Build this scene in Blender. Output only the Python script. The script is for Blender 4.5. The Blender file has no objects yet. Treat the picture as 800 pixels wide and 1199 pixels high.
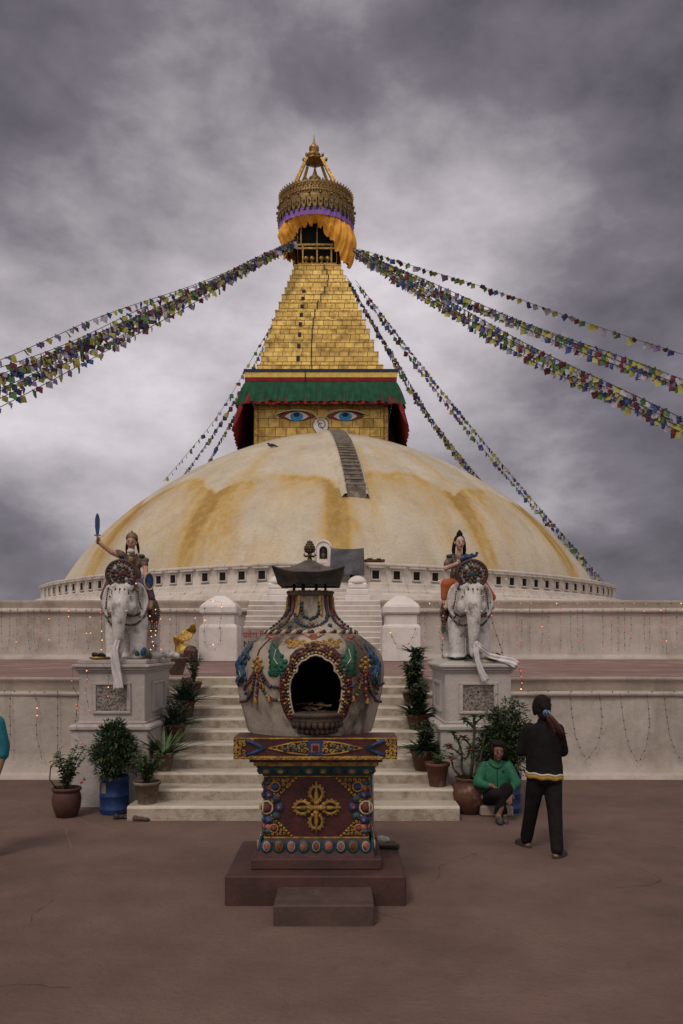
import bpy, bmesh, math, random
import numpy as np
from mathutils import Vector, Matrix, Euler, noise
R = math.radians; PI = math.pi
rnd = random.Random(7)
scene = bpy.context.scene
col = scene.collection
# ------------------------------------------------------------------ camera
F, H, CX, CY = 950.0, 2.1, 400.0, 755.0          # focal length in photo pixels, eye height, principal column, horizon row
cam_d = bpy.data.cameras.new('camera'); cam = bpy.data.objects.new('camera', cam_d); col.objects.link(cam)
cam.location = (0, 0, H); cam.rotation_euler = (PI/2, 0, 0)
cam_d.sensor_fit = 'VERTICAL'; cam_d.sensor_height = 36; cam_d.lens = 36*F/1199
cam_d.shift_y = (CY-599.5)/1199; cam_d.clip_end = 3000; cam_d.clip_start = 0.1
scene.camera = cam
# ------------------------------------------------------------------ sky
SUN_EL, SUN_AZ = 52, 205      # azimuth clockwise from +Y: the bright part of the cloud deck is behind the camera
world = bpy.data.worlds.new('World'); scene.world = world; world.use_nodes = True
wn, wl = world.node_tree.nodes, world.node_tree.links
wn.clear()
def N(t, **k):
    n = wn.new(t)
    for a, b in k.items(): setattr(n, a, b)
    return n
out = N('ShaderNodeOutputWorld')
sky = N('ShaderNodeTexSky', sky_type='NISHITA', sun_disc=False)
sky.sun_elevation = R(SUN_EL); sky.sun_rotation = R(SUN_AZ); sky.air_density = 1; sky.dust_density = 3
bsky = N('ShaderNodeBackground'); bsky.inputs[1].default_value = 0.05
wl.new(sky.outputs[0], bsky.inputs[0])
tc = N('ShaderNodeTexCoord')
sep = N('ShaderNodeSeparateXYZ'); wl.new(tc.outputs['Generated'], sep.inputs[0])
def wm(op, a, b=None, c=None, clamp=False):
    n = N('ShaderNodeMath', operation=op); n.use_clamp = clamp
    for i, v in enumerate((a, b, c)):
        if v is None: continue
        if isinstance(v, (int, float)): n.inputs[i].default_value = v
        else: wl.new(v, n.inputs[i])
    return n.outputs[0]
zc = wm('MAXIMUM', sep.outputs[2], 0.0)
comb = N('ShaderNodeCombineXYZ')
for i_, k_ in enumerate((1.0, 1.0, 1.75)): wl.new(wm('MULTIPLY', sep.outputs[i_], k_), comb.inputs[i_])
def wnoise(scale, det, rough, off, dist=0.0, stretch=(1,1,1)):
    mp = N('ShaderNodeMapping'); mp.inputs['Location'].default_value = off; mp.inputs['Scale'].default_value = stretch
    wl.new(comb.outputs[0], mp.inputs[0])
    n = N('ShaderNodeTexNoise'); n.inputs['Scale'].default_value = scale; n.inputs['Detail'].default_value = det
    n.inputs['Roughness'].default_value = rough; n.inputs['Distortion'].default_value = dist
    wl.new(mp.outputs[0], n.inputs[0]); return n.outputs[0]
n1 = wnoise(2.6, 9, 0.52, (3.1, 1.7, .4), 0.15)
n2 = wnoise(6.5, 10, 0.58, (7.7, 4.2, 1.3), 0.1)
def blob(px, py, lo, hi, amp):
    d = Vector(((px-CX)/F, 1, (CY-py)/F)).normalized()
    n = N('ShaderNodeVectorMath', operation='DOT_PRODUCT'); n.inputs[1].default_value = d
    wl.new(tc.outputs['Generated'], n.inputs[0])
    m = N('ShaderNodeMapRange', interpolation_type='SMOOTHSTEP')
    m.inputs[1].default_value = math.cos(R(hi)); m.inputs[2].default_value = math.cos(R(lo)); m.inputs[4].default_value = amp
    wl.new(n.outputs['Value'], m.inputs[0]); return m.outputs[0]
base = wm('MULTIPLY_ADD', n1, 0.95, -0.10)
base = wm('ADD', base, wm('MULTIPLY_ADD', n2, 0.62, -0.31))
for b in ((380, 210, 2, 20, .22), (120, 400, 2, 16, .16), (480, 330, 1, 13, .10), (700, 620, 2, 15, -.13), (740, 60, 3, 20, -.15),
          (100, 20, 3, 15, -.11), (10, 640, 1, 10, -.13), (780, 380, 2, 13, -.08), (90, 550, 2, 11, .10), (330, 470, 2, 14, .06), (620, 560, 1, 7, .03), (400, -80, 3, 17, -.16), (180, 560, 2, 9, .04)):
    base = wm('ADD', base, blob(*b))
zen = N('ShaderNodeMapRange', interpolation_type='SMOOTHSTEP')
for i, v in ((1, 0.66), (2, 0.95), (3, 0.0), (4, 1.0)): zen.inputs[i].default_value = v
wl.new(sep.outputs[2], zen.inputs[0])
beh = N('ShaderNodeMapRange', interpolation_type='SMOOTHSTEP')
for i, v in ((1, 0.1), (2, -0.75), (3, 0.0), (4, 1.0)): beh.inputs[i].default_value = v
wl.new(sep.outputs[1], beh.inputs[0])
cr = N('ShaderNodeValToRGB'); wl.new(base, cr.inputs[0])
e = cr.color_ramp.elements
e[0].position = -0.0; e[0].color = (0.060, 0.054, 0.066, 1)
e[1].position = 0.78; e[1].color = (0.64, 0.59, 0.62, 1)
m_ = e.new(0.28); m_.color = (0.165, 0.149, 0.174, 1); m_ = e.new(0.50); m_.color = (0.37, 0.338, 0.365, 1)
bc = N('ShaderNodeBackground'); wl.new(cr.outputs[0], bc.inputs[0])
bc.inputs[1].default_value = 1.06
# unseen sky overhead and behind the camera, brightened and warmed to light the walls
bz = N('ShaderNodeBackground'); bz.inputs[0].default_value = (0.46, 0.405, 0.35, 1)
wl.new(wm('ADD', wm('MULTIPLY', zen.outputs[0], 0.95), wm('MULTIPLY', beh.outputs[0], 0.80)), bz.inputs[1])
addw = N('ShaderNodeAddShader'); wl.new(bc.outputs[0], addw.inputs[0]); wl.new(bz.outputs[0], addw.inputs[1])
mixw = N('ShaderNodeMixShader'); mixw.inputs[0].default_value = 0.06
wl.new(addw.outputs[0], mixw.inputs[1]); wl.new(bsky.outputs[0], mixw.inputs[2]); wl.new(mixw.outputs[0], out.inputs[0])
# ------------------------------------------------------------------ sun behind the overcast
sd = bpy.data.lights.new('sun', 'SUN'); sd.energy = 1.05; sd.angle = R(13); sd.color = (1.0, 0.90, 0.78)
sun = bpy.data.objects.new('sun', sd); col.objects.link(sun)
sv = Vector((math.sin(R(SUN_AZ))*math.cos(R(SUN_EL)), math.cos(R(SUN_AZ))*math.cos(R(SUN_EL)), math.sin(R(SUN_EL))))
sun.rotation_euler = sv.to_track_quat('Z', 'Y').to_euler(); sun.location = sv*200
vs = scene.view_settings; vs.view_transform = 'Standard'; vs.look = 'None'; vs.exposure = 0.18; vs.gamma = 1; vs.use_curve_mapping = False

# ------------------------------------------------------------------ helpers
def P(px, py, D): return Vector(((px-CX)*D/F, D, H+(CY-py)*D/F))
def X_(px, D): return (px-CX)*D/F
def Z_(py, D): return H+(CY-py)*D/F

class MB:
    def __init__(s): s.v = []; s.f = []; s.m = []; s.s = []
    def add(s, vs, fs, mi=0, sm=False):
        b = len(s.v); s.v.extend([tuple(v) for v in vs])
        for f in fs: s.f.append(tuple(i+b for i in f)); s.m.append(mi); s.s.append(sm)
        return s
    def box(s, x0, x1, y0, y1, z0, z1, mi=0, bev=0.0, M=None):
        if bev <= 0:
            vs = [(x, y, z) for z in (z0, z1) for x, y in ((x0,y0),(x1,y0),(x1,y1),(x0,y1))]
            fs = [(3,2,1,0),(4,5,6,7),(0,1,5,4),(1,2,6,5),(2,3,7,6),(3,0,4,7)]
        else:
            b = bev; vs = []; 
            for z, i in ((z0, b), (z0+b, 0), (z1-b, 0), (z1, b)):
                vs += [(x0+i+ (b if i==0 else 0), y0+i, z), (x1-i-(b if i==0 else 0), y0+i, z), (x1-i, y0+i+(b if i==0 else 0), z), (x1-i, y1-i-(b if i==0 else 0), z),
                       (x1-i-(b if i==0 else 0), y1-i, z), (x0+i+(b if i==0 else 0), y1-i, z), (x0+i, y1-i-(b if i==0 else 0), z), (x0+i, y0+i+(b if i==0 else 0), z)]
            fs = [tuple(range(7,-1,-1)), tuple(range(24,32))]
            for k in range(3):
                for j in range(8): fs.append((k*8+j, k*8+(j+1)%8, k*8+8+(j+1)%8, k*8+8+j))
        if M is not None: vs = [M @ Vector(v) for v in vs]
        return s.add(vs, fs, mi)
    def lathe(s, prof, n=32, c=(0,0,0), mi=0, sm=True, M=None, cap=True, wob=None):
        vs = []
        for r, z in prof:
            for k in range(n):
                a = 2*PI*k/n; rr = r*(wob(a, z) if wob else 1)
                vs.append(Vector((c[0]+rr*math.cos(a), c[1]+rr*math.sin(a), c[2]+z)))
        if M is not None: vs = [M @ v for v in vs]
        fs = [(i*n+k, i*n+(k+1)%n, (i+1)*n+(k+1)%n, (i+1)*n+k) for i in range(len(prof)-1) for k in range(n)]
        if cap: fs.append(tuple(range(n-1,-1,-1))); fs.append(tuple((len(prof)-1)*n+k for k in range(n)))
        return s.add(vs, fs, mi, sm)
    def sph(s, c, r, nu=8, nv=5, mi=0, M=None, sm=True):
        if isinstance(r, (int, float)): r = (r, r, r)
        vs = [Vector((0,0,-r[2]))]
        for j in range(1, nv):
            t = -PI/2+PI*j/nv
            for k in range(nu):
                a = 2*PI*k/nu; vs.append(Vector((r[0]*math.cos(t)*math.cos(a), r[1]*math.cos(t)*math.sin(a), r[2]*math.sin(t))))
        vs.append(Vector((0,0,r[2])))
        fs = [(0, 1+(k+1)%nu, 1+k) for k in range(nu)]
        for j in range(nv-2):
            for k in range(nu): fs.append((1+j*nu+k, 1+j*nu+(k+1)%nu, 1+(j+1)*nu+(k+1)%nu, 1+(j+1)*nu+k))
        L = len(vs)-1; o = 1+(nv-2)*nu
        fs += [(o+k, o+(k+1)%nu, L) for k in range(nu)]
        if M is not None: vs = [M.to_3x3() @ v for v in vs]
        c = Vector(c)
        return s.add([v+c for v in vs], fs, mi, sm)
    def tube(s, pts, r, n=6, mi=0, sm=True, closed=False):
        pts = [Vector(p) for p in pts]; m = len(pts)
        rs = r if isinstance(r, (list, tuple)) else [r]*m
        vs = []; up = None
        for i, p in enumerate(pts):
            if closed: t = pts[(i+1)%m]-pts[i-1]
            else: t = pts[min(i+1, m-1)]-pts[max(i-1, 0)]
            t = t.normalized() if t.length > 1e-9 else Vector((0,0,1))
            if up is None: up = t.orthogonal().normalized()
            up = (up - t*up.dot(t)); up = up.normalized() if up.length > 1e-6 else t.orthogonal().normalized()
            w = t.cross(up)
            for k in range(n):
                a = 2*PI*k/n; vs.append(p+(up*math.cos(a)+w*math.sin(a))*rs[i])
        q = m if closed else m-1
        fs = [(i*n+k, i*n+(k+1)%n, ((i+1)%m)*n+(k+1)%n, ((i+1)%m)*n+k) for i in range(q) for k in range(n)]
        if not closed: fs.append(tuple(range(n-1,-1,-1))); fs.append(tuple((m-1)*n+k for k in range(n)))
        return s.add(vs, fs, mi, sm)
    def prism(s, poly, y0, y1, mi=0, ms=None):
        """poly in (x,z), from y0 (front) to y1"""
        n = len(poly); vs = [(x, y0, z) for x, z in poly]+[(x, y1, z) for x, z in poly]
        fs = [tuple(range(n)), tuple(range(2*n-1, n-1, -1))]
        s.add(vs, fs, mi); b = len(s.v)-2*n
        for k in range(n): s.f.append((b+(k+1)%n, b+k, b+n+k, b+n+(k+1)%n)); s.m.append(mi if ms is None else ms); s.s.append(False)
        return s
    def sheet(s, grid, mi=0, sm=True):
        a = len(grid); b = len(grid[0]); vs = [p for row in grid for p in row]
        return s.add(vs, [(i*b+j, i*b+j+1, (i+1)*b+j+1, (i+1)*b+j) for i in range(a-1) for j in range(b-1)], mi, sm)
    def thick(s, grid, t, mi=0, sm=True):
        """closed thin solid from a grid of points"""
        G = [[Vector(p) for p in row] for row in grid]; a = len(G); b = len(G[0]); top = []; bot = []
        for i in range(a):
            for j in range(b):
                du = G[min(i+1,a-1)][j]-G[max(i-1,0)][j]; dv = G[i][min(j+1,b-1)]-G[i][max(j-1,0)]
                n = du.cross(dv); n = n.normalized() if n.length > 1e-9 else Vector((0,0,1))
                top.append(G[i][j]+n*t/2); bot.append(G[i][j]-n*t/2)
        o = a*b
        fs = [(i*b+j, (i+1)*b+j, (i+1)*b+j+1, i*b+j+1) for i in range(a-1) for j in range(b-1)]
        fs += [(o+i*b+j, o+i*b+j+1, o+(i+1)*b+j+1, o+(i+1)*b+j) for i in range(a-1) for j in range(b-1)]
        rim = [j for j in range(b)]+[i*b+b-1 for i in range(1,a)]+[(a-1)*b+j for j in range(b-2,-1,-1)]+[i*b for i in range(a-2,0,-1)]
        fs += [(rim[k], rim[(k+1)%len(rim)], o+rim[(k+1)%len(rim)], o+rim[k]) for k in range(len(rim))]
        return s.add(top+bot, fs, mi, sm)
    def mesh(s, name, mats):
        me = bpy.data.meshes.new(name); me.from_pydata(s.v, [], s.f)
        for m in (mats if isinstance(mats, (list, tuple)) else [mats]): me.materials.append(m)
        me.polygons.foreach_set('material_index', s.m); me.polygons.foreach_set('use_smooth', s.s)
        me.update(); return me
    def obj(s, name, mats, parent=None, loc=None):
        o = bpy.data.objects.new(name, s.mesh(name, mats)); col.objects.link(o)
        if parent is not None: o.parent = parent
        if loc is not None: o.location = loc
        return o
    def loft(s, secs, n=32, mi=0):
        """closed body through elliptical sections (x, y, z, rx, ry)"""
        vs = [Vector((x+rx*math.cos(2*PI*k/n), y+ry*math.sin(2*PI*k/n), z)) for x, y, z, rx, ry in secs for k in range(n)]
        fs = [(i*n+k, i*n+(k+1)%n, (i+1)*n+(k+1)%n, (i+1)*n+k) for i in range(len(secs)-1) for k in range(n)]
        fs += [tuple(range(n-1,-1,-1)), tuple((len(secs)-1)*n+k for k in range(n))]
        return s.add(vs, fs, mi, True)

def tag(o, label=None, cat=None, group=None, kind=None):
    if label: o['label'] = label
    if cat: o['category'] = cat
    if group: o['group'] = group
    if kind: o['kind'] = kind
    return o
def thing(name, label, cat, loc=(0,0,0), rz=0, group=None):
    o = bpy.data.objects.new(name, None); col.objects.link(o); o.location = loc; o.rotation_euler = (0,0,rz); o.empty_display_size = .2
    return tag(o, label, cat, group)
def dup(root, loc=None, label=None):
    r = root.copy(); col.objects.link(r)
    if loc is not None: r.location = loc
    if label: r['label'] = label
    for ch in list(root.children):
        c = ch.copy(); col.objects.link(c); c.parent = r
        for g in ch.children: d = g.copy(); col.objects.link(d); d.parent = c
    return r
def remeshed(mb, name, mats, voxel, smooth=3, parent=None, loc=None, lap=0):
    """union of overlapping shapes as one continuous surface"""
    o = mb.obj(name+'_raw', mats)
    m = o.modifiers.new('r', 'REMESH'); m.mode = 'VOXEL'; m.voxel_size = voxel; m.use_smooth_shade = True
    if smooth: m = o.modifiers.new('s', 'SMOOTH'); m.factor = .5; m.iterations = smooth
    dg = bpy.context.evaluated_depsgraph_get(); dg.update()
    me = bpy.data.meshes.new_from_object(o.evaluated_get(dg)); me.name = name
    old = o.data; bpy.data.objects.remove(o); bpy.data.meshes.remove(old)
    if not me.materials:
        for m in (mats if isinstance(mats, (list, tuple)) else [mats]): me.materials.append(m)
    me.polygons.foreach_set('use_smooth', [True]*len(me.polygons))
    q = bpy.data.objects.new(name, me); col.objects.link(q)
    if parent is not None: q.parent = parent
    if loc is not None: q.location = loc
    return q

# ------------------------------------------------------------------ materials
def mat(name, c1, c2=None, scale=4.0, rough=.8, metal=0.0, bump=0.0, bscale=30.0, c3=None, s3=1.0, t3=(.5,.62), stretch=(1,1,1), coord='Object', spec=.35, fine=0.0, detail=6, emit=None):
    m = bpy.data.materials.new(name); m.use_nodes = True; nt = m.node_tree; n = nt.nodes; l = nt.links
    b = n['Principled BSDF']; b.inputs['Roughness'].default_value = rough; b.inputs['Metallic'].default_value = metal
    b.inputs['Specular IOR Level'].default_value = spec
    c4 = lambda c: (c[0], c[1], c[2], 1)
    b.inputs['Base Color'].default_value = c4(c1)
    if emit: b.inputs['Emission Color'].default_value = c4(c1); b.inputs['Emission Strength'].default_value = emit
    tcn = n.new('ShaderNodeTexCoord'); mp = n.new('ShaderNodeMapping'); mp.inputs['Scale'].default_value = stretch
    l.new(tcn.outputs[coord], mp.inputs[0])
    def nz(sc, det=6, ro=.6):
        t = n.new('ShaderNodeTexNoise'); t.inputs['Scale'].default_value = sc; t.inputs['Detail'].default_value = det; t.inputs['Roughness'].default_value = ro
        l.new(mp.outputs[0], t.inputs[0]); return t.outputs[0]
    cur = None
    def mr(src, a, bb):
        r = n.new('ShaderNodeMapRange'); r.interpolation_type = 'SMOOTHSTEP'; r.inputs[1].default_value = a; r.inputs[2].default_value = bb; l.new(src, r.inputs[0]); return r.outputs[0]
    if c2 is not None:
        mx = n.new('ShaderNodeMix'); mx.data_type = 'RGBA'; l.new(mr(nz(scale, detail), .35, .65), mx.inputs[0])
        mx.inputs[6].default_value = c4(c1); mx.inputs[7].default_value = c4(c2); cur = mx.outputs[2]
    if c3 is not None:
        mx = n.new('ShaderNodeMix'); mx.data_type = 'RGBA'; l.new(mr(nz(s3, 8, .65), *t3), mx.inputs[0])
        if cur is not None: l.new(cur, mx.inputs[6])
        else: mx.inputs[6].default_value = c4(c1)
        mx.inputs[7].default_value = c4(c3); cur = mx.outputs[2]
    if fine:
        mx = n.new('ShaderNodeMix'); mx.data_type = 'RGBA'; mx.blend_type = 'MULTIPLY'; mx.inputs[0].default_value = 1
        r = n.new('ShaderNodeMapRange'); r.inputs[3].default_value = 1-fine; r.inputs[4].default_value = 1+fine; l.new(nz(bscale*1.3, 5, .7), r.inputs[0])
        if cur is not None: l.new(cur, mx.inputs[6])
        else: mx.inputs[6].default_value = c4(c1)
        l.new(r.outputs[0], mx.inputs[7]); cur = mx.outputs[2]
    if cur is not None: l.new(cur, b.inputs['Base Color'])
    if bump:
        bp = n.new('ShaderNodeBump'); bp.inputs['Strength'].default_value = bump; bp.inputs['Distance'].default_value = .02
        l.new(nz(bscale, 8, .65), bp.inputs['Height']); l.new(bp.outputs[0], b.inputs['Normal'])
    m['_b'] = 1
    return m

def whitewash(name, base=(.56,.50,.46), grime=(.27,.225,.19), amt=(.50,.74), streak=True, bscale=6.0, gs=.55, spk=.45):
    """limewashed masonry: patches of wear, thin vertical run marks, hand-trowelled unevenness"""
    m = bpy.data.materials.new(name); m.use_nodes = True; nt = m.node_tree; n = nt.nodes; l = nt.links
    b = n['Principled BSDF']; b.inputs['Roughness'].default_value = .9; b.inputs['Specular IOR Level'].default_value = .2
    g = n.new('ShaderNodeNewGeometry')
    def nz(sc, st=(1,1,1), det=7, ro=.62):
        mp = n.new('ShaderNodeMapping'); mp.inputs['Scale'].default_value = st; l.new(g.outputs['Position'], mp.inputs[0])
        t = n.new('ShaderNodeTexNoise'); t.inputs['Scale'].default_value = sc; t.inputs['Detail'].default_value = det; t.inputs['Roughness'].default_value = ro
        l.new(mp.outputs[0], t.inputs[0]); return t.outputs[0]
    def mr(src, a, bb, c=0., d=1.):
        r = n.new('ShaderNodeMapRange'); r.interpolation_type = 'SMOOTHSTEP'
        for i, v in ((1,a),(2,bb),(3,c),(4,d)): r.inputs[i].default_value = v
        l.new(src, r.inputs[0]); return r.outputs[0]
    def mix(f, a, bcol, bt='MIX'):
        mx = n.new('ShaderNodeMix'); mx.data_type = 'RGBA'; mx.blend_type = bt
        if isinstance(f, float): mx.inputs[0].default_value = f
        else: l.new(f, mx.inputs[0])
        for i, v in ((6, a), (7, bcol)):
            if isinstance(v, tuple): mx.inputs[i].default_value = (*v, 1)
            else: l.new(v, mx.inputs[i])
        return mx.outputs[2]
    c = mix(mr(nz(1.3), .35, .7), base, tuple(v*.84 for v in base))
    c = mix(mr(nz(gs, det=9, ro=.7), *amt, 0., .8), c, grime)
    if streak: c = mix(mr(nz(3.0, (1,1,.14)), .52, .78, 0., .55), c, tuple(v*.8 for v in grime))
    c = mix(mr(nz(22, det=5, ro=.75), .55, .72, 0., spk), c, grime)
    l.new(c, b.inputs['Base Color'])
    bp = n.new('ShaderNodeBump'); bp.inputs['Strength'].default_value = .55; bp.inputs['Distance'].default_value = .03
    l.new(nz(bscale, det=9, ro=.6), bp.inputs['Height']); l.new(bp.outputs[0], b.inputs['Normal'])
    return m

M = {}
M['ground'] = whitewash('plaza_ground', (.155,.100,.083), (.082,.054,.046), (.38,.70), False, 22, .5, .6)
M['floor'] = mat('terrace_floor', (.21,.125,.105), (.16,.10,.088), .6, .9, bump=.3, bscale=14, c3=(.29,.22,.19), s3=.9, t3=(.5,.7), fine=.2)
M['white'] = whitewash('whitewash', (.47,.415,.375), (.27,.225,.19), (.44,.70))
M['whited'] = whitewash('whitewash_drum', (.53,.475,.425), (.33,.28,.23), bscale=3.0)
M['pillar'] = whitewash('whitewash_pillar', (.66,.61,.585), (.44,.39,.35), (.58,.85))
M['ledge'] = whitewash('ledge_plaster', (.36,.30,.25), (.20,.16,.13), (.42,.7))
M['step'] = whitewash('step_plaster', (.42,.37,.31), (.25,.205,.16), (.46,.72), bscale=14, gs=2.2, spk=.7)
M['riser'] = whitewash('riser_plaster', (.43,.37,.30), (.19,.15,.11), (.42,.66), bscale=16, gs=4.5, spk=.85)
M['nosing'] = whitewash('worn_highlit_nosing', (.53,.475,.40), (.36,.30,.24), (.5,.75), bscale=14, gs=3)  # worn step edge, its bright highlight put into the colour
M['pedest'] = whitewash('pedestal_plaster', (.43,.39,.37), (.27,.235,.215), (.5,.76), bscale=10)
M['dark'] = mat('dark_recess', (.012,.010,.010), rough=1)
M['wire'] = mat('wire', (.03,.028,.026), rough=.7)
M['bulb'] = mat('bulb_off', (.10,.035,.03), rough=.3, spec=.6)
M['bulb_g'] = mat('bulb_dark', (.03,.035,.03), rough=.3, spec=.6)
M['bulb_on'] = mat('bulb_lit', (1.0,.42,.16), rough=.4, emit=1.6)
M['bulb_pink'] = mat('bulb_lit_red', (1.0,.16,.12), rough=.4, emit=.55)
# ================================================================== setting
# plaza ground: one sheet to the horizon, gently uneven near the camera
g = []
xs = [-900,-300,-100,-40,-20]+[-12+.6*i for i in range(41)]+[20,40,100,300,900]
ys = [-60,-20,-5]+[.5*i for i in range(0,32)]+[20,30,60,150,400,1500]
for y in ys:
    g.append([(x, y, (.004*noise.noise(Vector((x*.35, y*.35, 0))) if 3 < y < 12.5 and abs(x) < 12 else 0)) for x in xs])
mb = MB(); mb.sheet(g); tag(mb.obj('plaza_ground', M['ground']), kind='structure')
# old cement seams and a darker repaired patch are real thin inlays
mt_seam = mat('pale_mortar', (.20,.155,.135), (.13,.095,.085), 9, .9)
mt_crack = mat('ground_crack', (.045,.030,.026), rough=1)
rc = random.Random(21); mb = MB()
for k in range(11):
    x, y = rc.uniform(-5, 5), rc.uniform(4.2, 9.5); a = rc.uniform(0, 2*PI); L = []; Rr = []
    for i in range(rc.randrange(9, 26)):
        a += rc.uniform(-.45, .45); x += .07*math.cos(a); y += .07*math.sin(a); w = rc.uniform(.0008, .0026); n_ = Vector((-math.sin(a), math.cos(a)))*w
        L.append((x-n_.x, y-n_.y, .0058)); Rr.append((x+n_.x, y+n_.y, .0058))
    mb.sheet([L, Rr])
tag(mb.obj('ground_crack', mt_crack), kind='structure')
mb = MB()
for pts in ([(2.6,9.2),(3.3,8.6),(3.9,7.9),(4.1,7.2)], [(-4.2,10.6),(-3.2,9.3),(-2.7,8.2)], [(2.2,10.9),(3.6,10.2),(5.4,9.9)]):
    L = []; Rr = []
    for i in range(len(pts)-1):
        a, b = Vector(pts[i]), Vector(pts[i+1])
        for k in range(8):
            q = a.lerp(b, k/8); w = .007+.006*noise.noise(Vector((q.x*5, q.y*5, 2))); o = .05*noise.noise(Vector((q.x*2, q.y*2, 9)))
            L.append((q.x-w+o, q.y, .0062)); Rr.append((q.x+w+o, q.y, .0062))
    mb.sheet([L, Rr])
tag(mb.obj('ground_seam', mt_seam), kind='structure')

SX0, SX1 = -2.50, 1.27            # stair width between the statue pedestals
TZ, WD = 1.57, 12.7               # terrace height and distance of the lower wall
W2, T2 = 29.6, 3.72               # distance and height of the second wall
# terrace floors
mb = MB()
def edge_front(x0, x1, y, z, n, amp=.01, zz=None): pass
mb.box(-70, SX0, WD+.13, W2+.4, TZ-.25, TZ); mb.box(SX0, SX1, 13.62, W2+.4, TZ-.25, TZ); mb.box(SX1, 70, WD+.13, W2+.4, TZ-.25, TZ)
tag(mb.obj('terrace_floor', M['floor']), kind='structure')
mb = MB(); mb.box(-70, -3.45, W2+.5, 90, T2-.3, T2-.04); mb.box(1.5, 70, W2+.5, 90, T2-.3, T2-.04); mb.box(-3.45, 1.5, W2+.6, 90, T2-.3, T2-.04)
tag(mb.obj('upper_terrace_floor', M['whited']), kind='structure')

def rough_wall(mb, x0, x1, prof, n, amp, mi=0, flip=False, seed=0):
    """extrude a (y,z) profile along x with hand-plastered unevenness"""
    rows = []
    for (y, z) in prof:
        rows.append([(x0+(x1-x0)*i/n, y+amp*noise.noise(Vector(((x0+(x1-x0)*i/n)*.7, z*1.3, seed))), z+.5*amp*noise.noise(Vector(((x0+(x1-x0)*i/n)*.45, z*.2+3, seed+5)))) for i in range(n+1)])
    mb.sheet(rows, mi, True)
def bead(y, z, r, k=6):
    return [(y-r*math.sin(PI*i/k), z-r*math.cos(PI*i/k)) for i in range(k+1)]
def lower_wall(x0, x1, label):
    t = thing('terrace_wall', label, 'wall', ((x0+x1)/2, WD, 0)); ox = (x0+x1)/2
    mb = MB(); rough_wall(mb, x0-ox, x1-ox, [(-.09,-.1),(-.08,.05),(-.03,.075),(0,.1),(0,.4),(0,.75),(0,1.1),(0,1.285)], 160, .034)
    mb.box(x0-ox, x1-ox, .05, .35, 0, 1.28); mb.obj('wall_face', M['white'], t)
    mb = MB(); rough_wall(mb, x0-ox, x1-ox, [(.0,1.28)]+bead(.0,1.325,.042)+[(.02,1.375)], 160, .022, seed=3); mb.obj('moulding', M['white'], t)
    mb = MB(); rough_wall(mb, x0-ox, x1-ox, [(.03,1.36),(.03,1.45),(.02,1.52),(.0,1.545),(-.005,1.575),(.03,1.592),(.14,1.59),(.16,1.5)], 160, .022, seed=8); mb.obj('coping', M['ledge'], t)
lower_wall(-40, SX0-.0, 'low whitewashed terrace wall with moulding, left of the bottom stairs')
lower_wall(SX1+.0, 40, 'low whitewashed terrace wall with moulding, right of the bottom stairs behind the standing woman')
def upper_wall(x0, x1, label):
    ox = (x0+x1)/2; t = thing('terrace_wall', label, 'wall', (ox, W2, TZ))
    mb = MB(); rough_wall(mb, x0-ox, x1-ox, [(-.10,-.05),(-.09,.09),(-.02,.13),(0,.2),(0,.7),(0,1.2),(0,1.62),(-.03,1.68)], 180, .06, seed=20)
    mb.box(x0-ox, x1-ox, .1, .5, 0, 1.7); mb.obj('wall_face', M['white'], t)
    mb = MB(); rough_wall(mb, x0-ox, x1-ox, [(-.03,1.67)]+bead(-.03,1.765,.09)+[(.0,1.87)], 180, .04, seed=23); mb.obj('moulding', M['white'], t)
    mb = MB(); rough_wall(mb, x0-ox, x1-ox, [(.0,1.86),(.0,2.0),(-.02,2.09),(.0,2.15),(.5,2.16),(.9,2.12)], 180, .05, seed=28); mb.obj('coping', M['ledge'], t)
upper_wall(-60, -3.35, 'long whitewashed upper terrace wall with strings of lights, left of the upper stairs')
upper_wall(1.4, 60, 'long whitewashed upper terrace wall with strings of lights, right of the upper stairs')

# bottom stairs: 11 steps, worn nosings with an edge highlight in their colour
def stairs(name, label, x0f, x1f, y0, z0, n, rises, tread, yend, m, amp=.012, group=None):
    t = thing(name, label, 'stairs', (0, y0, z0)); z = 0
    for k in range(n):
        r = rises(k); ya = tread*k; z1 = z+r; xa, xb = x0f(k), x1f(k); ye = yend-y0 if k == n-1 else tread*(k+1)+.03
        mb = MB(); nx = 40; rows = []
        prof = [(0,z-.02),(0,z+.3*r),(0,z1-.03),(.004,z1-.012),(.014,z1-.003),(.04,z1),(.5*(ye-ya),z1),(ye-ya,z1)]
        for (yy, zz) in prof:
            rows.append([(xa+(xb-xa)*i/nx, ya+yy+(amp*noise.noise(Vector(((xa+(xb-xa)*i/nx)*2.1, k*3.7, zz*4))) if yy < .05 else 0),
                          zz+.35*amp*noise.noise(Vector(((xa+(xb-xa)*i/nx)*1.7, k*5.1, yy*2)))) for i in range(nx+1)])
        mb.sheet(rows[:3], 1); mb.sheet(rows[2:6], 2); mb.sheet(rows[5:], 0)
        for X in (xa, xb):    # returns
            mb.add([(X,ya,z-.02),(X,ye,z-.02),(X,ye,z1),(X,ya+.01,z1)], [(0,1,2,3)])
        mb.obj('step', m, t); z = z1
    return t
LX = [-2.56,-2.40,-2.505,-2.505,-2.505,-2.505,-2.505,-2.505,-2.505,-2.505,-2.505]
RX = [1.41,1.40]+[1.275]*9
stairs('staircase', 'bottom flight of worn pale plaster steps behind the incense burner', lambda k: LX[k], lambda k: RX[k], 9.68, 0, 11, lambda k: .17 if k == 0 else .14, .392, 13.66, [M['step'], M['riser'], M['nosing']])
mb = MB(); mb.box(SX0+.02, SX1-.02, 10.5, 12.68, 0, .25); 
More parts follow.
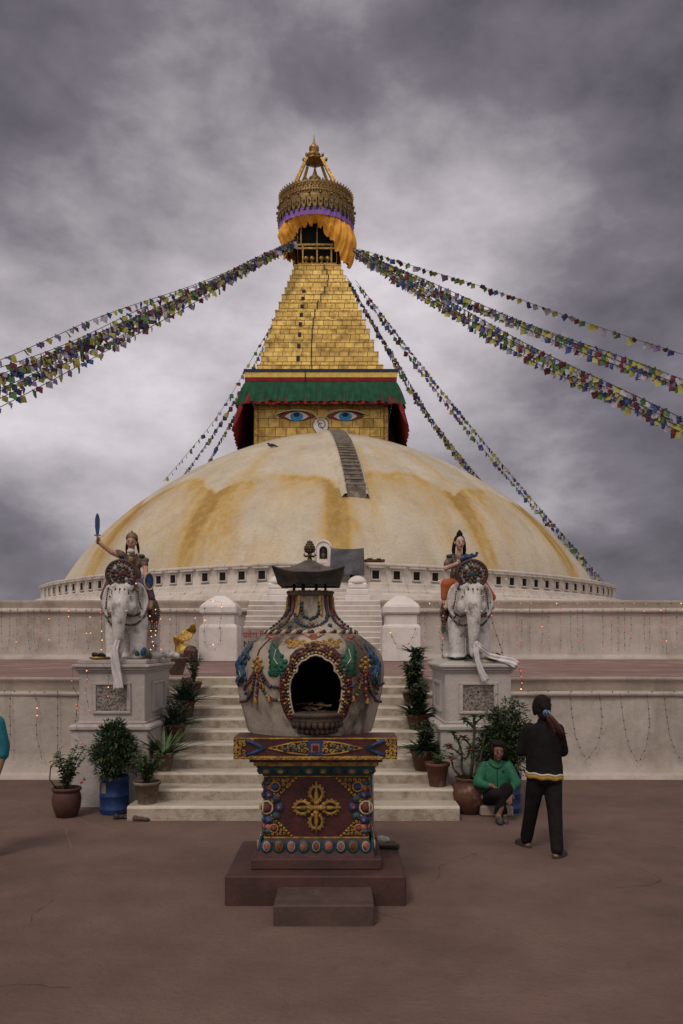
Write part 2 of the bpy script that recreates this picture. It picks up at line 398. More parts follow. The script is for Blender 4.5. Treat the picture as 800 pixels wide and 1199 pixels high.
stairs('staircase', 'upper flight of whitewashed steps climbing between the two large capped pillars', lambda k: -3.36, lambda k: 1.41, 26.1, TZ, 11, lambda k: .1945, .335, 30.3, [M['pillar'], M['white'], M['pillar']], .02)
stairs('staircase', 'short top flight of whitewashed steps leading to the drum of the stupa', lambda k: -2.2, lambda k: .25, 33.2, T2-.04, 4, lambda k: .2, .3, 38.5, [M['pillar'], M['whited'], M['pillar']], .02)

# capped pillars beside the upper stairs
def pillar(x, y, z, w, h, label, name='gate_pillar', cap='pyramid'):
    t = thing(name, label, 'pillar', (x, y, z)); s = w/1.17; k = h/2.07
    mb = MB(); mb.box(-.585*s, .585*s, 0, 1.17*s, 0, 1.09*k, bev=.03*s); 
    mb.lathe([(.585*s*1.38,1.085*k),(.52*s*1.38,1.16*k)], 4, (0,.585*s,0), sm=False, M=Matrix.Translation((0,.585*s,0))@Matrix.Rotation(PI/4,4,'Z')@Matrix.Translation((0,-.585*s,0))); mb.obj('shaft', M['pillar'], t)
    mb = MB(); mb.box(-.48*s, .48*s, .1*s, 1.07*s, 1.10*k, 1.48*k, bev=.02*s); mb.obj('neck', M['pillar'], t)
    mb = MB(); mb.box(-.57*s, .57*s, .01*s, 1.16*s, 1.48*k, 1.76*k, bev=.05*s)
    Mx = Matrix.Translation((0,.585*s,0))@Matrix.Rotation(PI/4,4,'Z')
    if cap == 'pyramid': mb.lathe([(.76*s,1.755*k),(.55*s,1.9*k),(.30*s,2.02*k),(.18*s,2.07*k)], 4, sm=False, M=Mx)
    else: mb.lathe([(.50*s,1.755*k),(.48*s,1.88*k),(.36*s,2.0*k),(.16*s,2.07*k)], 16, M=Mx)
    mb.obj('cap', M['pillar'], t)
    return t
pillar(-3.83, 25.2, TZ, 1.20, 2.08, 'large whitewashed pillar with pyramid cap left of the upper stairs')
pillar(1.87, 25.2, TZ, 1.20, 2.08, 'large whitewashed pillar with pyramid cap right of the upper stairs')
def small_post(x, label):
    t = thing('gate_pillar', label, 'pillar', (x, 33.0, T2))
    mb = MB(); mb.box(-.52,.52,0,.9,0,.42,bev=.03); mb.box(-.46,.46,.05,.85,.42,.66,bev=.03); mb.obj('shaft', M['pillar'], t)
    mb = MB(); mb.box(-.40,.40,.1,.8,.66,.92,bev=.06); mb.lathe([(.40,.90),(.38,1.02),(.28,1.14),(.12,1.22)],16,(0,.45,0)); mb.obj('cap', M['pillar'], t)
small_post(.66, 'small whitewashed post with rounded cap below the grey cloth'); small_post(-2.62, 'small whitewashed post with rounded cap behind the burner roof')

# ================================================================== the stupa
SXc, SYc = -0.908, 57.0
stupa = thing('stupa', 'huge white domed stupa with painted eyes and gilded stepped spire', 'stupa', (SXc, SYc, 0))
def PL(a): return (abs(math.sin(a)/1.078)**1.482+abs(math.cos(a))**1.482)**(-1/1.482)
plw = lambda a, z: PL(a+PI/2)
RR = 18.53; dR = RR-19.1
# tiers of the base and the drum ring
mb = MB(); mb.lathe([(23.2,T2-.1),(23.1,4.2),(22.9,4.32),(22.6,4.34),(22.3,4.30),(20.3,4.32)], 160, cap=False, wob=plw); mb.obj('base_tier', M['whited'], stupa)
mb = MB(); mb.lathe([(r+dR,z) for r,z in ((20.3,4.2),(20.25,4.6),(20.1,4.72),(19.65,4.74),(19.62,5.0))], 200, cap=False, wob=plw); mb.obj('drum_plinth', M['whited'], stupa)
mb = MB(); mb.lathe([(r+dR,z) for r,z in ((19.6,4.9),(19.55,5.06),(19.22,5.10),(19.1,5.12),(19.1,5.86),(19.2,5.9),(19.22,6.0),(19.05,6.06),(18.0,6.1),(17.0,6.1))], 200, cap=False, wob=plw); drum = mb.obj('drum', M['whited'], stupa)
# niche windows round the drum (each is a part)
w = MB(); w.box(-.25,.25,-.07,.02,.21,.265); w.box(-.24,-.185,-.05,.02,-.2,.21); w.box(.185,.24,-.05,.02,-.2,.21); w.box(-.25,.25,-.08,.02,-.26,-.2)
w.box(-.42,.42,-.20,.02,.33,.40); w.box(-.38,.38,-.12,.02,.285,.33)
wme = w.mesh('niche', M['whited'])
p_ = MB(); p_.box(-.19,.19,-.004,.01,-.205,.215); p_.tube([(.0,-.006,-.2),(.0,-.006,.2)], .012, 4); pme = p_.mesh('recess', [M['dark']])
for i in range(-22, 23):
    a = R(3.48)*i+R(1.1)
    o = bpy.data.objects.new('niche_window', wme); col.objects.link(o); o.parent = stupa
    rr = RR*PL(a); e_ = 1e-3; d1 = RR*PL(a+e_); tx, ty = d1*math.sin(a+e_)-rr*math.sin(a), -d1*math.cos(a+e_)+rr*math.cos(a)
    o.location = (rr*math.sin(a), -rr*math.cos(a), 5.47); o.rotation_euler = (0,0,math.atan2(ty, tx))
    q = bpy.data.objects.new('recess', pme); col.objects.link(q); q.parent = o
# dome with ochre saffron-water stains thrown in petal arcs
DA, DB, DZ, DP = 18.06, 12.23, 4.51, 1.558
def dome_r(t): return DA*max(0, math.cos(t))**(2/DP)
def dome_z(t): return DZ+DB*max(0, math.sin(t))**(2/DP)
def DPL(a, t): return 1+(PL(a)*1.0-1)*(1-math.sin(t)**.6)
nt_, nphi = 150, 420
vs_ = []; stain = []
JUN = [-84+29*k for k in range(8)]
def stain_at(ph, z):
    d = (ph+26+290) % 29; jd = min(d, 29-d)                    # degrees from the nearest junction
    nn = lambda a, b, s: noise.fractal(Vector((math.sin(R(ph))*a, math.cos(R(ph))*a, z*b+s)), 1.0, 2.0, 4)
    zarc = 10.15+1.25*math.sin(PI*d/29)**.7+.35*nn(7,.3,1)+.25*math.sin(ph*.11)
    k = (z-zarc)
    band = math.exp(-(k/.26)**2) if k > 0 else math.exp(k/(1.7))*0.66+.20*math.exp(-(k/.4)**2)
    band *= .48+.4*nn(5,.2,7)
    jdn = jd+1.6*nn(4,.35,3)
    dw = 3.0+1.0*nn(3,.1,17)
    drip = math.exp(-(jdn/dw)**2) if z < zarc+.2 else 0
    drip *= (.55+.45*max(0, min(1, (z-6)/4)))*(.85+.5*nn(22,.12,11))
    runs = max(0, nn(34,.05,15))*1.1 if z < zarc else 0
    v = max(0, band)+max(0, drip)*1.05+runs*(.35 if z < zarc else 0)*max(0, 1-jd/11)
    top = max(0, nn(9,.15,30))*.45*(1 if z < 14 else .3)
    return max(0, min(1, v+top))
for i in range(nt_+1):
    t = (PI/2)*(i/nt_)
    r, z = dome_r(t), dome_z(t)
    for k in range(nphi):
        a = 2*PI*k/nphi; ph = (math.degrees(a)+180) % 360-180
        rr = r*(1+.0012*noise.noise(Vector((math.sin(a)*9, math.cos(a)*9, z*.8))))*DPL(a, t)
        vs_.append((rr*math.sin(a), -rr*math.cos(a), z)); stain.append(stain_at(ph, z))
fs_ = [(i*nphi+k, i*nphi+(k+1)%nphi, (i+1)*nphi+(k+1)%nphi, (i+1)*nphi+k) for i in range(nt_) for k in range(nphi)]
mb = MB(); mb.add(vs_, fs_, 0, True)
def dome_mat():
    m = bpy.data.materials.new('dome_limewash'); m.use_nodes = True; n = m.node_tree.nodes; l = m.node_tree.links
    b = n['Principled BSDF']; b.inputs['Roughness'].default_value = .85; b.inputs['Specular IOR Level'].default_value = .25
    tcn = n.new('ShaderNodeTexCoord')
    def nz(sc, st=(1,1,1), det=7, ro=.6):
        mp = n.new('ShaderNodeMapping'); mp.inputs['Scale'].default_value = st; l.new(tcn.outputs['Object'], mp.inputs[0])
        t = n.new('ShaderNodeTexNoise'); t.inputs['Scale'].default_value = sc; t.inputs['Detail'].default_value = det; t.inputs['Roughness'].default_value = ro
        l.new(mp.outputs[0], t.inputs[0]); return t.outputs[0]
    def mr(src, a, bb, c=0., d=1.):
        r = n.new('ShaderNodeMapRange')
        for i, v in ((1,a),(2,bb),(3,c),(4,d)): r.inputs[i].default_value = v
        l.new(src, r.inputs[0]); return r.outputs[0]
    def mix(f, a, c):
        mx = n.new('ShaderNodeMix'); mx.data_type = 'RGBA'; l.new(f, mx.inputs[0])
        for i, v in ((6,a),(7,c)):
            if isinstance(v, tuple): mx.inputs[i].default_value = (*v,1)
            else: l.new(v, mx.inputs[i])
        return mx.outputs[2]
    c = mix(mr(nz(.35), .35, .7), (.54,.48,.38), (.42,.37,.295))
    c = mix(mr(nz(1.2, (1,1,.25), 9), .5, .75, 0, .6), c, (.40,.33,.24))
    at = n.new('ShaderNodeAttribute'); at.attribute_name = 'stain'
    mul = n.new('ShaderNodeMath'); mul.operation = 'MULTIPLY'; l.new(at.outputs['Fac'], mul.inputs[0]); l.new(mr(nz(2.6, (1,1,.4), 9, .7), .25, .7, .5, 1.5), mul.inputs[1])
    c = mix(mr(mul.outputs[0], .02, .60, 0, .80), c, (.46,.285,.055))
    c = mix(mr(mul.outputs[0], .5, 1.1, 0, .7), c, (.25,.135,.022))
    c = mix(mr(nz(9, (1,1,1), 6, .7), .52, .70, 0, .5), c, (.24,.20,.15))
    c = mix(mr(nz(.9, (1,1,.6), 9, .72), .52, .72, 0, .45), c, (.27,.23,.185))
    l.new(c, b.inputs['Base Color'])
    bp = n.new('ShaderNodeBump'); bp.inputs['Strength'].default_value = .6; bp.inputs['Distance'].default_value = .08
    l.new(nz(3.0, (1,1,2.2), 9, .62), bp.inputs['Height']); l.new(bp.outputs[0], b.inputs['Normal'])
    return m
M['dome'] = dome_mat()
dome = mb.obj('dome', M['dome'], stupa)
at = dome.data.attributes.new('stain', 'FLOAT', 'POINT'); at.data.foreach_set('value', stain)
def dome_pt(ph, t, off=0.0):
    r, z = dome_r(t), dome_z(t)
    r2, z2 = dome_r(t-.01), dome_z(t-.01); nv = Vector((z-z2, r2-r)); nv = nv.normalized() if nv.length > 0 else Vector((0,1))
    r += nv.x*off; z += nv.y*off
    return Vector((r*math.sin(ph), -r*math.cos(ph), z))
# stairway up the dome: one part per flight, dark worn treads between plastered kerbs
mt_dstep = mat('dark_weathered_tread', (.15,.128,.108), (.095,.08,.07), 3, .9, bump=.4, c3=(.30,.25,.20), s3=2.6, t3=(.46,.66))
mt_dris = mat('tread_edge', (.25,.215,.18), (.15,.13,.11), 2, .9)
ph0 = R(6.6); tA, tB = None, None
def dome_t_at(py, ph):
    best = None
    for k in range(200, 890):
        t = R(k/10); q = dome_pt(ph, t); d = q.y+SYc; y = CY-(q.z-H)*F/d
        if best is None or abs(y-py) < best[0]: best = (abs(y-py), t)
    return best[1]
mb = MB(); nst = 24; t_lo, t_hi = dome_t_at(579, ph0), R(70)
Mr = Matrix.Rotation(ph0, 4, 'Z')
for k in range(nst):
    ta = t_lo+(t_hi-t_lo)*(k/nst)**.82; tb = t_lo+(t_hi-t_lo)*((k+1)/nst)**.82
    ra, za, rb, zb = dome_r(ta), dome_z(ta), dome_r(tb), dome_z(tb)
    wd = .50
    mb.box(-wd, wd, -ra-.10, -rb+.05, za-.3, zb+.05, 0, M=Mr)
    mb.box(-wd-.0, wd+.0, -ra-.14, -ra-.09, zb-.03, zb+.062, 1, M=Mr)
mb.obj('dome_stairway', [mt_dstep, mt_dris], stupa)
for sgn, w0, w1 in ((-1, .95, .30), (1, .22, .22)):
    rows = []
    for k in range(31):
        t = t_lo-R(.8)+(R(80)-t_lo)*k/30; r = max(dome_r(t), .5); ww = w1+(w0-w1)*(k/30)
        e0 = .50/r; e1 = (.50+ww)/r
        p0 = dome_pt(ph0+sgn*e0, t, -.1); p1 = dome_pt(ph0+sgn*e0, t, .22); p2 = dome_pt(ph0+sgn*(e0+.4*(e1-e0)), t, .20); p3 = dome_pt(ph0+sgn*e1, t, -.03)
        rows.append([p0,p1,p2,p3] if sgn > 0 else [p3,p2,p1,p0])
    mb = MB(); mb.sheet(rows); mb.obj('stairway_kerb', M['dome'], stupa)

# ---- gilded box with the eyes
def gold_mat(name, sx, sz, c1=(.76,.54,.17), c2=(.50,.32,.09), rough=.42, bump=.5, metal=.85, row=.5):
    m = bpy.data.materials.new(name); m.use_nodes = True; n = m.node_tree.nodes; l = m.node_tree.links
    b = n['Principled BSDF']; b.inputs['Metallic'].default_value = metal
    tcn = n.new('ShaderNodeTexCoord'); sp = n.new('ShaderNodeSeparateXYZ'); l.new(tcn.outputs['Object'], sp.inputs[0])
    ad = n.new('ShaderNodeMath'); ad.operation = 'ADD'; l.new(sp.outputs[0], ad.inputs[0]); l.new(sp.outputs[1], ad.inputs[1])
    cb = n.new('ShaderNodeCombineXYZ'); l.new(ad.outputs[0], cb.inputs[0]); l.new(sp.outputs[2], cb.inputs[1])
    br = n.new('ShaderNodeTexBrick'); br.inputs['Scale'].default_value = 1; br.inputs['Brick Width'].default_value = sx; br.inputs['Row Height'].default_value = sz
    br.inputs['Mortar Size'].default_value = .018; br.inputs['Mortar Smooth'].default_value = .6; br.offset = row; br.inputs['Bias'].default_value = -.1
    br.inputs['Color1'].default_value = (*c1,1); br.inputs['Color2'].default_value = (*c2,1); br.inputs['Mortar'].default_value = (.07,.035,.012,1)
    l.new(cb.outputs[0], br.inputs[0])
    def nz(sc, det=6):
        t = n.new('ShaderNodeTexNoise'); t.inputs['Scale'].default_value = sc; t.inputs['Detail'].default_value = det; t.inputs['Roughness'].default_value = .65; l.new(tcn.outputs['Object'], t.inputs[0]); return t.outputs[0]
    r = n.new('ShaderNodeMapRange'); r.inputs[1].default_value = .44; r.inputs[2].default_value = .70; r.inputs[4].default_value = .85; l.new(nz(1.7, 9), r.inputs[0])
    mx = n.new('ShaderNodeMix'); mx.data_type = 'RGBA'; l.new(r.outputs[0], mx.inputs[0]); l.new(br.outputs[0], mx.inputs[6]); mx.inputs[7].default_value = (.15,.085,.03,1)
    l.new(mx.outputs[2], b.inputs['Base Color'])
    rr = n.new('ShaderNodeMapRange'); rr.inputs[3].default_value = rough-.12; rr.inputs[4].default_value = rough+.25; l.new(nz(5), rr.inputs[0]); l.new(rr.outputs[0], b.inputs['Roughness'])
    bp = n.new('ShaderNodeBump'); bp.inputs['Strength'].default_value = bump; bp.inputs['Distance'].default_value = .05; bp.invert = True
    hh = n.new('ShaderNodeMath'); hh.operation = 'MULTIPLY_ADD'; l.new(nz(3.2, 3), hh.inputs[0]); hh.inputs[1].default_value = .9; l.new(br.outputs['Fac'], hh.inputs[2])
    l.new(hh.outputs[0], bp.inputs['Height']); l.new(bp.outputs[0], b.inputs['Normal'])
    return m
M['gilt'] = gold_mat('gilt_panel', .62, .333)
M['giltbox'] = gold_mat('gilt_box_panel', .68, .60, (.52,.36,.11), (.30,.195,.055), row=.35)
M['gold'] = mat('aged_gold', (.42,.26,.07), (.17,.10,.035), 6, .45, .75, bump=.4, bscale=14)
M['golddark'] = mat('dark_gilt_filigree', (.10,.068,.032), (.28,.18,.065), 9, .5, .7, bump=.8, bscale=18)
HX, HH = -0.42, 4.35   # box centre offset and half width
def at_h(z): return HX-(z-17)*.030                                # the spire leans very slightly
mb = MB(); mb.box(HX-HH, HX+HH, -HH, HH, 12.5, 19.2); mb.obj('tower_box', M['giltbox'], stupa)
# framing strips on the box
for sx in (-1, 1):
    mb = MB()
    for k in range(26): mb.sph((HX+sx*(HH-.28), -HH-.01, 14.2+.13*k), (.05,.04,.055), 6, 4)
    mb.box(HX+sx*(HH-.14)-.09, HX+sx*(HH-.14)+.09, -HH-.05, -HH+.02, 12.6, 17.6)
    mb.obj('box_trim', M['gold'], stupa)
# striped cornice
mt_navy = mat('navy_cloth', (.012,.016,.05), (.02,.022,.06), 8, .8); mt_yel = mat('yellow_cloth', (.62,.46,.12), (.50,.36,.10), 5, .8)
mt_redc = mat('red_cloth', (.22,.012,.014), (.13,.01,.012), 3, .85, bump=.3, bscale=8); mt_grn = mat('green_cloth', (.012,.085,.042), (.008,.05,.028), 2, .85, bump=.3, bscale=8)
mt_orc = mat('orange_cloth', (.82,.42,.06), (.66,.28,.03), 1.6, .75, bump=.2, bscale=5); mt_vio = mat('violet_cloth', (.24,.12,.42), (.20,.09,.33), 3, .8)
cw = 4.9
mb = MB(); z0 = 19.02
for mi, (za, zb, ex) in enumerate(((.60,.78,.05),(.26,.60,.0),(.0,.26,-.02))):
    mb.box(HX-cw-ex, HX+cw+ex, -cw-ex, cw+ex, z0+za+.0015, z0+zb, mi)
mb.obj('striped_cornice', [mt_navy, mt_yel, mt_redc], stupa)
mt_dummy = None
def skirt(name, m, ztop, prof, nper=150, seed=0, ripple=.05):
    """prof(side, s) -> (drop, flare) ; sides 0 front 1 right 2 back 3 left ; s in -1..1"""
    rows = []; nv = 9
    for j in range(nv):
        row = []
        for side in range(4):
            for k in range(nper):
                s = -1+2*k/nper; drop, flare = prof(side, s); f = j/(nv-1)
                ww = cw-.03+flare*f**.8; rp = ripple*(.25+f)*(math.sin(s*66+side+1.7*math.sin(s*13+seed))+.6*noise.noise(Vector((s*14, side*3, seed+f))))
                d = ww+rp
                wz = ztop-drop*f+.12*f*noise.noise(Vector((s*9, side*5, seed+3)))
                x, y = {0:(s*ww,-d),1:(d,s*ww),2:(-s*ww,d),3:(-d,-s*ww)}[side]
                row.append((HX+x, y, wz))
        row.append(row[0]); rows.append(row)
    mb = MB(); mb.sheet(rows); return mb.obj(name, m, stupa)
skirt('green_valance', mt_grn, 19.0, lambda sd, s: (1.35+.25*(abs(s)**8 if sd in (0,2) else 1), .35 if sd in (0,2) else .55), seed=1, ripple=.06)
skirt('red_valance', mt_redc, 18.5, lambda sd, s: ((1.0+1.4*max(0,abs(s)-.93)/.07, .30+.25*abs(s)**10) if sd in (0,2) else (3.5-.9*abs(s)**2, .75)), seed=4, ripple=.05)
# the eyes
def ell(cx, cz, a, b, n=28): return [(cx+a*math.cos(2*PI*k/n), cz-b*math.sin(2*PI*k/n)) for k in range(n)]
mt_eyew = mat('eye_white_paint', (.62,.58,.56), (.50,.46,.44), 4, .7); mt_eyeb = mat('eye_blue_paint', (.02,.19,.42), (.03,.26,.48), 5, .6)
mt_blk = mat('black_paint', (.012,.011,.012), rough=.6); mt_redp = mat('red_paint', (.25,.04,.03), (.18,.03,.025), 4, .7); mt_wht = mat('white_paint', (.66,.62,.60), (.5,.47,.45), 4, .7)
DH = SYc-HH
def hz(py): return Z_(py, DH)
def hx(px): return X_(px, DH)-SXc
def almond(xa, xb, zc, hup, hdn, skew=0.0, n=16):
    pts = []
    for k in range(n+1):
        f = k/n; pts.append((xa+(xb-xa)*f, zc+hup*math.sin(PI*f)**.75+skew*f))
    for k in range(n-1, 0, -1):
        f = k/n; pts.append((xa+(xb-xa)*f, zc-hdn*math.sin(PI*f)**.9+skew*f))
    return pts[::-1]
for sgn, c in ((-1, 347.5), (1, 404.5)):
    zc = hz(487.8); xc = hx(c); y = -HH
    eye = bpy.data.objects.new('eye', None); col.objects.link(eye); eye.parent = stupa; eye.location = (xc, y, zc)
    w = .0554
    mb = MB(); mb.prism(almond(-22*w, 22*w, 0, .36, .30), -.022, .01); mb.obj('eye_outline', mt_blk, eye)
    mb = MB(); mb.prism(almond(-20*w, 20*w, 0, .30, .26), -.03, .01); mb.obj('eye_corner', mt_redp, eye)
    mb = MB(); mb.prism(almond(-14*w+.02, 14*w, 0, .31, .27), -.037, .01); mb.obj('eye_white', mt_eyew, eye)
    mb = MB(); mb.prism(ell(0, .0, 7.6*w, .30), -.046, .01); mb.obj('iris', mt_eyeb, eye)
    mb = MB(); mb.prism(ell(0, .10, 3.6*w, .14), -.054, .01); mb.obj('pupil', mt_blk, eye)
    mb = MB(); lid = [(x*w, -.05, z) for x, z in ((-26,.04),(-22,.18),(-14,.33),(-4,.40),(6,.41),(14,.36),(20,.22),(24,-.02),(25,-.2))]
    if sgn > 0: lid = [(-x, y2, z) for x, y2, z in lid]
    else: pass
    mb.tube([(x, y2, z+.02) for x, y2, z in lid], .055, 6); mb.obj('eyelid_line', mat('eyelid_gold', (.55,.42,.20), rough=.6), eye)
    mb = MB(); tl = [(-x*1.0, y2, z) for x, y2, z in ((0,-.055,.37),(.6,-.055,.34),(1.1,-.055,.14),(1.5,-.055,.08))]; 
    if sgn > 0: tl = [(-x, y2, z) for x, y2, z in tl]
    mb.tube(tl, .035, 5); mb.obj('eyelid_dark_line', mt_blk, eye)  # black painted line of the upper lid
nose = bpy.data.objects.new('nose_spiral', None); col.objects.link(nose); nose.parent = stupa; nose.location = (hx(376), -HH, hz(501))
w = .0554
pl = [(-3,-12),(-5.5,-6),(-9,-1),(-10,4),(-8,9),(-4,11.5),(0,12),(4,11.5),(8,8.5),(9.5,4),(8.5,-1),(5,-6),(3.5,-12)]
mb = MB(); mb.prism([(x*w, z*w) for x, z in pl], -.05, .01); mb.obj('plaque', mt_wht, nose)
mb = MB(); sp = [( (1.2+k*.28)*math.cos(k*.42+.6)*w*1.0, -.055, (3.5+(1.2+k*.26)*math.sin(k*.42+.6))*w) for k in range(20)]
mb.tube(sp+[(2.6*w,-.055,-2*w),(1*w,-.055,-6*w),(0,-.055,-12*w)], .024, 5); mb.tube([(x*w*.97, -.052, z*w*.97) for x, z in pl], .022, 5, closed=False); mb.obj('spiral_line', mt_blk, nose)

# ---- thirteen gilded steps
zb0 = 19.35; pts_t = []
WPX = [148,138,128.5,119,110,101.5,93,85.5,78,71.5,65.5,60,55.5]; HZ = [.926**k for k in range(13)]; HZ = [h*(28.05-zb0)/sum(HZ) for h in HZ]
for k in range(13):
    q = WPX[k]/2/F; hw = q*57/(1+q); za = zb0+sum(HZ[:k]); cx = at_h(za); hgt = HZ[k]
    mb = MB(); mb.box(cx-hw, cx+hw, -hw, hw, za-(.55 if k == 0 else .1), za+hgt-.002, bev=.0); mb.box(cx-hw-.012, cx+hw+.012, -hw-.012, hw+.012, za+hgt-.05, za+hgt)
    mb.obj('spire_step', M['gilt'], stupa); pts_t.append((cx, hw, za+hgt))
# small dark vents up the left, and the cable hanging over the steps
for k in range(1, 10):
    mb = MB(); cx, hw, zt = pts_t[k-1]; x = -1.55+.066*k; mb.box(cx+x-.11, cx+x+.11, -hw-.045, -hw+.02, zt-.66*HZ[k-1], zt-.3*HZ[k-1], bev=.01); mb.obj('vent', mt_blk, stupa)
cab = []
for k in range(13):
    cx, hw, zt = pts_t[k]; x = {0:-1.05,1:-1.08,2:-1.08,3:-1.05,4:-1.0,5:-.9,6:-.72,7:-.5,8:-.25,9:-.05,10:.0,11:-.1,12:-.3}[k]
    cab += [(x, -hw-.07, zt-HZ[k]+.05), (x+.02, -hw-.07, zt+.01)]
mb = MB(); mb.tube([(HX-1.0,-cw-.08,19.0),(HX-1.0,-cw-.08,19.8)]+cab, .03, 5); mb.obj('cable', M['wire'], stupa)

# ---- chamber, canopy ring, finial
zc0 = 28.05; cx = at_h(28.6)
mt_cop = mat('dull_copper_wood', (.11,.06,.025), (.05,.03,.018), 5, .55, .4, bump=.3)
mb = MB(); mb.box(cx-1.05,cx+1.05,-1.05,1.05,zc0,32.0); mb.obj('spire_core', M['dark'], stupa)
mb = MB()
for z in (28.12, 29.2, 29.45):
    for a in range(4):
        Mz = Matrix.Translation((cx,0,0))@Matrix.Rotation(a*PI/2,4,'Z')
        mb.box(-1.45,1.45,-1.45,-1.33,z,z+.13,M=Mz)
for a in range(4):
    Mz = Matrix.Translation((cx,0,0))@Matrix.Rotation(a*PI/2,4,'Z')
    for x in (-1.38,-.98,0,.98,1.38): mb.box(x-.05,x+.05,-1.43,-1.35,28.1,29.5 if abs(x) != 1.38 else 32.2,M=Mz)
    mb.box(-.04,.04,-1.42,-1.36,29.5,32,M=Mz); mb.box(-1.15,-1.05,-1.42,-1.36,29.5,32,M=Mz)
    mb.box(1.05,1.15,-1.42,-1.36,29.5,32,M=Mz)
mb.obj('balustrade', M['gold'], stupa)
for x in (-.75,-.35,.3,.72):
    mb = MB(); mb.sph((cx+x,-1.22,28.62),.2,12,8); mb.lathe([(.14,28.25),(.08,28.4),(.1,28.5)],8,(cx+x,-1.22,0)); mb.obj('gilt_ball', M['gold'], stupa)
def cyl_ring(name, prof, m, cxx, n=72, wob=None):
    mb = MB(); mb.lathe(prof, n, (cxx,0,0), cap=False, wob=wob); return mb.obj(name, m, stupa)
cr_ = at_h(32.4)
rim_prof = [(1.9,33.45),(2.48,33.42),(2.58,33.36),(2.60,33.2),(2.54,33.12),(2.52,32.95),(2.57,32.85),(2.62,32.7),(2.57,32.6),(2.56,32.3),(2.66,32.22),(2.6,32.1),(2.45,32.1),(1.6,32.3)]
mb = MB(); mb.lathe([(2.0,33.44),(0,33.6)],48,(cr_,0,0),cap=False); mb.lathe([(2.5,32.12),(0.2,32.2)],48,(cr_,0,0),cap=False); mb.obj('canopy_top', M['golddark'], stupa)
mb = MB(); mb.lathe(rim_prof, 72, (cr_,0,0), cap=False)
for k in range(60):
    a = 2*PI*k/60; c_, s_ = math.cos(a), math.sin(a)
    mb.sph((cr_+2.60*c_, 2.60*s_, 33.42), (.055,.055,.07), 6, 4, 1)
    Mz = Matrix.Translation((cr_,0,0))@Matrix.Rotation(a,4,'Z')
    mb.box(2.56,2.62,-.035,.035,33.02,33.12,1,M=Mz)
for rz_, rr in ((32.86,2.585),(32.66,2.63)):
    for k in range(90):
        a = 2*PI*k/90; mb.sph((cr_+rr*math.cos(a), rr*math.sin(a), rz_), (.06,.06,.045), 5, 4, 1)
mb.obj('canopy_rim', [M['golddark'], M['gold']], stupa)
mb = MB()
for k in range(44):
    a = 2*PI*k/44; Mz = Matrix.Translation((cr_,0,0))@Matrix.Rotation(a,4,'Z')
    mb.prism([(-.17,32.2),(.17,32.2),(.17,31.62),(.1,31.45),(0,31.34),(-.1,31.45),(-.17,31.62)], 0, .05) if False else None
    pts = [(-.16,32.22),(.16,32.22),(.16,31.75),(.1,31.55),(0,31.42),(-.1,31.55),(-.16,31.75)]
    vs2 = [Mz @ Vector((2.66,x,z)) for x, z in pts]+[Mz @ Vector((2.62,x,z)) for x, z in pts]
    n7 = len(pts); mb.add(vs2, [tuple(range(n7)), tuple(range(2*n7-1,n7-1,-1))]+[((i+1)%n7,i,n7+i,n7+(i+1)%n7) for i in range(n7)])
    mb.sph(Mz @ Vector((2.7,0,31.9)), (.07,.07,.1), 6, 4); mb.sph(Mz @ Vector((2.66,0,31.36)), .05, 5, 4)
    if k % 2 == 0: mb.lathe([(.10,0),(.085,.12),(.04,.17)], 8, Mz @ Vector((2.72,0,32.35)))
mb.obj('fringe', M['golddark'], stupa)
wv = lambda amp, n_, ph: (lambda a, z: 1+amp*math.sin(a*n_+ph)+amp*.6*math.sin(a*(n_*.37)+z))
cyl_ring('navy_curtain', [(2.60,31.9),(2.60,31.45),(2.58,31.3)], mt_navy, cr_, 160, wv(.012,40,0))
cyl_ring('violet_curtain', [(2.60,31.5),(2.60,31.3),(2.60,31.0)], mt_vio, cr_, 160, wv(.012,36,1))
# orange curtain, gathered up at the front, hanging long at the right
rows = []
npx = 220
for j in range(14):
    f = j/13; row = []
    for k in range(npx+1):
        a = 2*PI*k/npx; deg = math.degrees(a)       # 0 = +x (right), 270 = front
        fr = math.exp(-(((deg-262+180)%360-180)/52)**2)
        lf = math.exp(-(((deg-205+180)%360-180)/22)**2)
        rt = math.exp(-(((deg-335+180)%360-180)/34)**2)
        zl = 29.55+1.25*fr-1.45*rt-.45*lf+.13*math.sin(a*23)+.08*math.sin(a*57)+.22*noise.noise(Vector((a*3,2,0)))
        zz = 31.12+(zl-31.12)*f
        rr = 2.48-(.75*fr*f**1.2)+.09*math.sin(a*34+2*f)*(.3+f)+.05*math.sin(a*71)+.42*rt*math.sin(PI*f)+.38*lf*math.sin(PI*f)+.14*noise.noise(Vector((a*5, f*4, 3)))-.3*f*(1-fr)*(1-rt)
        row.append((cr_+rr*math.cos(a), rr*math.sin(a), zz))
    rows.append(row)
mb = MB(); mb.sheet(rows); mb.obj('orange_curtain', mt_orc, stupa)
mb = MB(); mb.lathe([(2.5,31.6),(0.5,31.9)],48,(cr_,0,0),cap=False); mb.obj('canopy_ceiling', mt_redc, stupa)
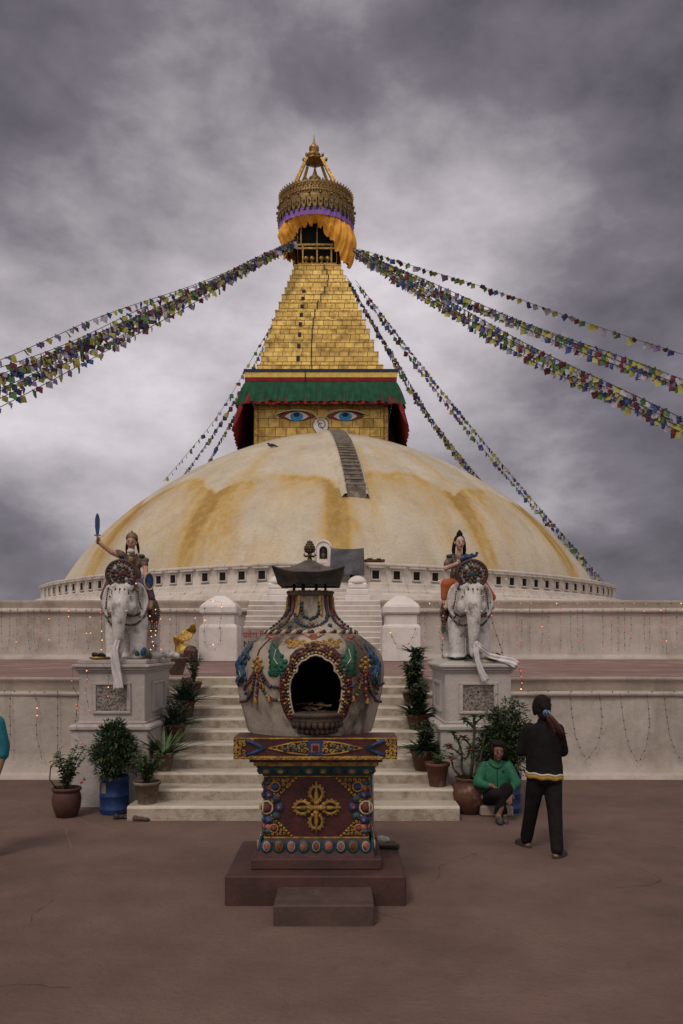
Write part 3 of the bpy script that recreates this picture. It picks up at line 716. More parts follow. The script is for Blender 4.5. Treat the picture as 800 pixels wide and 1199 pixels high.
# finial: four leaning legs, cross bar, two bell-shaped finials
cf = at_h(35); mb = MB()
ztop = 36.0
for k in range(4):
    a = PI/4+k*PI/2
    p0 = Vector((cr_+2.05*math.cos(a), 2.05*math.sin(a), 33.5)); p1 = Vector((cf-.03+.72*math.cos(a), .72*math.sin(a), ztop))
    mb.tube([p0, p1], [.17,.13], 4, sm=False)
mb.obj('finial_leg', M['gold'], stupa)
mb = MB(); mb.lathe([(.35,35.95),(.72,36.02),(.76,36.1),(.55,36.16),(.3,36.18)],8,(cf,0,0))
for k in range(8):
    a = k*PI/4; mb.sph((cf+.80*math.cos(a), .80*math.sin(a), 36.2),(.10,.10,.15),6,5)
mb.obj('finial_crossbar', M['gold'], stupa)
mb = MB(); mb.lathe([(.75,33.5),(.7,33.75),(.62,33.9),(.72,34.0),(.66,34.3),(.42,34.55),(.36,34.75),(.42,34.85),(.2,35.05),(.12,35.3),(.05,35.6),(.04,36.1)],24,(cf,0,0))
mb.obj('inner_finial', M['golddark'], stupa)
mb = MB(); mb.lathe([(.15,36.2),(.45,36.3),(.48,36.5),(.3,36.66),(.22,36.75),(.36,36.85),(.34,37.05),(.16,37.2),(.1,37.35),(.05,37.6),(.015,37.95)],20,(at_h(37.2),0,0))
mb.obj('top_finial', M['gold'], stupa)

# shrine, grey cloth, bird on the dome
t = thing('niche_shrine', 'small white arched shrine with a dark niche at the foot of the dome', 'shrine', (-.86, 38.5, 6.08))
mb = MB()
arch = [(.37*math.cos(PI*k/12), .62+.33*math.sin(PI*k/12)) for k in range(13)]
mb.prism([(-.37,-.05),(.37,-.05)]+arch, 0, .7)
mb.box(-.55,.55,-.12,.75,-.35,-.06); mb.obj('shrine_body', M['pillar'], t)
mb = MB(); mb.prism([(-.19,.1),(.19,.1)]+[(.19*math.cos(PI*k/10), .5+.2*math.sin(PI*k/10)) for k in range(11)], -.01, .02); mb.obj('niche', M['dark'], t)
mb = MB(); mb.sph((0,-.02,.25),(.12,.05,.15),10,6); mb.sph((0,-.02,.47),(.06,.05,.08),8,6); mb.obj('figure', mt_cop, t)
mb = MB(); mb.tube([(.37,-.02,0),(.37,-.02,.62)]+[(x,-.02,z) for x, z in arch]+[(-.37,-.02,0)], .05, 6); mb.obj('arch_moulding', M['pillar'], t)
mt_grey = mat('grey_tarpaulin', (.085,.085,.10), (.055,.055,.068), 2.5, .75, bump=.5, bscale=6)
rows = []
for j in range(22):
    f = j/21; row = []
    for k in range(20):
        s = k/19; x = (-.80+1.56*s)*(1+.03*f); zz = 6.55-1.3*f-.04*math.sin(s*PI)*(1-f)
        yy = -.35*f-.10*math.sin(s*9+f*3)*f-.03*math.sin(f*13+s*5)+(0 if f > 0 else .0)
        row.append((x, yy, zz))
    rows.append(row)
mb = MB(); mb.thick(rows, .02); mb.box(-.74,.74,.05,.6,5.4,6.52)
tag(mb.obj('tarpaulin', mt_grey, None, (.29, 38.2, .1)), 'grey cloth sheet hanging over a box at the foot of the dome', 'tarpaulin')
mb = MB(); mb.box(-.5,.5,-.1,.3,0,.12,bev=.02); mb.box(-.35,-.1,-.12,.2,.12,.17); mb.box(.1,.3,-.12,.2,.12,.16)
tag(mb.obj('stone_slab', mt_cop, None, (1.6, 39.3, 6.12)), 'low dark slab on the drum ledge right of the grey cloth', 'slab')
t = thing('bird', 'dark bird perched near the top of the dome, left of the eyes', 'bird', (0,0,0))
bp_ = None
for kk in range(200, 899):   # where the ray through the bird meets the dome
    d = 40+kk*.02; q = P(318, 524, d); r = math.hypot(q.x-SXc, q.y-SYc)
    if r < DA and q.z < DZ+DB*(1-(r/DA)**DP)**(1/DP): bp_ = q; break
t.location = bp_ if bp_ else (0,50,15)
mt_bird = mat('dark_feathers', (.02,.02,.024), (.035,.035,.04), 8, .6)
mb = MB(); mb.sph((0,0,.14),(.22,.10,.10),10,7); mb.sph((-.19,0,.24),(.07,.06,.065),8,6); mb.tube([(-.24,0,.235),(-.31,0,.22)],[.025,.004],5); mb.tube([(.15,0,.13),(.4,0,.06)],[.07,.03],6)
mb.tube([(-.02,.03,.06),(-.02,.03,-.02)],.012,4); mb.tube([(-.02,-.03,.06),(-.02,-.03,-.02)],.012,4)
remeshed(mb, 'bird_body', mt_bird, .02, 2, t)
# ================================================================== incense burner
mt_pot = mat('burner_limewash', (.37,.32,.265), (.26,.215,.175), 3.0, .85, bump=.5, bscale=22, c3=(.065,.048,.038), s3=3.4, t3=(.41,.60), fine=.25, stretch=(1,1,.55))
mt_neck = mat('scorched_neck', (.17,.11,.075), (.09,.06,.045), 6, .8, bump=.5, c3=(.035,.026,.022), s3=5)
mt_roof = mat('burner_sheet_roof', (.026,.024,.024), (.045,.038,.036), 7, .6, .5, bump=.4, bscale=30, c3=(.075,.05,.035), s3=4)
mt_bronze = mat('bronze_finial', (.06,.042,.028), (.12,.085,.05), 20, .45, .6, bump=.5, bscale=60)
pg = mat('ochre_gold_relief', (.42,.25,.055), (.22,.12,.03), 14, .5, .25, bump=.6, bscale=60, c3=(.06,.03,.012), s3=18, t3=(.55,.7))
pred = mat('maroon_relief', (.17,.035,.028), (.09,.022,.02), 14, .6, bump=.4, bscale=60, c3=(.03,.02,.018), s3=16)
pblue = mat('blue_relief', (.02,.05,.155), (.012,.028,.09), 12, .55, bump=.4, bscale=50, c3=(.10,.14,.22), s3=14, t3=(.6,.7))
pgrn = mat('green_relief', (.010,.088,.050), (.007,.045,.028), 12, .55, bump=.4, bscale=50, c3=(.03,.12,.08), s3=16, t3=(.62,.72))
pteal = mat('teal_relief', (.02,.075,.085), (.012,.04,.05), 12, .55, bump=.4, bscale=50)
ppink = mat('salmon_relief', (.38,.13,.085), (.24,.07,.05), 12, .6, bump=.4, bscale=50, c3=(.10,.05,.04), s3=14)
pcream = mat('cream_relief', (.48,.42,.30), (.32,.27,.19), 12, .6, bump=.4, bscale=50)
pmar = mat('maroon_panel', (.060,.014,.014), (.036,.010,.010), 7, .5, bump=.3, bscale=30, c3=(.09,.03,.026), s3=5, t3=(.6,.75))
mt_plinth = mat('plinth_oxide_red', (.070,.030,.025), (.045,.022,.019), 3, .75, bump=.4, bscale=18, c3=(.14,.095,.08), s3=2.2, t3=(.56,.74), fine=.2)
mt_stepst = mat('plinth_step_concrete', (.085,.050,.042), (.055,.034,.029), 3, .8, bump=.4, bscale=20, c3=(.15,.115,.10), s3=3.2, t3=(.55,.75), fine=.2)
PAL = [pg, pred, pblue, pgrn, pteal, ppink, pcream, pmar]; GO, RE, BL, GR, TE, PI_, CR, MA = range(8)
BX, BY = -.275, 7.15                                 # axis of the pot
burner = thing('incense_burner', 'tall painted pot-shaped incense burner with metal roof on a carved maroon pedestal', 'incense burner', (0,0,0))
PX0, PX1 = -.21-.735, -.21+.735
pcx = -.21
# plinth and step
mb = MB(); mb.box(pcx-.73, pcx+.73, 6.52, 7.70, -.02, .24, bev=.012); mb.obj('plinth', mt_plinth, burner)
mb = MB(); mb.box(-.51, .245, 6.05, 6.515, -.02, .158, bev=.012); mb.obj('plinth_step', mt_stepst, burner)
mb = MB(); mb.box(pcx-.56+.02, pcx+.56-.02, 6.70, 7.68, .241, .33, bev=.01); mb.obj('foot_course', mt_plinth, burner)
KC = (pcx, 7.2)
def frust(mb, w0, w1, z0, z1, mi=0, n=1):
    """square frustum; half widths"""
    cx, cy = KC
    vs = [(cx+sx*w, cy+sy*w, z) for w, z in ((w0,z0),(w1,z1)) for sx, sy in ((-1,-1),(1,-1),(1,1),(-1,1))]
    mb.add(vs, [(3,2,1,0),(4,5,6,7),(0,1,5,4),(1,2,6,5),(2,3,7,6),(3,0,4,7)], mi)
SH = .43      # half width of the shaft
mb = MB(); frust(mb, SH, SH, .47, 1.01); mb.obj('shaft', pmar, burner)
mb = MB(); frust(mb, .49, SH+.005, .33, .49); mb.obj('lotus_base', pmar, burner)
mb = MB(); frust(mb, SH+.012, .50, 1.008, 1.10, 0); mb.obj('lotus_cornice', pteal, burner)
mb = MB(); frust(mb, .515, .515, 1.1005, 1.135, 0); mb.obj('cornice_band', pg, burner)
mb = MB(); frust(mb, .545, .545, 1.1355, 1.175, 0); mb.obj('cornice_fillet', pred, burner)
TW = .66
mb = MB(); mb.box(pcx-TW, pcx+TW, 7.2-TW, 6.93, 1.1755, 1.352); mb.obj('top_slab', pmar, burner)
mb = MB(); mb.lathe([(.36,1.1755),(.36,1.353)], 32, (BX, BY, 0)); mb.obj('pot_foot', mt_plinth, burner)
# mapping from photo crop coordinates (crop origin 250,840 scale 3.3333) to a plane y=D
def q4(x, y, D, off=0.0): 
    v = P(250+x/3.3333, 840+y/3.3333, D); return v
def spiral(c, r0, turns, ang, d, flip=1, n=16, k=.12):
    """scroll in the (x,z) plane at y=d"""
    pts = []
    for i in range(n+1):
        f = i/n; a = ang+flip*turns*2*PI*f; r = r0*(1-f*(1-k)); pts.append((c[0]+r*math.cos(a), d, c[1]+r*math.sin(a)))
    return pts
def scroll(mb, x, z, r, d, ang, flip, mi=GO, w=None):
    w = w or r*.26
    p = spiral((x, z), r, 1.15, ang, d, flip); mb.tube(p, [w*(1-.6*i/len(p)) for i in range(len(p))], 6, mi)
    mb.sph((x, d-.002, z), r*.2, 6, 5, mi)
def filigree_tri(mb, corner, ux, uz, size, d, rs=random.Random(3), boss=BL, boss2=None):
    """corner ornament: scrolls filling a right triangle; ux,uz = inward directions"""
    cx, cz = corner; n = 6
    for i in range(n):
        for j in range(n-i):
            x = cx+ux*size*(i+.45)/n; z = cz+uz*size*(j+.45)/n
            if abs((i-1.2))<1 and abs((j-1.2))<1: continue
            scroll(mb, x, z, size/n*.40, d-.006*((i+j)%2), rs.uniform(0,6.28), rs.choice((-1,1)), GO, size/n*.15)
    for k in range(11):   # lobed outer edge
        f = k/10; mb.sph((cx+ux*size*1.02*f, d-.006, cz+uz*size*1.02*(1-f)), (size*.052,.012,size*.052), 8, 5, GO)
    mb.sph((cx+ux*size*.30, d-.01, cz+uz*size*.30), (size*.13,.022,size*.13), 12, 7, boss)
    rr = [(cx+ux*size*.30+size*.165*math.cos(a*PI/8), d-.008, cz+uz*size*.30+size*.165*math.sin(a*PI/8)) for a in range(16)]
    mb.tube(rr, size*.035, 5, GO, closed=True)
# front and side faces: same carving, rotated round the pedestal axis
def face_ornaments(a):
    mb = MB(); d = -SH-.004; front = a == 0
    zt, zb = 1.0, .50
    s = .24
    filigree_tri(mb, (-SH+.015, zt-.01), 1, -1, s, d, random.Random(1), BL); filigree_tri(mb, (SH-.015, zt-.01), -1, -1, s, d, random.Random(2), BL)
    filigree_tri(mb, (-SH+.015, zb+.01), 1, 1, s*.85, d, random.Random(4), RE); filigree_tri(mb, (SH-.015, zb+.01), -1, 1, s*.85, d, random.Random(5), RE)
    for sx in (-1, 1):      # side medallions: blue cloud lobes round a red boss
        x = sx*(SH-.035); z = .745
        for k in range(5):
            aa = PI/2+sx*PI*k/4 if sx > 0 else PI/2+PI*k/4
            aa = PI/2+PI*k/4 if sx > 0 else PI/2-PI*k/4
            mb.sph((x+.085*math.cos(aa), d-.004, z+.105*math.sin(aa)), (.036,.018,.036), 10, 6, (BL,TE,BL,TE,BL)[k])
            mb.sph((x+.085*math.cos(aa), d-.02, z+.105*math.sin(aa)), (.014,.012,.014), 8, 5, (PI_,RE,PI_,RE,PI_)[k])
        mb.sph((x-sx*.10, d-.004, z), (.026,.018,.042), 10, 6, BL); mb.sph((x-sx*.10, d-.018, z), (.012,.012,.02), 8, 5, RE)
        mb.sph((x+sx*.02, d-.012, z), (.040,.034,.040), 14, 8, RE)
        ring = [(x+sx*.02+.052*math.cos(t*PI/8), d-.008, z+.052*math.sin(t*PI/8)) for t in range(16)]; mb.tube(ring, .009, 5, CR, closed=True)
        mb.sph((x, d-.003, z+.165), (.035,.016,.028), 8, 5, PI_); mb.sph((x, d-.003, z-.165), (.035,.016,.028), 8, 5, PI_)
        for zz in (z+.20, z-.20): mb.sph((x+sx*.01, d-.004, zz), (.03,.016,.02), 8, 5, TE)
    # crossed vajra
    for k in range(4):
        aa = k*PI/2; ca, sa = math.cos(aa), math.sin(aa)
        L = .205 if k % 2 == 0 else .22
        def rot(u, v, y): return (u*ca-v*sa, y, u*sa+v*ca+.745)
        lobe = [rot(.118+.058*math.cos(q*PI/8), .052*math.sin(q*PI/8), d-.012) for q in range(16)]
        mb.tube(lobe, .0145, 7, GO, closed=True)
        for q in range(9):
            b_ = -PI*.62+q*PI*1.24/8; mb.sph(rot(.120+.070*math.cos(b_), .064*math.sin(b_), d-.008), (.0125,.010,.0125), 7, 5, GO)
        for sg in (-1, 1): mb.sph(rot(.062, .030*sg, d-.012), (.018,.014,.018), 8, 5, GO)
        mb.tube([rot(u, 0, d-.022) for u in (.02,.06,.10,.15,L)], [.02,.014,.020,.012,.006], 8, GO)
        mb.sph(rot(.042, 0, d-.018), (.026,.022,.026), 10, 6, GO); mb.sph(rot(.085, 0, d-.03), (.013,.012,.013), 8, 5, PI_ if k % 2 else TE)
    mb.sph((0, d-.022, .745), (.030,.026,.030), 12, 8, GO); mb.sph((0, d-.044, .745), .011, 8, 5, PI_)
    # frame strips
    mb.box(-SH, SH, d-.006, d+.002, .488, .50, GO); mb.box(-SH, SH, d-.004, d+.002, 1.0, 1.008, GO)
    # lotus base petals
    for k in range(9):
        f = (k-4)/4.5; zc_ = .405
        for (w_, h_, mi, o) in ((.055,.070,(GR,TE,BL)[k%3],0),(.043,.056,(BL,GR,TE)[k%3],.016),(.033,.044,(CR,GO)[k%2],.027),(.028,.038,(PI_,RE,PI_)[k%3],.034)):
            x = f*(.462); y = -(.462)-.004-o*.6
            mb.sph((x, y-.01*(zc_-.405), zc_+.012+o*.5), (w_, .014, h_), 14, 6, mi)
    # cornice petals
    for k in range(8):
        f = (k-3.5)/4; x = f*.475; y = -.468
        mb.sph((x, y-.002, 1.055), (.052,.020,.040), 12, 6, (GR,TE)[k%2]); mb.sph((x, y-.018, 1.05), (.026,.012,.02), 10, 5, (PI_,GO,RE)[k%3])
    # top slab front: gilded relief
    if front:
        d2 = -TW-.003; zc_ = 1.268
        mb.box(-TW, TW, d2-.007, d2+.001, 1.176, 1.204, GO); mb.box(-TW, TW, d2-.004, d2+.001, 1.340, 1.352, GO)
        for k in range(26): mb.sph((-TW+.025+k*(2*TW-.05)/25, d2-.008, 1.19), (.018,.007,.008), 6, 4, GO)
        r5 = random.Random(11)
        for sx in (-1, 1):
            for i in range(5):
                for j in range(4-i if i < 4 else 1):
                    for sv in (-1, 1):
                        scroll(mb, sx*(TW-.02-.032*i), zc_+sv*(.058-.026*j), .015, d2-.004, r5.uniform(0,6), r5.choice((-1,1)), GO, .007)
            pl = [(sx*(TW-.10), zc_+.065), (sx*(TW-.17), zc_+.035), (sx*(TW-.235), zc_), (sx*(TW-.17), zc_-.035), (sx*(TW-.10), zc_-.06)]
            mb.tube([(x, d2-.003, z) for x, z in pl], .016, 6, BL); mb.tube([(x-sx*.02, d2-.006, z) for x, z in pl], .007, 5, TE)
            # central flame-shaped ornament
            for i in range(7):
                x = sx*(.085+.045*i); w_ = .042-.0052*i
                scroll(mb, x, zc_+.022*(1-i/8), w_*.62, d2-.005, r5.uniform(0,6), sx, GO, w_*.22); scroll(mb, x, zc_-.022*(1-i/8), w_*.62, d2-.005, r5.uniform(0,6), -sx, GO, w_*.22)
                if i in (1, 2, 3, 4): mb.sph((x+.02, d2-.010, zc_+(.012 if i%2 else -.012)), (.019,.012,.019), 10, 6, TE)
            mb.tube([(sx*.06, d2-.004, zc_+.055), (sx*.2, d2-.004, zc_+.04), (sx*.38, d2-.004, zc_)], [.008,.008,.004], 5, GO)
            mb.tube([(sx*.06, d2-.004, zc_-.055), (sx*.2, d2-.004, zc_-.04), (sx*.38, d2-.004, zc_)], [.008,.008,.004], 5, GO)
        mb.box(-.066,.066,d2-.008,d2+.001,zc_-.058,zc_+.058,BL,bev=.004); mb.box(-.036,.036,d2-.018,d2-.008,zc_-.036,zc_+.036,PI_,bev=.004); mb.box(-.022,.022,d2-.022,d2-.018,zc_-.022,zc_+.022,MA)
    Mz = Matrix.Translation((KC[0], KC[1], 0)) @ Matrix.Rotation(a, 4, 'Z')
    mb.v = [tuple(Mz @ Vector(v)) for v in mb.v]
    return mb
for a, nm in ((0, 'front'), (PI/2, 'side'), (-PI/2, 'side')):
    face_ornaments(a).obj('carved_relief', PAL, burner)

# pot body as a surface of revolution with an arched opening
pz = lambda z: 3.116-.002258*z
prof = [(.40,1.352),(.532,pz(800)),(.560,pz(760)),(.592,pz(700)),(.622,pz(650)),(.640,pz(600)),(.648,pz(560)),(.648,pz(540)),(.640,pz(510)),(.620,pz(485)),(.578,pz(460)),(.515,pz(440)),(.455,pz(420)),(.395,pz(402)),(.335,pz(385)),(.283,pz(368)),(.240,pz(350)),(.212,pz(330)),(.196,pz(305)),(.190,pz(280)),(.190,pz(245))]
def pot_r(z):
    if z <= prof[1][1]: return prof[1][0]
    for i in range(1, len(prof)-1):
        if prof[i][1] <= z <= prof[i+1][1]:
            i0, i3 = max(i-1, 1), min(i+2, len(prof)-1)
            f = (z-prof[i][1])/(prof[i+1][1]-prof[i][1]); p0, p1, p2, p3 = prof[i0][0], prof[i][0], prof[i+1][0], prof[i3][0]
            return .5*((2*p1)+(-p0+p2)*f+(2*p0-5*p1+4*p2-p3)*f*f+(-p0+3*p1-3*p2+p3)*f**3)
    return prof[-1][0]
def hit(x, y, off=0.0):
    """photo crop coordinates (origin 250,620, scale 3.3333) -> point on the front of the pot, pushed out by off"""
    px, py = 250+x/3.3333, 620+y/3.3333; dx, dz = (px-CX)/F, (CY-py)/F
    d = 6.3
    while d < 7.6:
        z = H+dz*d
        if math.hypot(dx*d-BX, d-BY) <= pot_r(z)+off: break
        d += .003
    if d >= 7.6:
        d = 7.15; z = H+dz*d; s = 1 if dx*d > BX else -1
        return Vector((BX+s*(pot_r(z)+off), BY, z))
    return Vector((dx*d, d, z))
ARCH = [(322,735),(310,700),(303,660),(300,620),(304,590),(316,566),(328,556),(330,535),(345,518),(362,512),(376,500),(400,494),(424,500),(438,512),(455,518),(470,535),(472,556),(484,566),(496,590),(500,620),(497,660),(490,700),(480,735)]
def inside(x, y, poly):
    c = False; j = len(poly)-1
    for i in range(len(poly)):
        if (poly[i][1] > y) != (poly[j][1] > y) and x < (poly[j][0]-poly[i][0])*(y-poly[i][1])/(poly[j][1]-poly[i][1])+poly[i][0]: c = not c
        j = i
    return c
nth, nz_ = 360, 170; zA, zB = 1.352, pz(245)
vs2, fs2 = [], []
for i in range(nz_+1):
    z = zA+(zB-zA)*i/nz_; r = pot_r(z)
    for k in range(nth):
        a = 2*PI*k/nth; rr = r+.006*noise.noise(Vector((math.cos(a)*3, math.sin(a)*3, z*4)))
        vs2.append((BX+rr*math.cos(a), BY+rr*math.sin(a), z))
for i in range(nz_):
    for k in range(nth):
        x = sum(vs2[q][0] for q in (i*nth+k, (i+1)*nth+(k+1)%nth))/2; y = sum(vs2[q][1] for q in (i*nth+k, (i+1)*nth+(k+1)%nth))/2; z = zA+(zB-zA)*(i+.5)/nz_
        if y < BY-.3:
            cxp = (CX+x*F/y-250)*3.3333; cyp = (CY-(z-H)*F/y-620)*3.3333
            if inside(cxp, cyp, ARCH): continue
        fs2.append((i*nth+k, i*nth+(k+1)%nth, (i+1)*nth+(k+1)%nth, (i+1)*nth+k))
mb = MB(); mb.add(vs2, fs2, 0, True); mb.obj('pot', mt_pot, burner)
mb = MB(); mb.lathe([(max(.02,pot_r(1.36+.06*k)-.05), 1.36+.06*k) for k in range(20)], 40, (BX,BY,0), cap=True); 
# inner firebox: soot-black, open toward the arch
inn = []
for k in range(25):
    a = PI*(-.5)+0; 
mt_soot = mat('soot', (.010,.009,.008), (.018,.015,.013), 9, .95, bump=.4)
mb = MB(); rows = []
for k in range(21):
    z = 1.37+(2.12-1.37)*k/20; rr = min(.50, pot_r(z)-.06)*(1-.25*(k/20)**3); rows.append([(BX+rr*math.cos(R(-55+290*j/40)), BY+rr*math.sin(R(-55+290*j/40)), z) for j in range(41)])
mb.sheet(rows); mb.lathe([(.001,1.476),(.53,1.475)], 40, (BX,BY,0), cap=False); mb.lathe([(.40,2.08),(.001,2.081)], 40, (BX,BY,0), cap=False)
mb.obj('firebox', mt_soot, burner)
# jamb of the opening, one continuous strip going in
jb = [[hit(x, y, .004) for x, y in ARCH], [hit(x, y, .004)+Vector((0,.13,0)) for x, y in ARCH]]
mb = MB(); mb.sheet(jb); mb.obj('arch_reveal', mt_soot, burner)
def beads(mb, path, r, mis, step=1.0, off=.0, sq=1.0):
    """row of beads following a crop-coordinate polyline over the pot"""
    pts = [hit(x, y, off) for x, y in path]; L = [0]
    for a, b in zip(pts, pts[1:]): L.append(L[-1]+(b-a).length)
    n = max(2, int(L[-1]/(2*r*step))); k = 0
    for i in range(n+1):
        s = L[-1]*i/n; j = 0
        while j < len(L)-2 and L[j+1] < s: j += 1
        q = pts[j].lerp(pts[j+1], (s-L[j])/max(1e-6, L[j+1]-L[j]))
        mb.sph(q, r*(1+.12*rnd.uniform(-1,1)), 8, 6, mis[i % len(mis)])
def tubeon(mb, path, r, mi, off=.004):
    pts = []
    for a, b in zip(path, path[1:]):
        for k in range(5): pts.append(hit(a[0]+(b[0]-a[0])*k/5, a[1]+(b[1]-a[1])*k/5, off))
    pts.append(hit(*path[-1], off)); rr = r if not isinstance(r, tuple) else [r[0]+(r[1]-r[0])*i/(len(pts)-1) for i in range(len(pts))]
    mb.tube(pts, rr, 7, mi)
def scale_arch(s, cx=400, cy=640): return [(cx+(x-cx)*s, cy+(y-cy)*s if y < 700 else y) for x, y in ARCH]
mb = MB()
for q, w_ in ((1.10,.020),(1.19,.022),(1.28,.022),(1.36,.016)): tubeon(mb, scale_arch(q), w_, MA, -.006)
tubeon(mb, scale_arch(1.03), .008, CR, .006)
beads(mb, scale_arch(1.10), .0105, [GO, CR], 1.5, .014); beads(mb, scale_arch(1.19), .0125, [MA, RE, GO, MA], 1.1, .016)
beads(mb, scale_arch(1.28), .0130, [MA, GO, MA], 1.2, .016); beads(mb, scale_arch(1.36), .0115, [MA, RE], 1.15, .008)
mb.obj('beaded_arch', PAL, burner)
# collars
mb = MB(); mb.lathe([(.17,pz(262)),(.198,pz(262)),(.204,pz(252)),(.198,pz(243)),(.16,pz(243))], 48, (BX,BY,0), cap=True)
for k in range(28): a = 2*PI*k/28; mb.sph((BX+.20*math.cos(a), BY+.20*math.sin(a), pz(246)), .012, 6, 5)
mb.obj('neck_collar', mt_neck, burner)
mb = MB()
for k in range(20):        # long drops running down the neck
    a = 2*PI*(k+.5)/20; 
    if abs(((math.degrees(a)-268+180)%360)-180) < 24: continue
    pts = [(BX+(pot_r(z)+.006)*math.cos(a), BY+(pot_r(z)+.006)*math.sin(a), z) for z in [pz(262+ (345-262)*j/7) for j in range(8)]]
    mb.tube(pts, [.014,.016,.018,.018,.017,.016,.015,.007], 6, (RE, GO, MA)[k % 3])
for path, mm in (([(345,285),(344,318),(354,340),(378,350),(402,340),(413,318),(413,285)], [TE,TE,MA]), ([(318,330),(326,362),(350,376),(383,382),(418,372),(440,356),(446,325)], [TE,BL,RE]),
                 ([(300,335),(285,362),(262,382),(240,392)], [TE,RE]), ([(462,335),(478,362),(500,382),(524,392)], [TE,RE]), ([(296,310),(270,345),(245,365),(215,385)], [TE,RE,MA]), ([(458,305),(486,345),(510,362),(540,388)], [TE,RE,MA])):
    beads(mb, path, .0155, mm, 1.0, .010)
for x, y, r, mi in ((385,370,.022,PI_),(385,370,.012,GO),(298,380,.02,TE),(455,375,.02,TE),(262,372,.018,RE),(505,374,.018,RE)): mb.sph(hit(x, y, .012+(.012 if r == .012 else 0)), r, 10, 7, mi)
mb.obj('neck_garland', PAL, burner)
mb = MB(); zc_ = pz(404); n = 52
for k in range(n):
    a0 = 2*PI*k/n; rr = .405
    p0 = Vector((BX+rr*math.cos(a0), BY+rr*math.sin(a0), zc_-.012)); p1 = Vector((BX+rr*math.cos(a0+.11), BY+rr*math.sin(a0+.11), zc_+.012))
    mb.tube([p0, p1], .017, 6, (CR, MA)[k % 2])
mb.obj('rope_collar', PAL, burner)
mb = MB(); mb.lathe([(.425,pz(414)-.007),(.437,pz(414)),(.42,pz(414)+.008)], 64, (BX,BY,0), cap=False, mi=0); mb.obj('shoulder_line', pred, burner)
# scrolled leaves, centre scrolls, swags
def leaf(cx, cy, w, h, mi, flip, hl):
    """flame-like curled leaf built of overlapping lobes following the pot"""
    mb = MB(); n = 18
    for i in range(n):
        f = i/(n-1); y = cy+h*(.5-f); ww = w*(.50*math.sin(PI*min(1, .16+f*.86))**.8)*(1-.35*f)
        x = cx+flip*w*.16*math.sin(f*5)
        q = hit(x, y, .004); mb.sph(q, (ww/3.333*.0072, .016, h/n/3.333*.0072*1.9), 12, 6, mi)
        for s in ((-1, 1) if i % 3 == 1 else ()):
            q = hit(x+s*ww*.85, y+h*.03, .004); mb.sph(q, (.026*(1.1-f*.6), .016, .028*(1.1-f*.6)), 8, 6, mi)
    tubeon(mb, [(cx+flip*w*.1, cy-h*.45), (cx, cy-h*.2), (cx-flip*w*.12, cy+h*.05), (cx, cy+h*.28)], (.005,.012), mi, .022)
    sp = [(cx+flip*w*.28+w*.20*(1-k/14)*math.cos(k*.55), cy+h*.28+w*.22*(1-k/14)*math.sin(k*.55)) for k in range(12)]
    tubeon(mb, sp, (.016,.008), mi, .012); tubeon(mb, [(cx+flip*w*.02, cy-h*.3), (cx-flip*w*.1, cy), (cx+flip*w*.1, cy+h*.2)], .004, hl, .032)
    return mb
leaf(243, 503, 76, 120, GR, 1, CR).obj('green_leaf', PAL, burner); leaf(530, 503, 74, 122, GR, -1, CR).obj('green_leaf', PAL, burner)
def blueleaf(pts, s):
    mb = MB()
    for (x, y, r) in pts[2:]:
        for dx, dy, q in ((-s*9,4,.8),(-s*3,10,.9),(-s*15,12,.6)): mb.sph(hit(x+dx, y+dy, .0), (r*1.2*q, r*.8, r*1.5*q), 8, 6, (BL,BL,TE)[(dy+int(y))%3])
    for (x, y, r) in pts: mb.sph(hit(x, y, .002), (r*1.35, r, r*1.6), 9, 7, BL)
    tubeon(mb, [(p[0], p[1]) for p in pts], (.010,.016), TE, .022); tubeon(mb, [(p[0]+s*6, p[1]+8) for p in pts[1:]], .006, CR, .026)
    return mb
blueleaf([(150,452,.012),(136,470,.018),(124,490,.024),(112,508,.028),(103,528,.032),(108,550,.034),(114,572,.028),(98,590,.022)], -1).obj('blue_leaf', PAL, burner)
blueleaf([(592,450,.012),(604,468,.018),(616,488,.024),(627,508,.028),(636,528,.032),(633,552,.034),(628,574,.028),(640,592,.022)], 1).obj('blue_leaf', PAL, burner)
mb = MB()
for s in (-1, 1):
    for (dx, dy, r, fl) in ((24,22,17,1),(52,26,15,-1),(78,18,15,1),(98,8,10,-1),(40,8,9,1),(66,6,9,-1),(90,24,8,1)):
        sp = [(391+s*(dx+r*(1-k/15)*math.cos(k*.6*fl)), 430+dy+r*(1-k/15)*math.sin(k*.6*fl)) for k in range(13)]
        tubeon(mb, sp, (.011,.006), GO, .008)
    tubeon(mb, [(391,440),(391+s*30,448),(391+s*70,440),(391+s*108,432)], (.013,.006), GO, .006)
for k in range(6): a = k*PI/3; mb.sph(hit(390+11*math.cos(a), 418+9*math.sin(a), .006), .014, 8, 6, PI_)
mb.sph(hit(390,418,.018), .010, 8, 6, GO); tubeon(mb, [(350,408),(370,420),(391,428),(412,420),(432,408)], .008, PI_, .004)
mb.obj('centre_scroll', PAL, burner)
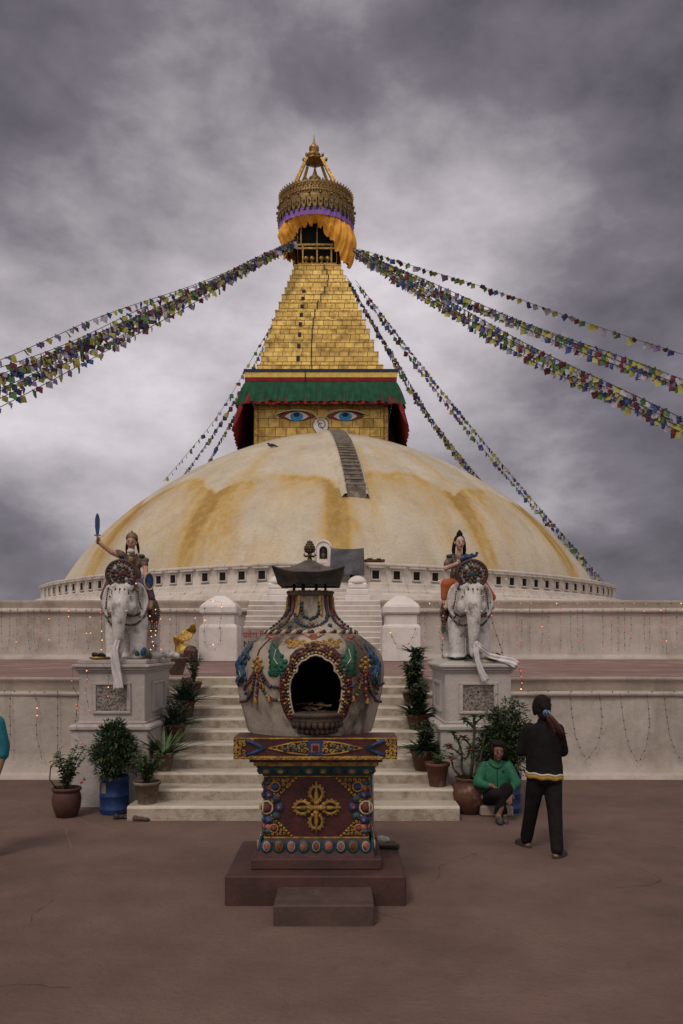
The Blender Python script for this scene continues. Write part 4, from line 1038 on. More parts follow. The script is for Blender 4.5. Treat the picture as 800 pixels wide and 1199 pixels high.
for cx_, s in ((172, -1), (592, 1)):
    mb = MB()
    tubeon(mb, [(cx_-s*55,422),(cx_-s*30,445),(cx_-s*8,470),(cx_,495)], .008, RE, .004)
    tubeon(mb, [(cx_-s*75,415),(cx_-s*60,425),(cx_-s*45,418)], .014, PI_, .003)
    for (dx, dy, r) in ((0,500,.017),(-13,512,.018),(13,512,.018),(0,520,.02),(-17,535,.019),(17,535,.019),(0,540,.020),(-9,527,.012),(9,527,.012)):
        mb.sph(hit(cx_+dx, dy, .010), (r, r*.8, r*.9), 9, 6, GO)
    for k in range(5):
        x2 = cx_-s*(-52+26*k); tubeon(mb, [(cx_+(x2-cx_)*.2, 548), (cx_+(x2-cx_)*.55, 580), (x2, 625+8*math.sin(k))], (.008,.011), (RE,GO,PI_,GO,RE)[k], .006)
    for path, mm in (([(cx_-s*14,552),(cx_-s*22,590),(cx_-s*48,612),(cx_-s*88,618)], [MA,TE,RE]), ([(cx_-s*8,560),(cx_-s*14,618),(cx_-s*36,650),(cx_-s*62,664),(cx_-s*98,668)], [MA,RE,TE,GO]),
                     ([(cx_+s*12,556),(cx_+s*26,592),(cx_+s*52,610),(cx_+s*72,600)], [MA,TE,RE]), ([(cx_+s*10,565),(cx_+s*20,630),(cx_+s*44,668),(cx_+s*66,672)], [MA,RE,TE]), ([(cx_,555),(cx_+s*2,600),(cx_+s*4,648)], [RE,PI_])):
        beads(mb, path, .0135, mm, 1.02, .010)
    for (dx, dy) in ((s*8,668),(-s*46,662)):
        q = hit(cx_+dx, dy, .012); mb.lathe([(.006,.028),(.014,.018),(.016,0),(.022,-.02),(.018,-.024)], 10, q, GO)
    for (dx, dy, rr) in ((0,600,.014),(-s*50,612,.014),(s*46,640,.014)): mb.sph(hit(cx_+dx, dy, .014), rr, 8, 6, BL)
    mb.obj('bead_swag', PAL, burner)
# lotus bracket under the opening
mb = MB(); c = hit(397, 770); 
Mb = Matrix.Translation((c.x, c.y+.10, 0))
mb.lathe([(.14,1.365),(.17,1.40),(.225,1.46),(.245,1.49),(.235,1.515),(.255,1.525),(.25,1.545),(.1,1.55)], 40, (c.x, c.y+.13, 0), sm=True)
for k in range(15):
    a = PI+PI*k/14; 
    mb.sph((c.x+.215*math.cos(a), c.y+.13+.215*math.sin(a), 1.455), (.026,.026,.036), 8, 6); mb.sph((c.x+.18*math.cos(a+.1), c.y+.13+.18*math.sin(a+.1), 1.40), (.022,.022,.026), 8, 6)
for k in range(24): a = PI+PI*k/23; mb.sph((c.x+.245*math.cos(a), c.y+.13+.245*math.sin(a), 1.52), .010, 6, 5)
mb.obj('lotus_bracket', mat('blackened_bracket', (.075,.05,.038), (.035,.026,.022), 9, .7, bump=.5, c3=(.15,.10,.06), s3=12, t3=(.6,.72)), burner)
# ash and half-burnt paper in the mouth of the burner
mt_paper = mat('scorched_paper', (.20,.12,.065), (.11,.065,.04), 12, .9, bump=.6, bscale=30, c3=(.035,.025,.02), s3=10)
mb = MB(); c = P(368, 833, 6.78)
for k in range(9):
    rows = []; ox, oy, oz = rnd.uniform(-.08,.08), rnd.uniform(-.05,.08), .01*k; aa = rnd.uniform(-.5,.5)
    for j in range(5):
        row = []
        for i in range(6):
            u, v = (i/5-.5)*.15, (j/4-.5)*.11; q = Vector((u*math.cos(aa)-v*math.sin(aa), u*math.sin(aa)+v*math.cos(aa), .03*noise.noise(Vector((u*14, v*14, k*3))) + .2*v*(.3)))
            row.append((c.x+ox+q.x, c.y+oy+q.y, 1.50+oz+.03+q.z))
        rows.append(row)
    mb.thick(rows, .004)
remeshed(mb, 'scorched_paper', mt_paper, .006, 1); pap = bpy.data.objects['scorched_paper']; tag(pap, 'scorched crumpled paper inside the mouth of the incense burner', 'paper')
# roof on short posts
mb = MB(); c = Vector((BX-.005, BY, 0))
for k in range(8):
    a = PI/8+k*PI/4; mb = MB(); mb.tube([(c.x+.15*math.cos(a), c.y+.15*math.sin(a), pz(262)), (c.x+.15*math.cos(a), c.y+.15*math.sin(a), pz(205))], .010, 6); mb.obj('roof_post', mt_roof, burner)
rows = []; nn = 16; hw = .292
def roofrow(w_, z, lift, drop=0):
    row = []
    for s in range(4):
        for k in range(nn):
            u = -1+2*k/nn; x, y = {0:(u*w_,-w_),1:(w_,u*w_),2:(-u*w_,w_),3:(-w_,-u*w_)}[s]
            row.append((c.x+x*(1+.05*lift*abs(u)**6), c.y+y*(1+.05*lift*abs(u)**6), z+lift*.055*abs(u)**3))
    row.append(row[0]); return row
ze = 2.635
mb = MB(); mb.sheet([roofrow(hw*.78, ze+.0, 0), roofrow(hw*.90, ze-.018, 0), roofrow(hw*.95, ze+.03, .3), roofrow(hw*1.02, ze+.080, .9), roofrow(hw*.99, ze+.088, .9)], 0, False); mb.sheet([roofrow(hw*.99, ze+.088, .9), roofrow(hw*.86, ze+.096, .35), roofrow(hw*.60, ze+.128, .0), roofrow(hw*.36, ze+.162, .0), roofrow(.04, ze+.205, 0), roofrow(.001, ze+.21, 0)], 1, False)
mb.box(c.x-hw*.8, c.x+hw*.8, c.y-hw*.8, c.y+hw*.8, ze+.0, ze+.02)
mb.obj('roof', [mt_roof, mat('roof_top_sheet', (.11,.088,.075), (.07,.056,.05), 6, .65, .2, bump=.4, c3=(.05,.038,.032), s3=5)], burner)
mb = MB(); mb.lathe([(.05,0),(.035,.02),(.03,.04),(.022,.07),(.045,.085),(.022,.10),(.025,.115),(.05,.135),(.062,.165),(.056,.20),(.036,.235),(.015,.26),(.003,.275)], 20, (c.x, c.y, ze+.185))
for k in range(4):
    a = k*PI/2+.2; mb.tube([(c.x,c.y,ze+.275),(c.x+.05*math.cos(a),c.y+.05*math.sin(a),ze+.265),(c.x+.072*math.cos(a),c.y+.072*math.sin(a),ze+.285),(c.x+.055*math.cos(a),c.y+.055*math.sin(a),ze+.30)], [.012,.013,.011,.006], 6)
for j in range(5):
    for k in range(10): a = 2*PI*(k+.5*(j%2))/10; rr = (.054,.064,.056,.042,.025)[j]; mb.sph((c.x+rr*math.cos(a), c.y+rr*math.sin(a), ze+.185+.14+.028*j), (.010,.010,.014), 6, 4)
zf = ze+.18; mb.v = [(c.x+(x-c.x)*.74, c.y+(y-c.y)*.74, zf+(z-zf)*.74) for x, y, z in mb.v]
mb.obj('finial', mt_bronze, burner)

# things beside the pedestal
tag((lambda m: (m.tube([(.300,7.62,.24),(.292,7.60,.66),(.285,7.58,1.12)], .011, 7), m.obj('pole', mat('pale_painted_metal', (.40,.39,.38), (.28,.27,.26), 14, .5)))[1])(MB()), 'thin pale pole standing on the plinth behind the burner pedestal', 'pole')
t = MB(); t.tube([(.272,7.55,.245),(.275,7.57,.7),(.272,7.60,1.0)], .009, 6); tag(t.obj('rod', mat('dark_metal_rod', (.02,.02,.02), rough=.5)), 'thin dark rod leaning beside the pale pole behind the burner pedestal', 'rod')
t = thing('brush', 'black bristled brush with a wooden back lying on the plinth beside the pole', 'brush', (.42, 7.40, .24), R(-8))
mb = MB(); mb.box(-.11,.11,-.03,.03,.028,.045,bev=.004); mb.obj('brush_back', mat('brush_wood', (.10,.06,.04), (.06,.04,.03), 12, .7), t)
mb = MB()
for i in range(22):
    for j in range(5): x = -.105+.01*i; y = -.024+.012*j; mb.tube([(x,y,.03),(x+rnd.uniform(-.004,.004),y+rnd.uniform(-.004,.004),.001)], .0022, 3)
mb.obj('bristles', M['wire'], t)
mb = MB(); mb.sph((0,0,.035), (.075,.05,.04), 12, 8); mb.sph((.04,.02,.03), (.05,.05,.03), 12, 8); mb.sph((-.05,.01,.028), (.04,.04,.028), 12, 8)
o = remeshed(mb, 'cloth_bundle', mat('white_rag', (.42,.40,.39), (.30,.28,.27), 20, .9, bump=1.0, bscale=35), .012, 2, None, (.37, 7.60, .24)); tag(o, 'small crumpled white rag on the plinth behind the burner pole', 'rag')
# ================================================================== body-building helpers
def caps(mb, p0, p1, r0, r1, mi=0, n=12):
    p0, p1 = Vector(p0), Vector(p1)
    mb.sph(p0, r0, n, n//2+2, mi); mb.sph(p1, r1, n, n//2+2, mi); mb.tube([p0, p1], [r0, r1], n, mi)
def chain(mb, pts, rs, mi=0, n=12):
    for i in range(len(pts)-1): caps(mb, pts[i], pts[i+1], rs[i], rs[i+1], mi, n)
def hand(mb, wrist, fwd, nrm, side=1, s=1.0, curl=.5):
    """palm, four unequal bent fingers and a thumb leaving the side of the palm"""
    f = Vector(fwd).normalized(); nn = Vector(nrm); nn = (nn-f*nn.dot(f)).normalized(); u = f.cross(nn)*side
    w = Vector(wrist)
    for k in range(4): caps(mb, w+u*(-.024+.016*k)*s*.7, w+f*.078*s+u*(-.030+.020*k)*s, .013*s, .0115*s, 0, 8)
    for k, L in enumerate((.068, .078, .073, .056)):
        p = w+f*.080*s+u*(-.030+.020*k)*s; d = f.copy(); r = .0092*s
        for seg, fr in enumerate((.45, .32, .23)):
            d = (d*math.cos(curl*.7)-nn*math.sin(curl*.7)).normalized(); q = p+d*L*fr*s; caps(mb, p, q, r, r*.9, 0, 8); p = q; r *= .9
    p = w+f*.025*s-u*.030*s
    q = p+(f*.5-u*.8-nn*.3).normalized()*.032*s; r_ = q+(f*.85-u*.25-nn*.5).normalized()*.028*s
    caps(mb, w+f*.015*s-u*.015*s, p, .013*s, .012*s, 0, 8); caps(mb, p, q, .012*s, .010*s, 0, 8); caps(mb, q, r_, .010*s, .0085*s, 0, 8)
def head(mb, c, fwd, s=1.0, face=True):
    """skull, jaw, nose, ears; c = head centre, fwd = facing direction"""
    c = Vector(c); f = Vector(fwd).normalized(); r = f.cross(Vector((0,0,1))).normalized(); up = r.cross(f)
    Mx = Matrix((r, f, up)).transposed().to_4x4()
    mb.sph(c+up*.02*s, (.072*s,.088*s,.085*s), 16, 12, 0, M=Mx); mb.sph(c-up*.045*s+f*.018*s, (.055*s,.062*s,.062*s), 14, 10, 0, M=Mx)
    mb.sph(c-up*.092*s+f*.045*s, (.026*s,.026*s,.020*s), 10, 8, 0, M=Mx)
    caps(mb, c+f*.082*s+up*.012*s, c+f*.103*s-up*.020*s, .009*s, .013*s, 0, 8)
    caps(mb, c+f*.078*s-up*.052*s-r*.016*s, c+f*.078*s-up*.052*s+r*.016*s, .009*s, .009*s, 0, 8)
    for k in (-1, 1):
        mb.sph(c+r*.074*s*k-f*.005*s-up*.002*s, (.010*s,.020*s,.030*s), 8, 6, 0, M=Mx); mb.sph(c+f*.052*s+r*.034*s*k-up*.026*s, (.026*s,.026*s,.028*s), 10, 8, 0, M=Mx)
    return f, r, up
mt_eyes = mat('sclera', (.13,.10,.09), rough=.7, spec=.1)
def face_parts(c, fwd, s, parent, skin_dark):
    c = Vector(c); f = Vector(fwd).normalized(); r = f.cross(Vector((0,0,1))).normalized(); up = r.cross(f); Mx = Matrix((r, f, up)).transposed().to_4x4()
    for k in (-1, 1):
        mb = MB(); mb.sph(c+f*.080*s+r*.030*s*k+up*.008*s, (.011*s,.006*s,.0042*s), 10, 6, 0, M=Mx); mb.sph(c+f*.0855*s+r*.030*s*k+up*.008*s, (.006*s,.005*s,.0046*s), 8, 6, 1, M=Mx); mb.obj('eye', [mt_eyes, mt_blk], parent)
        mb = MB(); mb.tube([c+f*.083*s+r*.013*s*k+up*.026*s, c+f*.086*s+r*.030*s*k+up*.032*s, c+f*.074*s+r*.048*s*k+up*.026*s], [.0018*s,.0026*s,.001*s], 5); mb.obj('eyebrow', mt_blk, parent)
    mb = MB(); mb.sph(c+f*.086*s-up*.048*s, (.019*s,.008*s,.005*s), 10, 6, 0, M=Mx); mb.sph(c+f*.085*s-up*.057*s, (.017*s,.008*s,.006*s), 10, 6, 0, M=Mx); mb.obj('lips', skin_dark, parent)

# ================================================================== statue pedestals
mt_relief = mat('carved_slab', (.30,.26,.235), (.20,.17,.15), 12, .9, bump=1.0, bscale=30, c3=(.09,.07,.06), s3=18, t3=(.54,.66))
def statue_pedestal(xc, label, mound):
    t = thing('statue_pedestal', label, 'pedestal', (xc, 10.6, 0)); h = .43
    mb = MB(); mb.box(-.50,.50,-.10,2.06,-.02,1.0,bev=.02); mb.box(-.53,.53,-.13,2.06,.98,1.065,bev=.025); mb.obj('base', M['pedest'], t)
    mb = MB(); mb.box(-h,h,0,1.5,1.06,1.74,bev=.006)
    mb.box(-h-.02,h+.02,-.02,1.52,1.066,1.10,bev=.008); mb.obj('die', M['pedest'], t)
    for a, y0 in ((0, 0), (1, 0)):
        mb = MB(); x0, x1, za, zb = (-.20,.20,1.235,1.575)
        if a == 0:
            for (p, q, r_, s_) in ((x0-.05,x1+.05,zb,zb+.035),(x0-.05,x1+.05,za-.035,za),(x0-.05,x0,za,zb),(x1,x1+.05,za,zb)): mb.box(p,q,-.03,.002,r_,s_,bev=.006)
            mb.obj('panel_frame', M['pedest'], t)
            mb = MB(); mb.box(x0,x1,-.006,.002,za,zb); rr = random.Random(int(xc*10)+50)
            for i in range(9):
                for j in range(7):
                    x = x0+.03+(x1-x0-.06)*i/8+rr.uniform(-.01,.01); z = za+.03+(zb-za-.06)*j/6+rr.uniform(-.01,.01)
                    mb.tube([(x+rr.uniform(-.018,.018), -.010, z+rr.uniform(-.018,.018)) for _ in range(3)], .007, 5)
            mb.obj('carved_panel', mt_relief, t)
        else:
            s_ = 1 if xc < 0 else -1
            for (p, q, z0_, z1_) in ((.35,1.15,1.575,1.61),(.35,1.15,1.20,1.235),(.35,.39,1.235,1.575),(1.11,1.15,1.235,1.575)): mb.box(s_*(h+.0) if s_ > 0 else -h-.025, h+.025 if s_ > 0 else -h, p, q, z0_, z1_)
            mb.obj('panel_frame', M['pedest'], t)
    mb = MB(); mb.box(-h-.02,h+.02,-.02,1.52,1.735,1.765,bev=.006); mb.box(-h-.05,h+.05,-.05,1.55,1.765,1.80,bev=.01); mb.box(-h-.075,h+.075,-.075,1.57,1.80,1.845,bev=.012)
    if mound:
        w0, w1 = h+.06, h-.08; zA_, zB_ = 1.844, 1.905
        mb.add([(-w0,-.06,zA_),(w0,-.06,zA_),(w0,1.56,zA_),(-w0,1.56,zA_),(-w1,.12,zB_),(w1,.12,zB_),(w1,1.40,zB_),(-w1,1.40,zB_)], [(4,5,6,7),(0,1,5,4),(1,2,6,5),(2,3,7,6),(3,0,4,7)])
    else: mb.box(-h-.02,h+.02,-.0,1.52,1.845,1.905,bev=.01)
    mb.obj('cornice', M['pedest'], t)
    return t
statue_pedestal(-3.0, 'plaster pedestal with framed carved slab under the elephant left of the stairs', False)
statue_pedestal(1.785, 'plaster pedestal with framed carved slab under the elephant right of the stairs', True)

# ================================================================== elephants with riders
mt_ele = mat('elephant_paint', (.56,.53,.51), (.43,.40,.385), 6, .55, bump=.6, bscale=28, c3=(.15,.125,.11), s3=6, t3=(.52,.68), spec=.4, fine=.3)
mt_skinp = mat('statue_skin_paint', (.42,.24,.17), (.34,.18,.125), 12, .55); mt_face = mat('statue_face_paint', (.50,.33,.27), (.42,.27,.21), 14, .5)
mt_brown = mat('statue_brown_skin', (.34,.13,.055), (.24,.09,.04), 9, .55, c3=(.10,.05,.03), s3=10)
mt_hair = mat('black_hair', (.010,.008,.008), (.018,.013,.012), 30, .8, bump=.6, bscale=90, spec=.12)
mt_robe = mat('statue_robe', (.09,.05,.045), (.20,.13,.08), 14, .6, bump=.5, bscale=40, c3=(.04,.06,.06), s3=12)
mt_oran = mat('statue_orange_skirt', (.42,.11,.03), (.30,.07,.02), 12, .6, bump=.4, bscale=30)
mt_tusk = mat('tusk', (.5,.45,.36), rough=.4)
JW = [mat('gem_maroon', (.075,.022,.020), (.045,.015,.015), 30, .5), mat('gem_gold', (.22,.13,.045), (.11,.065,.025), 30, .5, .2), mat('gem_teal', (.02,.055,.045), (.015,.03,.03), 30, .5), mat('gem_white', (.42,.38,.35), (.24,.21,.19), 9, .6), mat('gem_blue', (.025,.045,.12), (.02,.03,.07), 20, .5), mat('gem_dark', (.025,.022,.022), rough=.5)]
def beadline(mb, pts, r, mis, step=1.05):
    pts = [Vector(p) for p in pts]; L = [0]
    for a, b in zip(pts, pts[1:]): L.append(L[-1]+(b-a).length)
    n = max(2, int(L[-1]/(2*r*step)))
    for i in range(n+1):
        s = L[-1]*i/n; j = 0
        while j < len(L)-2 and L[j+1] < s: j += 1
        mb.sph(pts[j].lerp(pts[j+1], (s-L[j])/max(1e-6, L[j+1]-L[j])), r, 7, 5, mis[i % len(mis)])
def curve(p0, p1, sag, n=8):
    p0, p1 = Vector(p0), Vector(p1); return [p0.lerp(p1, i/n)+Vector((0,0,-sag*4*(i/n)*(1-i/n))) for i in range(n+1)]
def elephant_statue(x, label, kind):
    t = thing('elephant_statue', label, 'statue', (x, 10.9, 1.905))
    mb = MB()
    mb.sph((0,.42,.64), (.27,.46,.28), 24, 16); mb.sph((0,.10,.58), (.235,.22,.24), 18, 12); mb.sph((0,.05,.78), (.18,.2,.18), 16, 10)
    for s in (-1, 1):
        chain(mb, [(s*.155,.06,.52),(s*.168,.02,.28),(s*.165,-.01,.06)], [.135,.112,.108]); mb.sph((s*.165,-.03,.03), (.118,.128,.05), 14, 8)
        chain(mb, [(s*.16,.70,.48),(s*.18,.76,.28),(s*.175,.78,.06)], [.15,.115,.108]); mb.sph((s*.175,.76,.03), (.118,.125,.05), 14, 8)
        mb.sph((s*.10,-.17,.70), (.10,.11,.12), 12, 8); mb.sph((s*.075,-.19,.93), (.095,.09,.10), 12, 8)
        for k in range(4): mb.sph((s*.165+(-.07+.047*k),-.135+.012*abs(k-1.5),.03), (.022,.02,.024), 8, 5)
    mb.sph((0,-.14,.82), (.185,.17,.22), 18, 12)
    chain(mb, [(0,-.24,.76),(0,-.32,.64),(0,-.35,.48),(0,-.345,.30),(0,-.33,.16),(0,-.35,.08)], [.125,.105,.085,.072,.062,.056]); mb.sph((0,-.23,.60), (.08,.07,.07), 10, 8)
    chain(mb, [(0,.86,.75),(0,.93,.6),(0,.93,.35)], [.035,.022,.015])
    remeshed(mb, 'elephant_body', mt_ele, .014, 5, t)
    for s in (-1, 1):
        rows = []
        for j in range(9):
            v = j/8; row = []
            wdt = .15*math.sin(PI*(.12+.80*v))**.6
            for i in range(7):
                u = i/6; row.append((s*(.155+wdt*u*1.05), -.06+wdt*u*.35+.03*math.sin(u*PI+v*2), 1.02-.42*v-.03*u+.02*math.sin(u*4)))
            rows.append(row)
        mb = MB(); mb.thick(rows, .034); remeshed(mb, 'ear', mt_ele, .010, 2, t)
        mb = MB(); mb.tube([(s*.085,-.27,.665),(s*.10,-.335,.63),(s*.105,-.39,.625)], [.024,.018,.006], 8); mb.obj('tusk', mt_tusk, t)
        mb = MB(); mb.sph((s*.135,-.265,.835), (.022,.014,.014), 10, 6, 0); mb.sph((s*.138,-.275,.835), (.010,.008,.010), 8, 5, 1); mb.obj('eye', [mt_eyew, mt_blk], t)
    # saddle cloth
    rows = []
    for j in range(12):
        yy = .18+.46*j/11; rows.append([(.295*math.sin(R(a)), yy, .645+.305*math.cos(R(a))) for a in range(-112, 113, 8)])
    mb = MB(); mb.thick(rows, .012); mb.obj('saddle_cloth', mat('saddle_paint', (.11,.035,.035), (.03,.05,.08), 9, .6, bump=.5, c3=(.22,.13,.05), s3=12), t)
    mb = MB()
    for yy in (.18, .41, .64): beadline(mb, [(.31*math.sin(R(a)), yy, .645+.32*math.cos(R(a))) for a in range(-112, 113, 8)], .014, [0,1,2,5])
    for s in (-1, 1):
        for k in range(4):
            beadline(mb, curve((s*.30, .14+.12*k, .60), (s*.30, .26+.12*k, .58), .09), .012, [0,1,5]); beadline(mb, [(s*.30,.2+.12*k,.50),(s*.295,.2+.12*k,.38)], .011, [2,5,1])
    mb.obj('saddle_tassels', JW, t)
    # jewelled head disc
    mb = MB(); R0 = .195; cz, cy = 1.125, -.225
    rg = [(R0*math.cos(a*PI/16), cy, cz+R0*.93*math.sin(a*PI/16)) for a in range(32)]
    mb.tube(rg, .020, 7, 0, closed=True)
    mb.sph((0,cy+.012,cz), (R0*.96,.025,R0*.9), 24, 8, 3)
    rr = random.Random(5+int(x)); 
    for k in range(22):
        a = 2*PI*k/22; mb.sph((R0*.84*math.cos(a), cy-.016, cz+R0*.80*math.sin(a)), (.017,.014,.017), 7, 5, (0,1,2,5,4)[k % 5])
    for k in range(12):
        a = 2*PI*(k+.5)/12; mb.sph((R0*.55*math.cos(a), cy-.02, cz+R0*.5*math.sin(a)), (.028,.018,.026), 8, 6, (5,0,1,2,3,0)[k % 6])
        beadline(mb, [(R0*.3*math.cos(a+.2), cy-.022, cz+R0*.3*math.sin(a+.2)),(R0*.75*math.cos(a+.1), cy-.018, cz+R0*.7*math.sin(a+.1))], .008, [1,0])
    mb.sph((0,cy-.02,cz), (.055,.03,.055), 12, 8, 2 if kind == 'lute' else 0); 
    for k in range(7): a = 2*PI*k/7; mb.sph((.055*math.cos(a), cy-.035, cz+.055*math.sin(a)), (.020,.014,.020), 8, 5, (2,1)[k % 2] if kind == 'lute' else (0,1,4)[k % 3])
    mb.obj('head_disc', JW, t)
    mb = MB()
    for k in range(9):
        a = R(-70+17.5*k); px, py_ = .19*math.sin(a), -.12-.16*math.cos(a); mb.sph((px, py_-.0, .945-.03*math.cos(a)), (.018,.014,.024), 7, 5, (5,0,1)[k % 3])
        if k in (2,4,6): beadline(mb, [(px,py_-.012,.92),(px,py_-.02,.86 if k != 4 else .82)], .009, [5,1])
    for s in (-1, 1):
        beadline(mb, curve((s*.24,-.03,.66), (s*.085,-.30,.60), .05), .016, [5,0,1,0]); beadline(mb, curve((s*.26,.0,.58), (s*.05,-.26,.47), .06), .016, [0,5,1]); beadline(mb, [(s*.20,-.14,.9),(s*.215,-.15,.78),(s*.235,-.1,.68)], .012, [5,0,1])
    mb.obj('garland', JW, t)
    # rider
    hx_ = .02 if kind == 'sword' else -.10
    c = Vector((hx_, .24, 1.60)); fw = Vector((.05 if kind == 'sword' else .12, -1, -.10))
    mb = MB(); head(mb, c, fw, .92)
    caps(mb, c+Vector((0,.02,-.08)), (hx_, .28, 1.42), .035, .042); mb.sph((hx_,.30,1.32), (.115,.075,.12), 14, 10); mb.sph((hx_,.30,1.14), (.10,.075,.14), 14, 10); mb.sph((hx_,.30,1.0), (.15,.12,.09), 14, 10)
    for s in (-1, 1): chain(mb, [(hx_+s*.08,.30,1.0),(hx_*.5+s*.24,.10,.99),(s*.31,.10,.78),(s*.31,.04,.70)], [.075,.06,.042,.035])
    hm = MB()
    if kind == 'sword':
        chain(mb, [(hx_-.12,.28,1.40),(-.24,.20,1.46),(-.40,.15,1.58)], [.045,.037,.025]); hand(mb, (-.40,.15,1.58), (-.15,-.2,1), (0,-1,0), 1, .72, 1.3)
        chain(mb, [(hx_+.12,.28,1.39),(.21,.24,1.24),(.24,.12,1.12)], [.045,.037,.025]); hand(mb, (.24,.12,1.12), (.1,-.5,-.6), (1,0,0), -1, .72, .9)
    else:
        chain(mb, [(hx_-.12,.28,1.39),(hx_-.19,.20,1.24),(hx_-.06,.06,1.29)], [.045,.037,.025]); hand(mb, (hx_-.06,.06,1.29), (.5,-.3,.4), (0,-1,0), 1, .7, .8)
        chain(mb, [(hx_+.12,.28,1.39),(hx_+.19,.18,1.26),(hx_+.09,.06,1.32)], [.045,.037,.025]); hand(mb, (hx_+.09,.06,1.32), (-.4,-.3,.4), (0,-1,0), -1, .7, .8)
    o = remeshed(mb, 'rider_body', mt_face if kind != 'sword' else mt_skinp, .0075, 2, t)
    face_parts(c+fw.normalized()*.004, fw, .92, o, mt_redp)
    mb = MB()          # robe with sleeves
    mb.sph((hx_,.30,1.33), (.135,.095,.125), 16, 12); mb.sph((hx_,.30,1.16), (.12,.095,.16), 16, 12); mb.sph((hx_,.30,1.02), (.17,.14,.10), 16, 10)
    if kind == 'sword':
        caps(mb, (hx_-.11,.28,1.40), (hx_-.19,.24,1.455), .062, .052); caps(mb, (hx_+.11,.28,1.39), (.19,.26,1.30), .060, .055)
        mb.sph((hx_-.17,.25,1.45), (.07,.05,.05), 8, 6); mb.sph((.19,.26,1.36), (.07,.05,.04), 8, 6)
    else:
        caps(mb, (hx_-.11,.28,1.39), (hx_-.17,.22,1.30), .058, .055); caps(mb, (hx_+.11,.28,1.39), (hx_+.17,.22,1.30), .058, .052)
    remeshed(mb, 'robe', mt_robe, .010, 3, t)
    mb = MB(); s0 = -1
    for s in (-1, 1): chain(mb, [(hx_+s*.06,.30,1.02),(hx_*.6+s*.235,.09,1.01),(s*.315,.10,.84)], [.10,.085,.06])
    remeshed(mb, 'trousers' if kind == 'sword' else 'skirt', mt_oran if kind != 'sword' else mat('statue_blue_trousers', (.05,.045,.10), (.13,.05,.05), 9, .6), .010, 3, t)
    mb = MB()
    beadline(mb, curve((hx_-.08,.20,1.44), (hx_+.08,.20,1.44), .14), .011, [1,0,2]); mb.sph((hx_, .19, 1.36) if kind == 'sword' else (hx_,.19,1.33), (.045,.018,.045) if kind == 'sword' else (.028,.016,.028), 14, 8, 1)
    beadline(mb, curve((hx_-.10,.20,1.12), (hx_+.10,.20,1.12), .03), .012, [0,1,4]); 
    for s in (-1, 1): mb.sph((hx_+s*.14,.24,1.41), (.045,.05,.03), 8, 6, 2); beadline(mb, [(hx_+s*.05,.19,1.30),(hx_+s*.07,.19,1.1)], .010, [2,4,0])
    mb.obj('jewellery', JW, t)
    mb = MB()
    if kind == 'sword':
        mb.sph(c+Vector((0,.02,.035)), (.078,.092,.075), 14, 10); 
        for s in (-1, 1): chain(mb, [c+Vector((s*.066,.03,.0)), c+Vector((s*.08,.04,-.08)), c+Vector((s*.085,.05,-.14))], [.022,.020,.012])
        remeshed(mb, 'hair', mt_hair, .008, 2, t)
        mb = MB(); mb.lathe([(.080,0),(.084,.02),(.074,.055),(.05,.085),(.018,.10),(.004,.125)], 20, c+Vector((0,.012,.045))); mb.obj('cap', mat('statue_cap', (.22,.13,.06), (.10,.06,.04), 20, .5), t)
        mb = MB(); mb.sph(c+Vector((0,-.05,-.125)), (.055,.035,.035), 12, 8); mb.obj('white_collar', mt_wht, t)
    else:
        mb.sph(c+Vector((0,.02,.03)), (.079,.092,.082), 14, 10); mb.sph(c+Vector((0,.0,.115)), (.045,.045,.04), 12, 8); mb.sph(c+Vector((0,-.01,.155)), (.022,.022,.02), 10, 6)
        for s in (-1, 1): chain(mb, [c+Vector((s*.068,.03,.0)), c+Vector((s*.075,.05,-.10)), c+Vector((s*.065,.07,-.2))], [.024,.028,.018])
        remeshed(mb, 'hair', mt_hair, .008, 2, t)
    if kind == 'sword':
        sw = bpy.data.objects.new('sword', None); col.objects.link(sw); sw.parent = t; sw.location = (-.415,.12,1.625)
        mb = MB(); mb.prism([(-.016,.06),(.016,.06),(.030,.17),(.030,.27),(.018,.33),(.0,.36),(-.018,.33),(-.030,.27),(-.030,.17)], -.010, .010); mb.obj('blade', pblue, sw)
        mb = MB(); mb.tube([(0,0,-.06),(0,0,.06)], .014, 8); mb.box(-.04,.04,-.015,.015,.05,.065); mb.obj('hilt', JW[1], sw)
        mb = MB(); Ms = Matrix.Rotation(R(35),4,'Z'); mb.sph((.30,.06,1.05), (.075,.03,.12), 16, 10, 0, M=Ms); mb.tube([Vector((.30,.04,1.05))+Ms.to_3x3()@Vector((.07*math.cos(a*PI/8),-.02,.115*math.sin(a*PI/8))) for a in range(16)], .010, 6, 1, closed=True)
        mb.obj('shield', [pblue, pcream], t)
    else:
        mb = MB(); mb.tube([(hx_-.02,.02,1.33),(hx_+.08,.0,1.37),(hx_+.2,-.03,1.40)], [.030,.026,.014], 8)
        for k in range(9): mb.sph((hx_+.02+.022*k, -.01+.012*math.sin(k*2), 1.36+.02*math.sin(k*1.7)+.006*k), (.022,.018,.020), 8, 5)
        mb.obj('blue_flower_spray', pblue, t)
    return t
elephant_statue(-2.90, 'painted elephant statue whose rider raises a blue sword, on the left pedestal', 'sword')
elephant_statue(1.72, 'painted elephant statue whose rider holds both hands at the chest, right pedestal', 'lute')

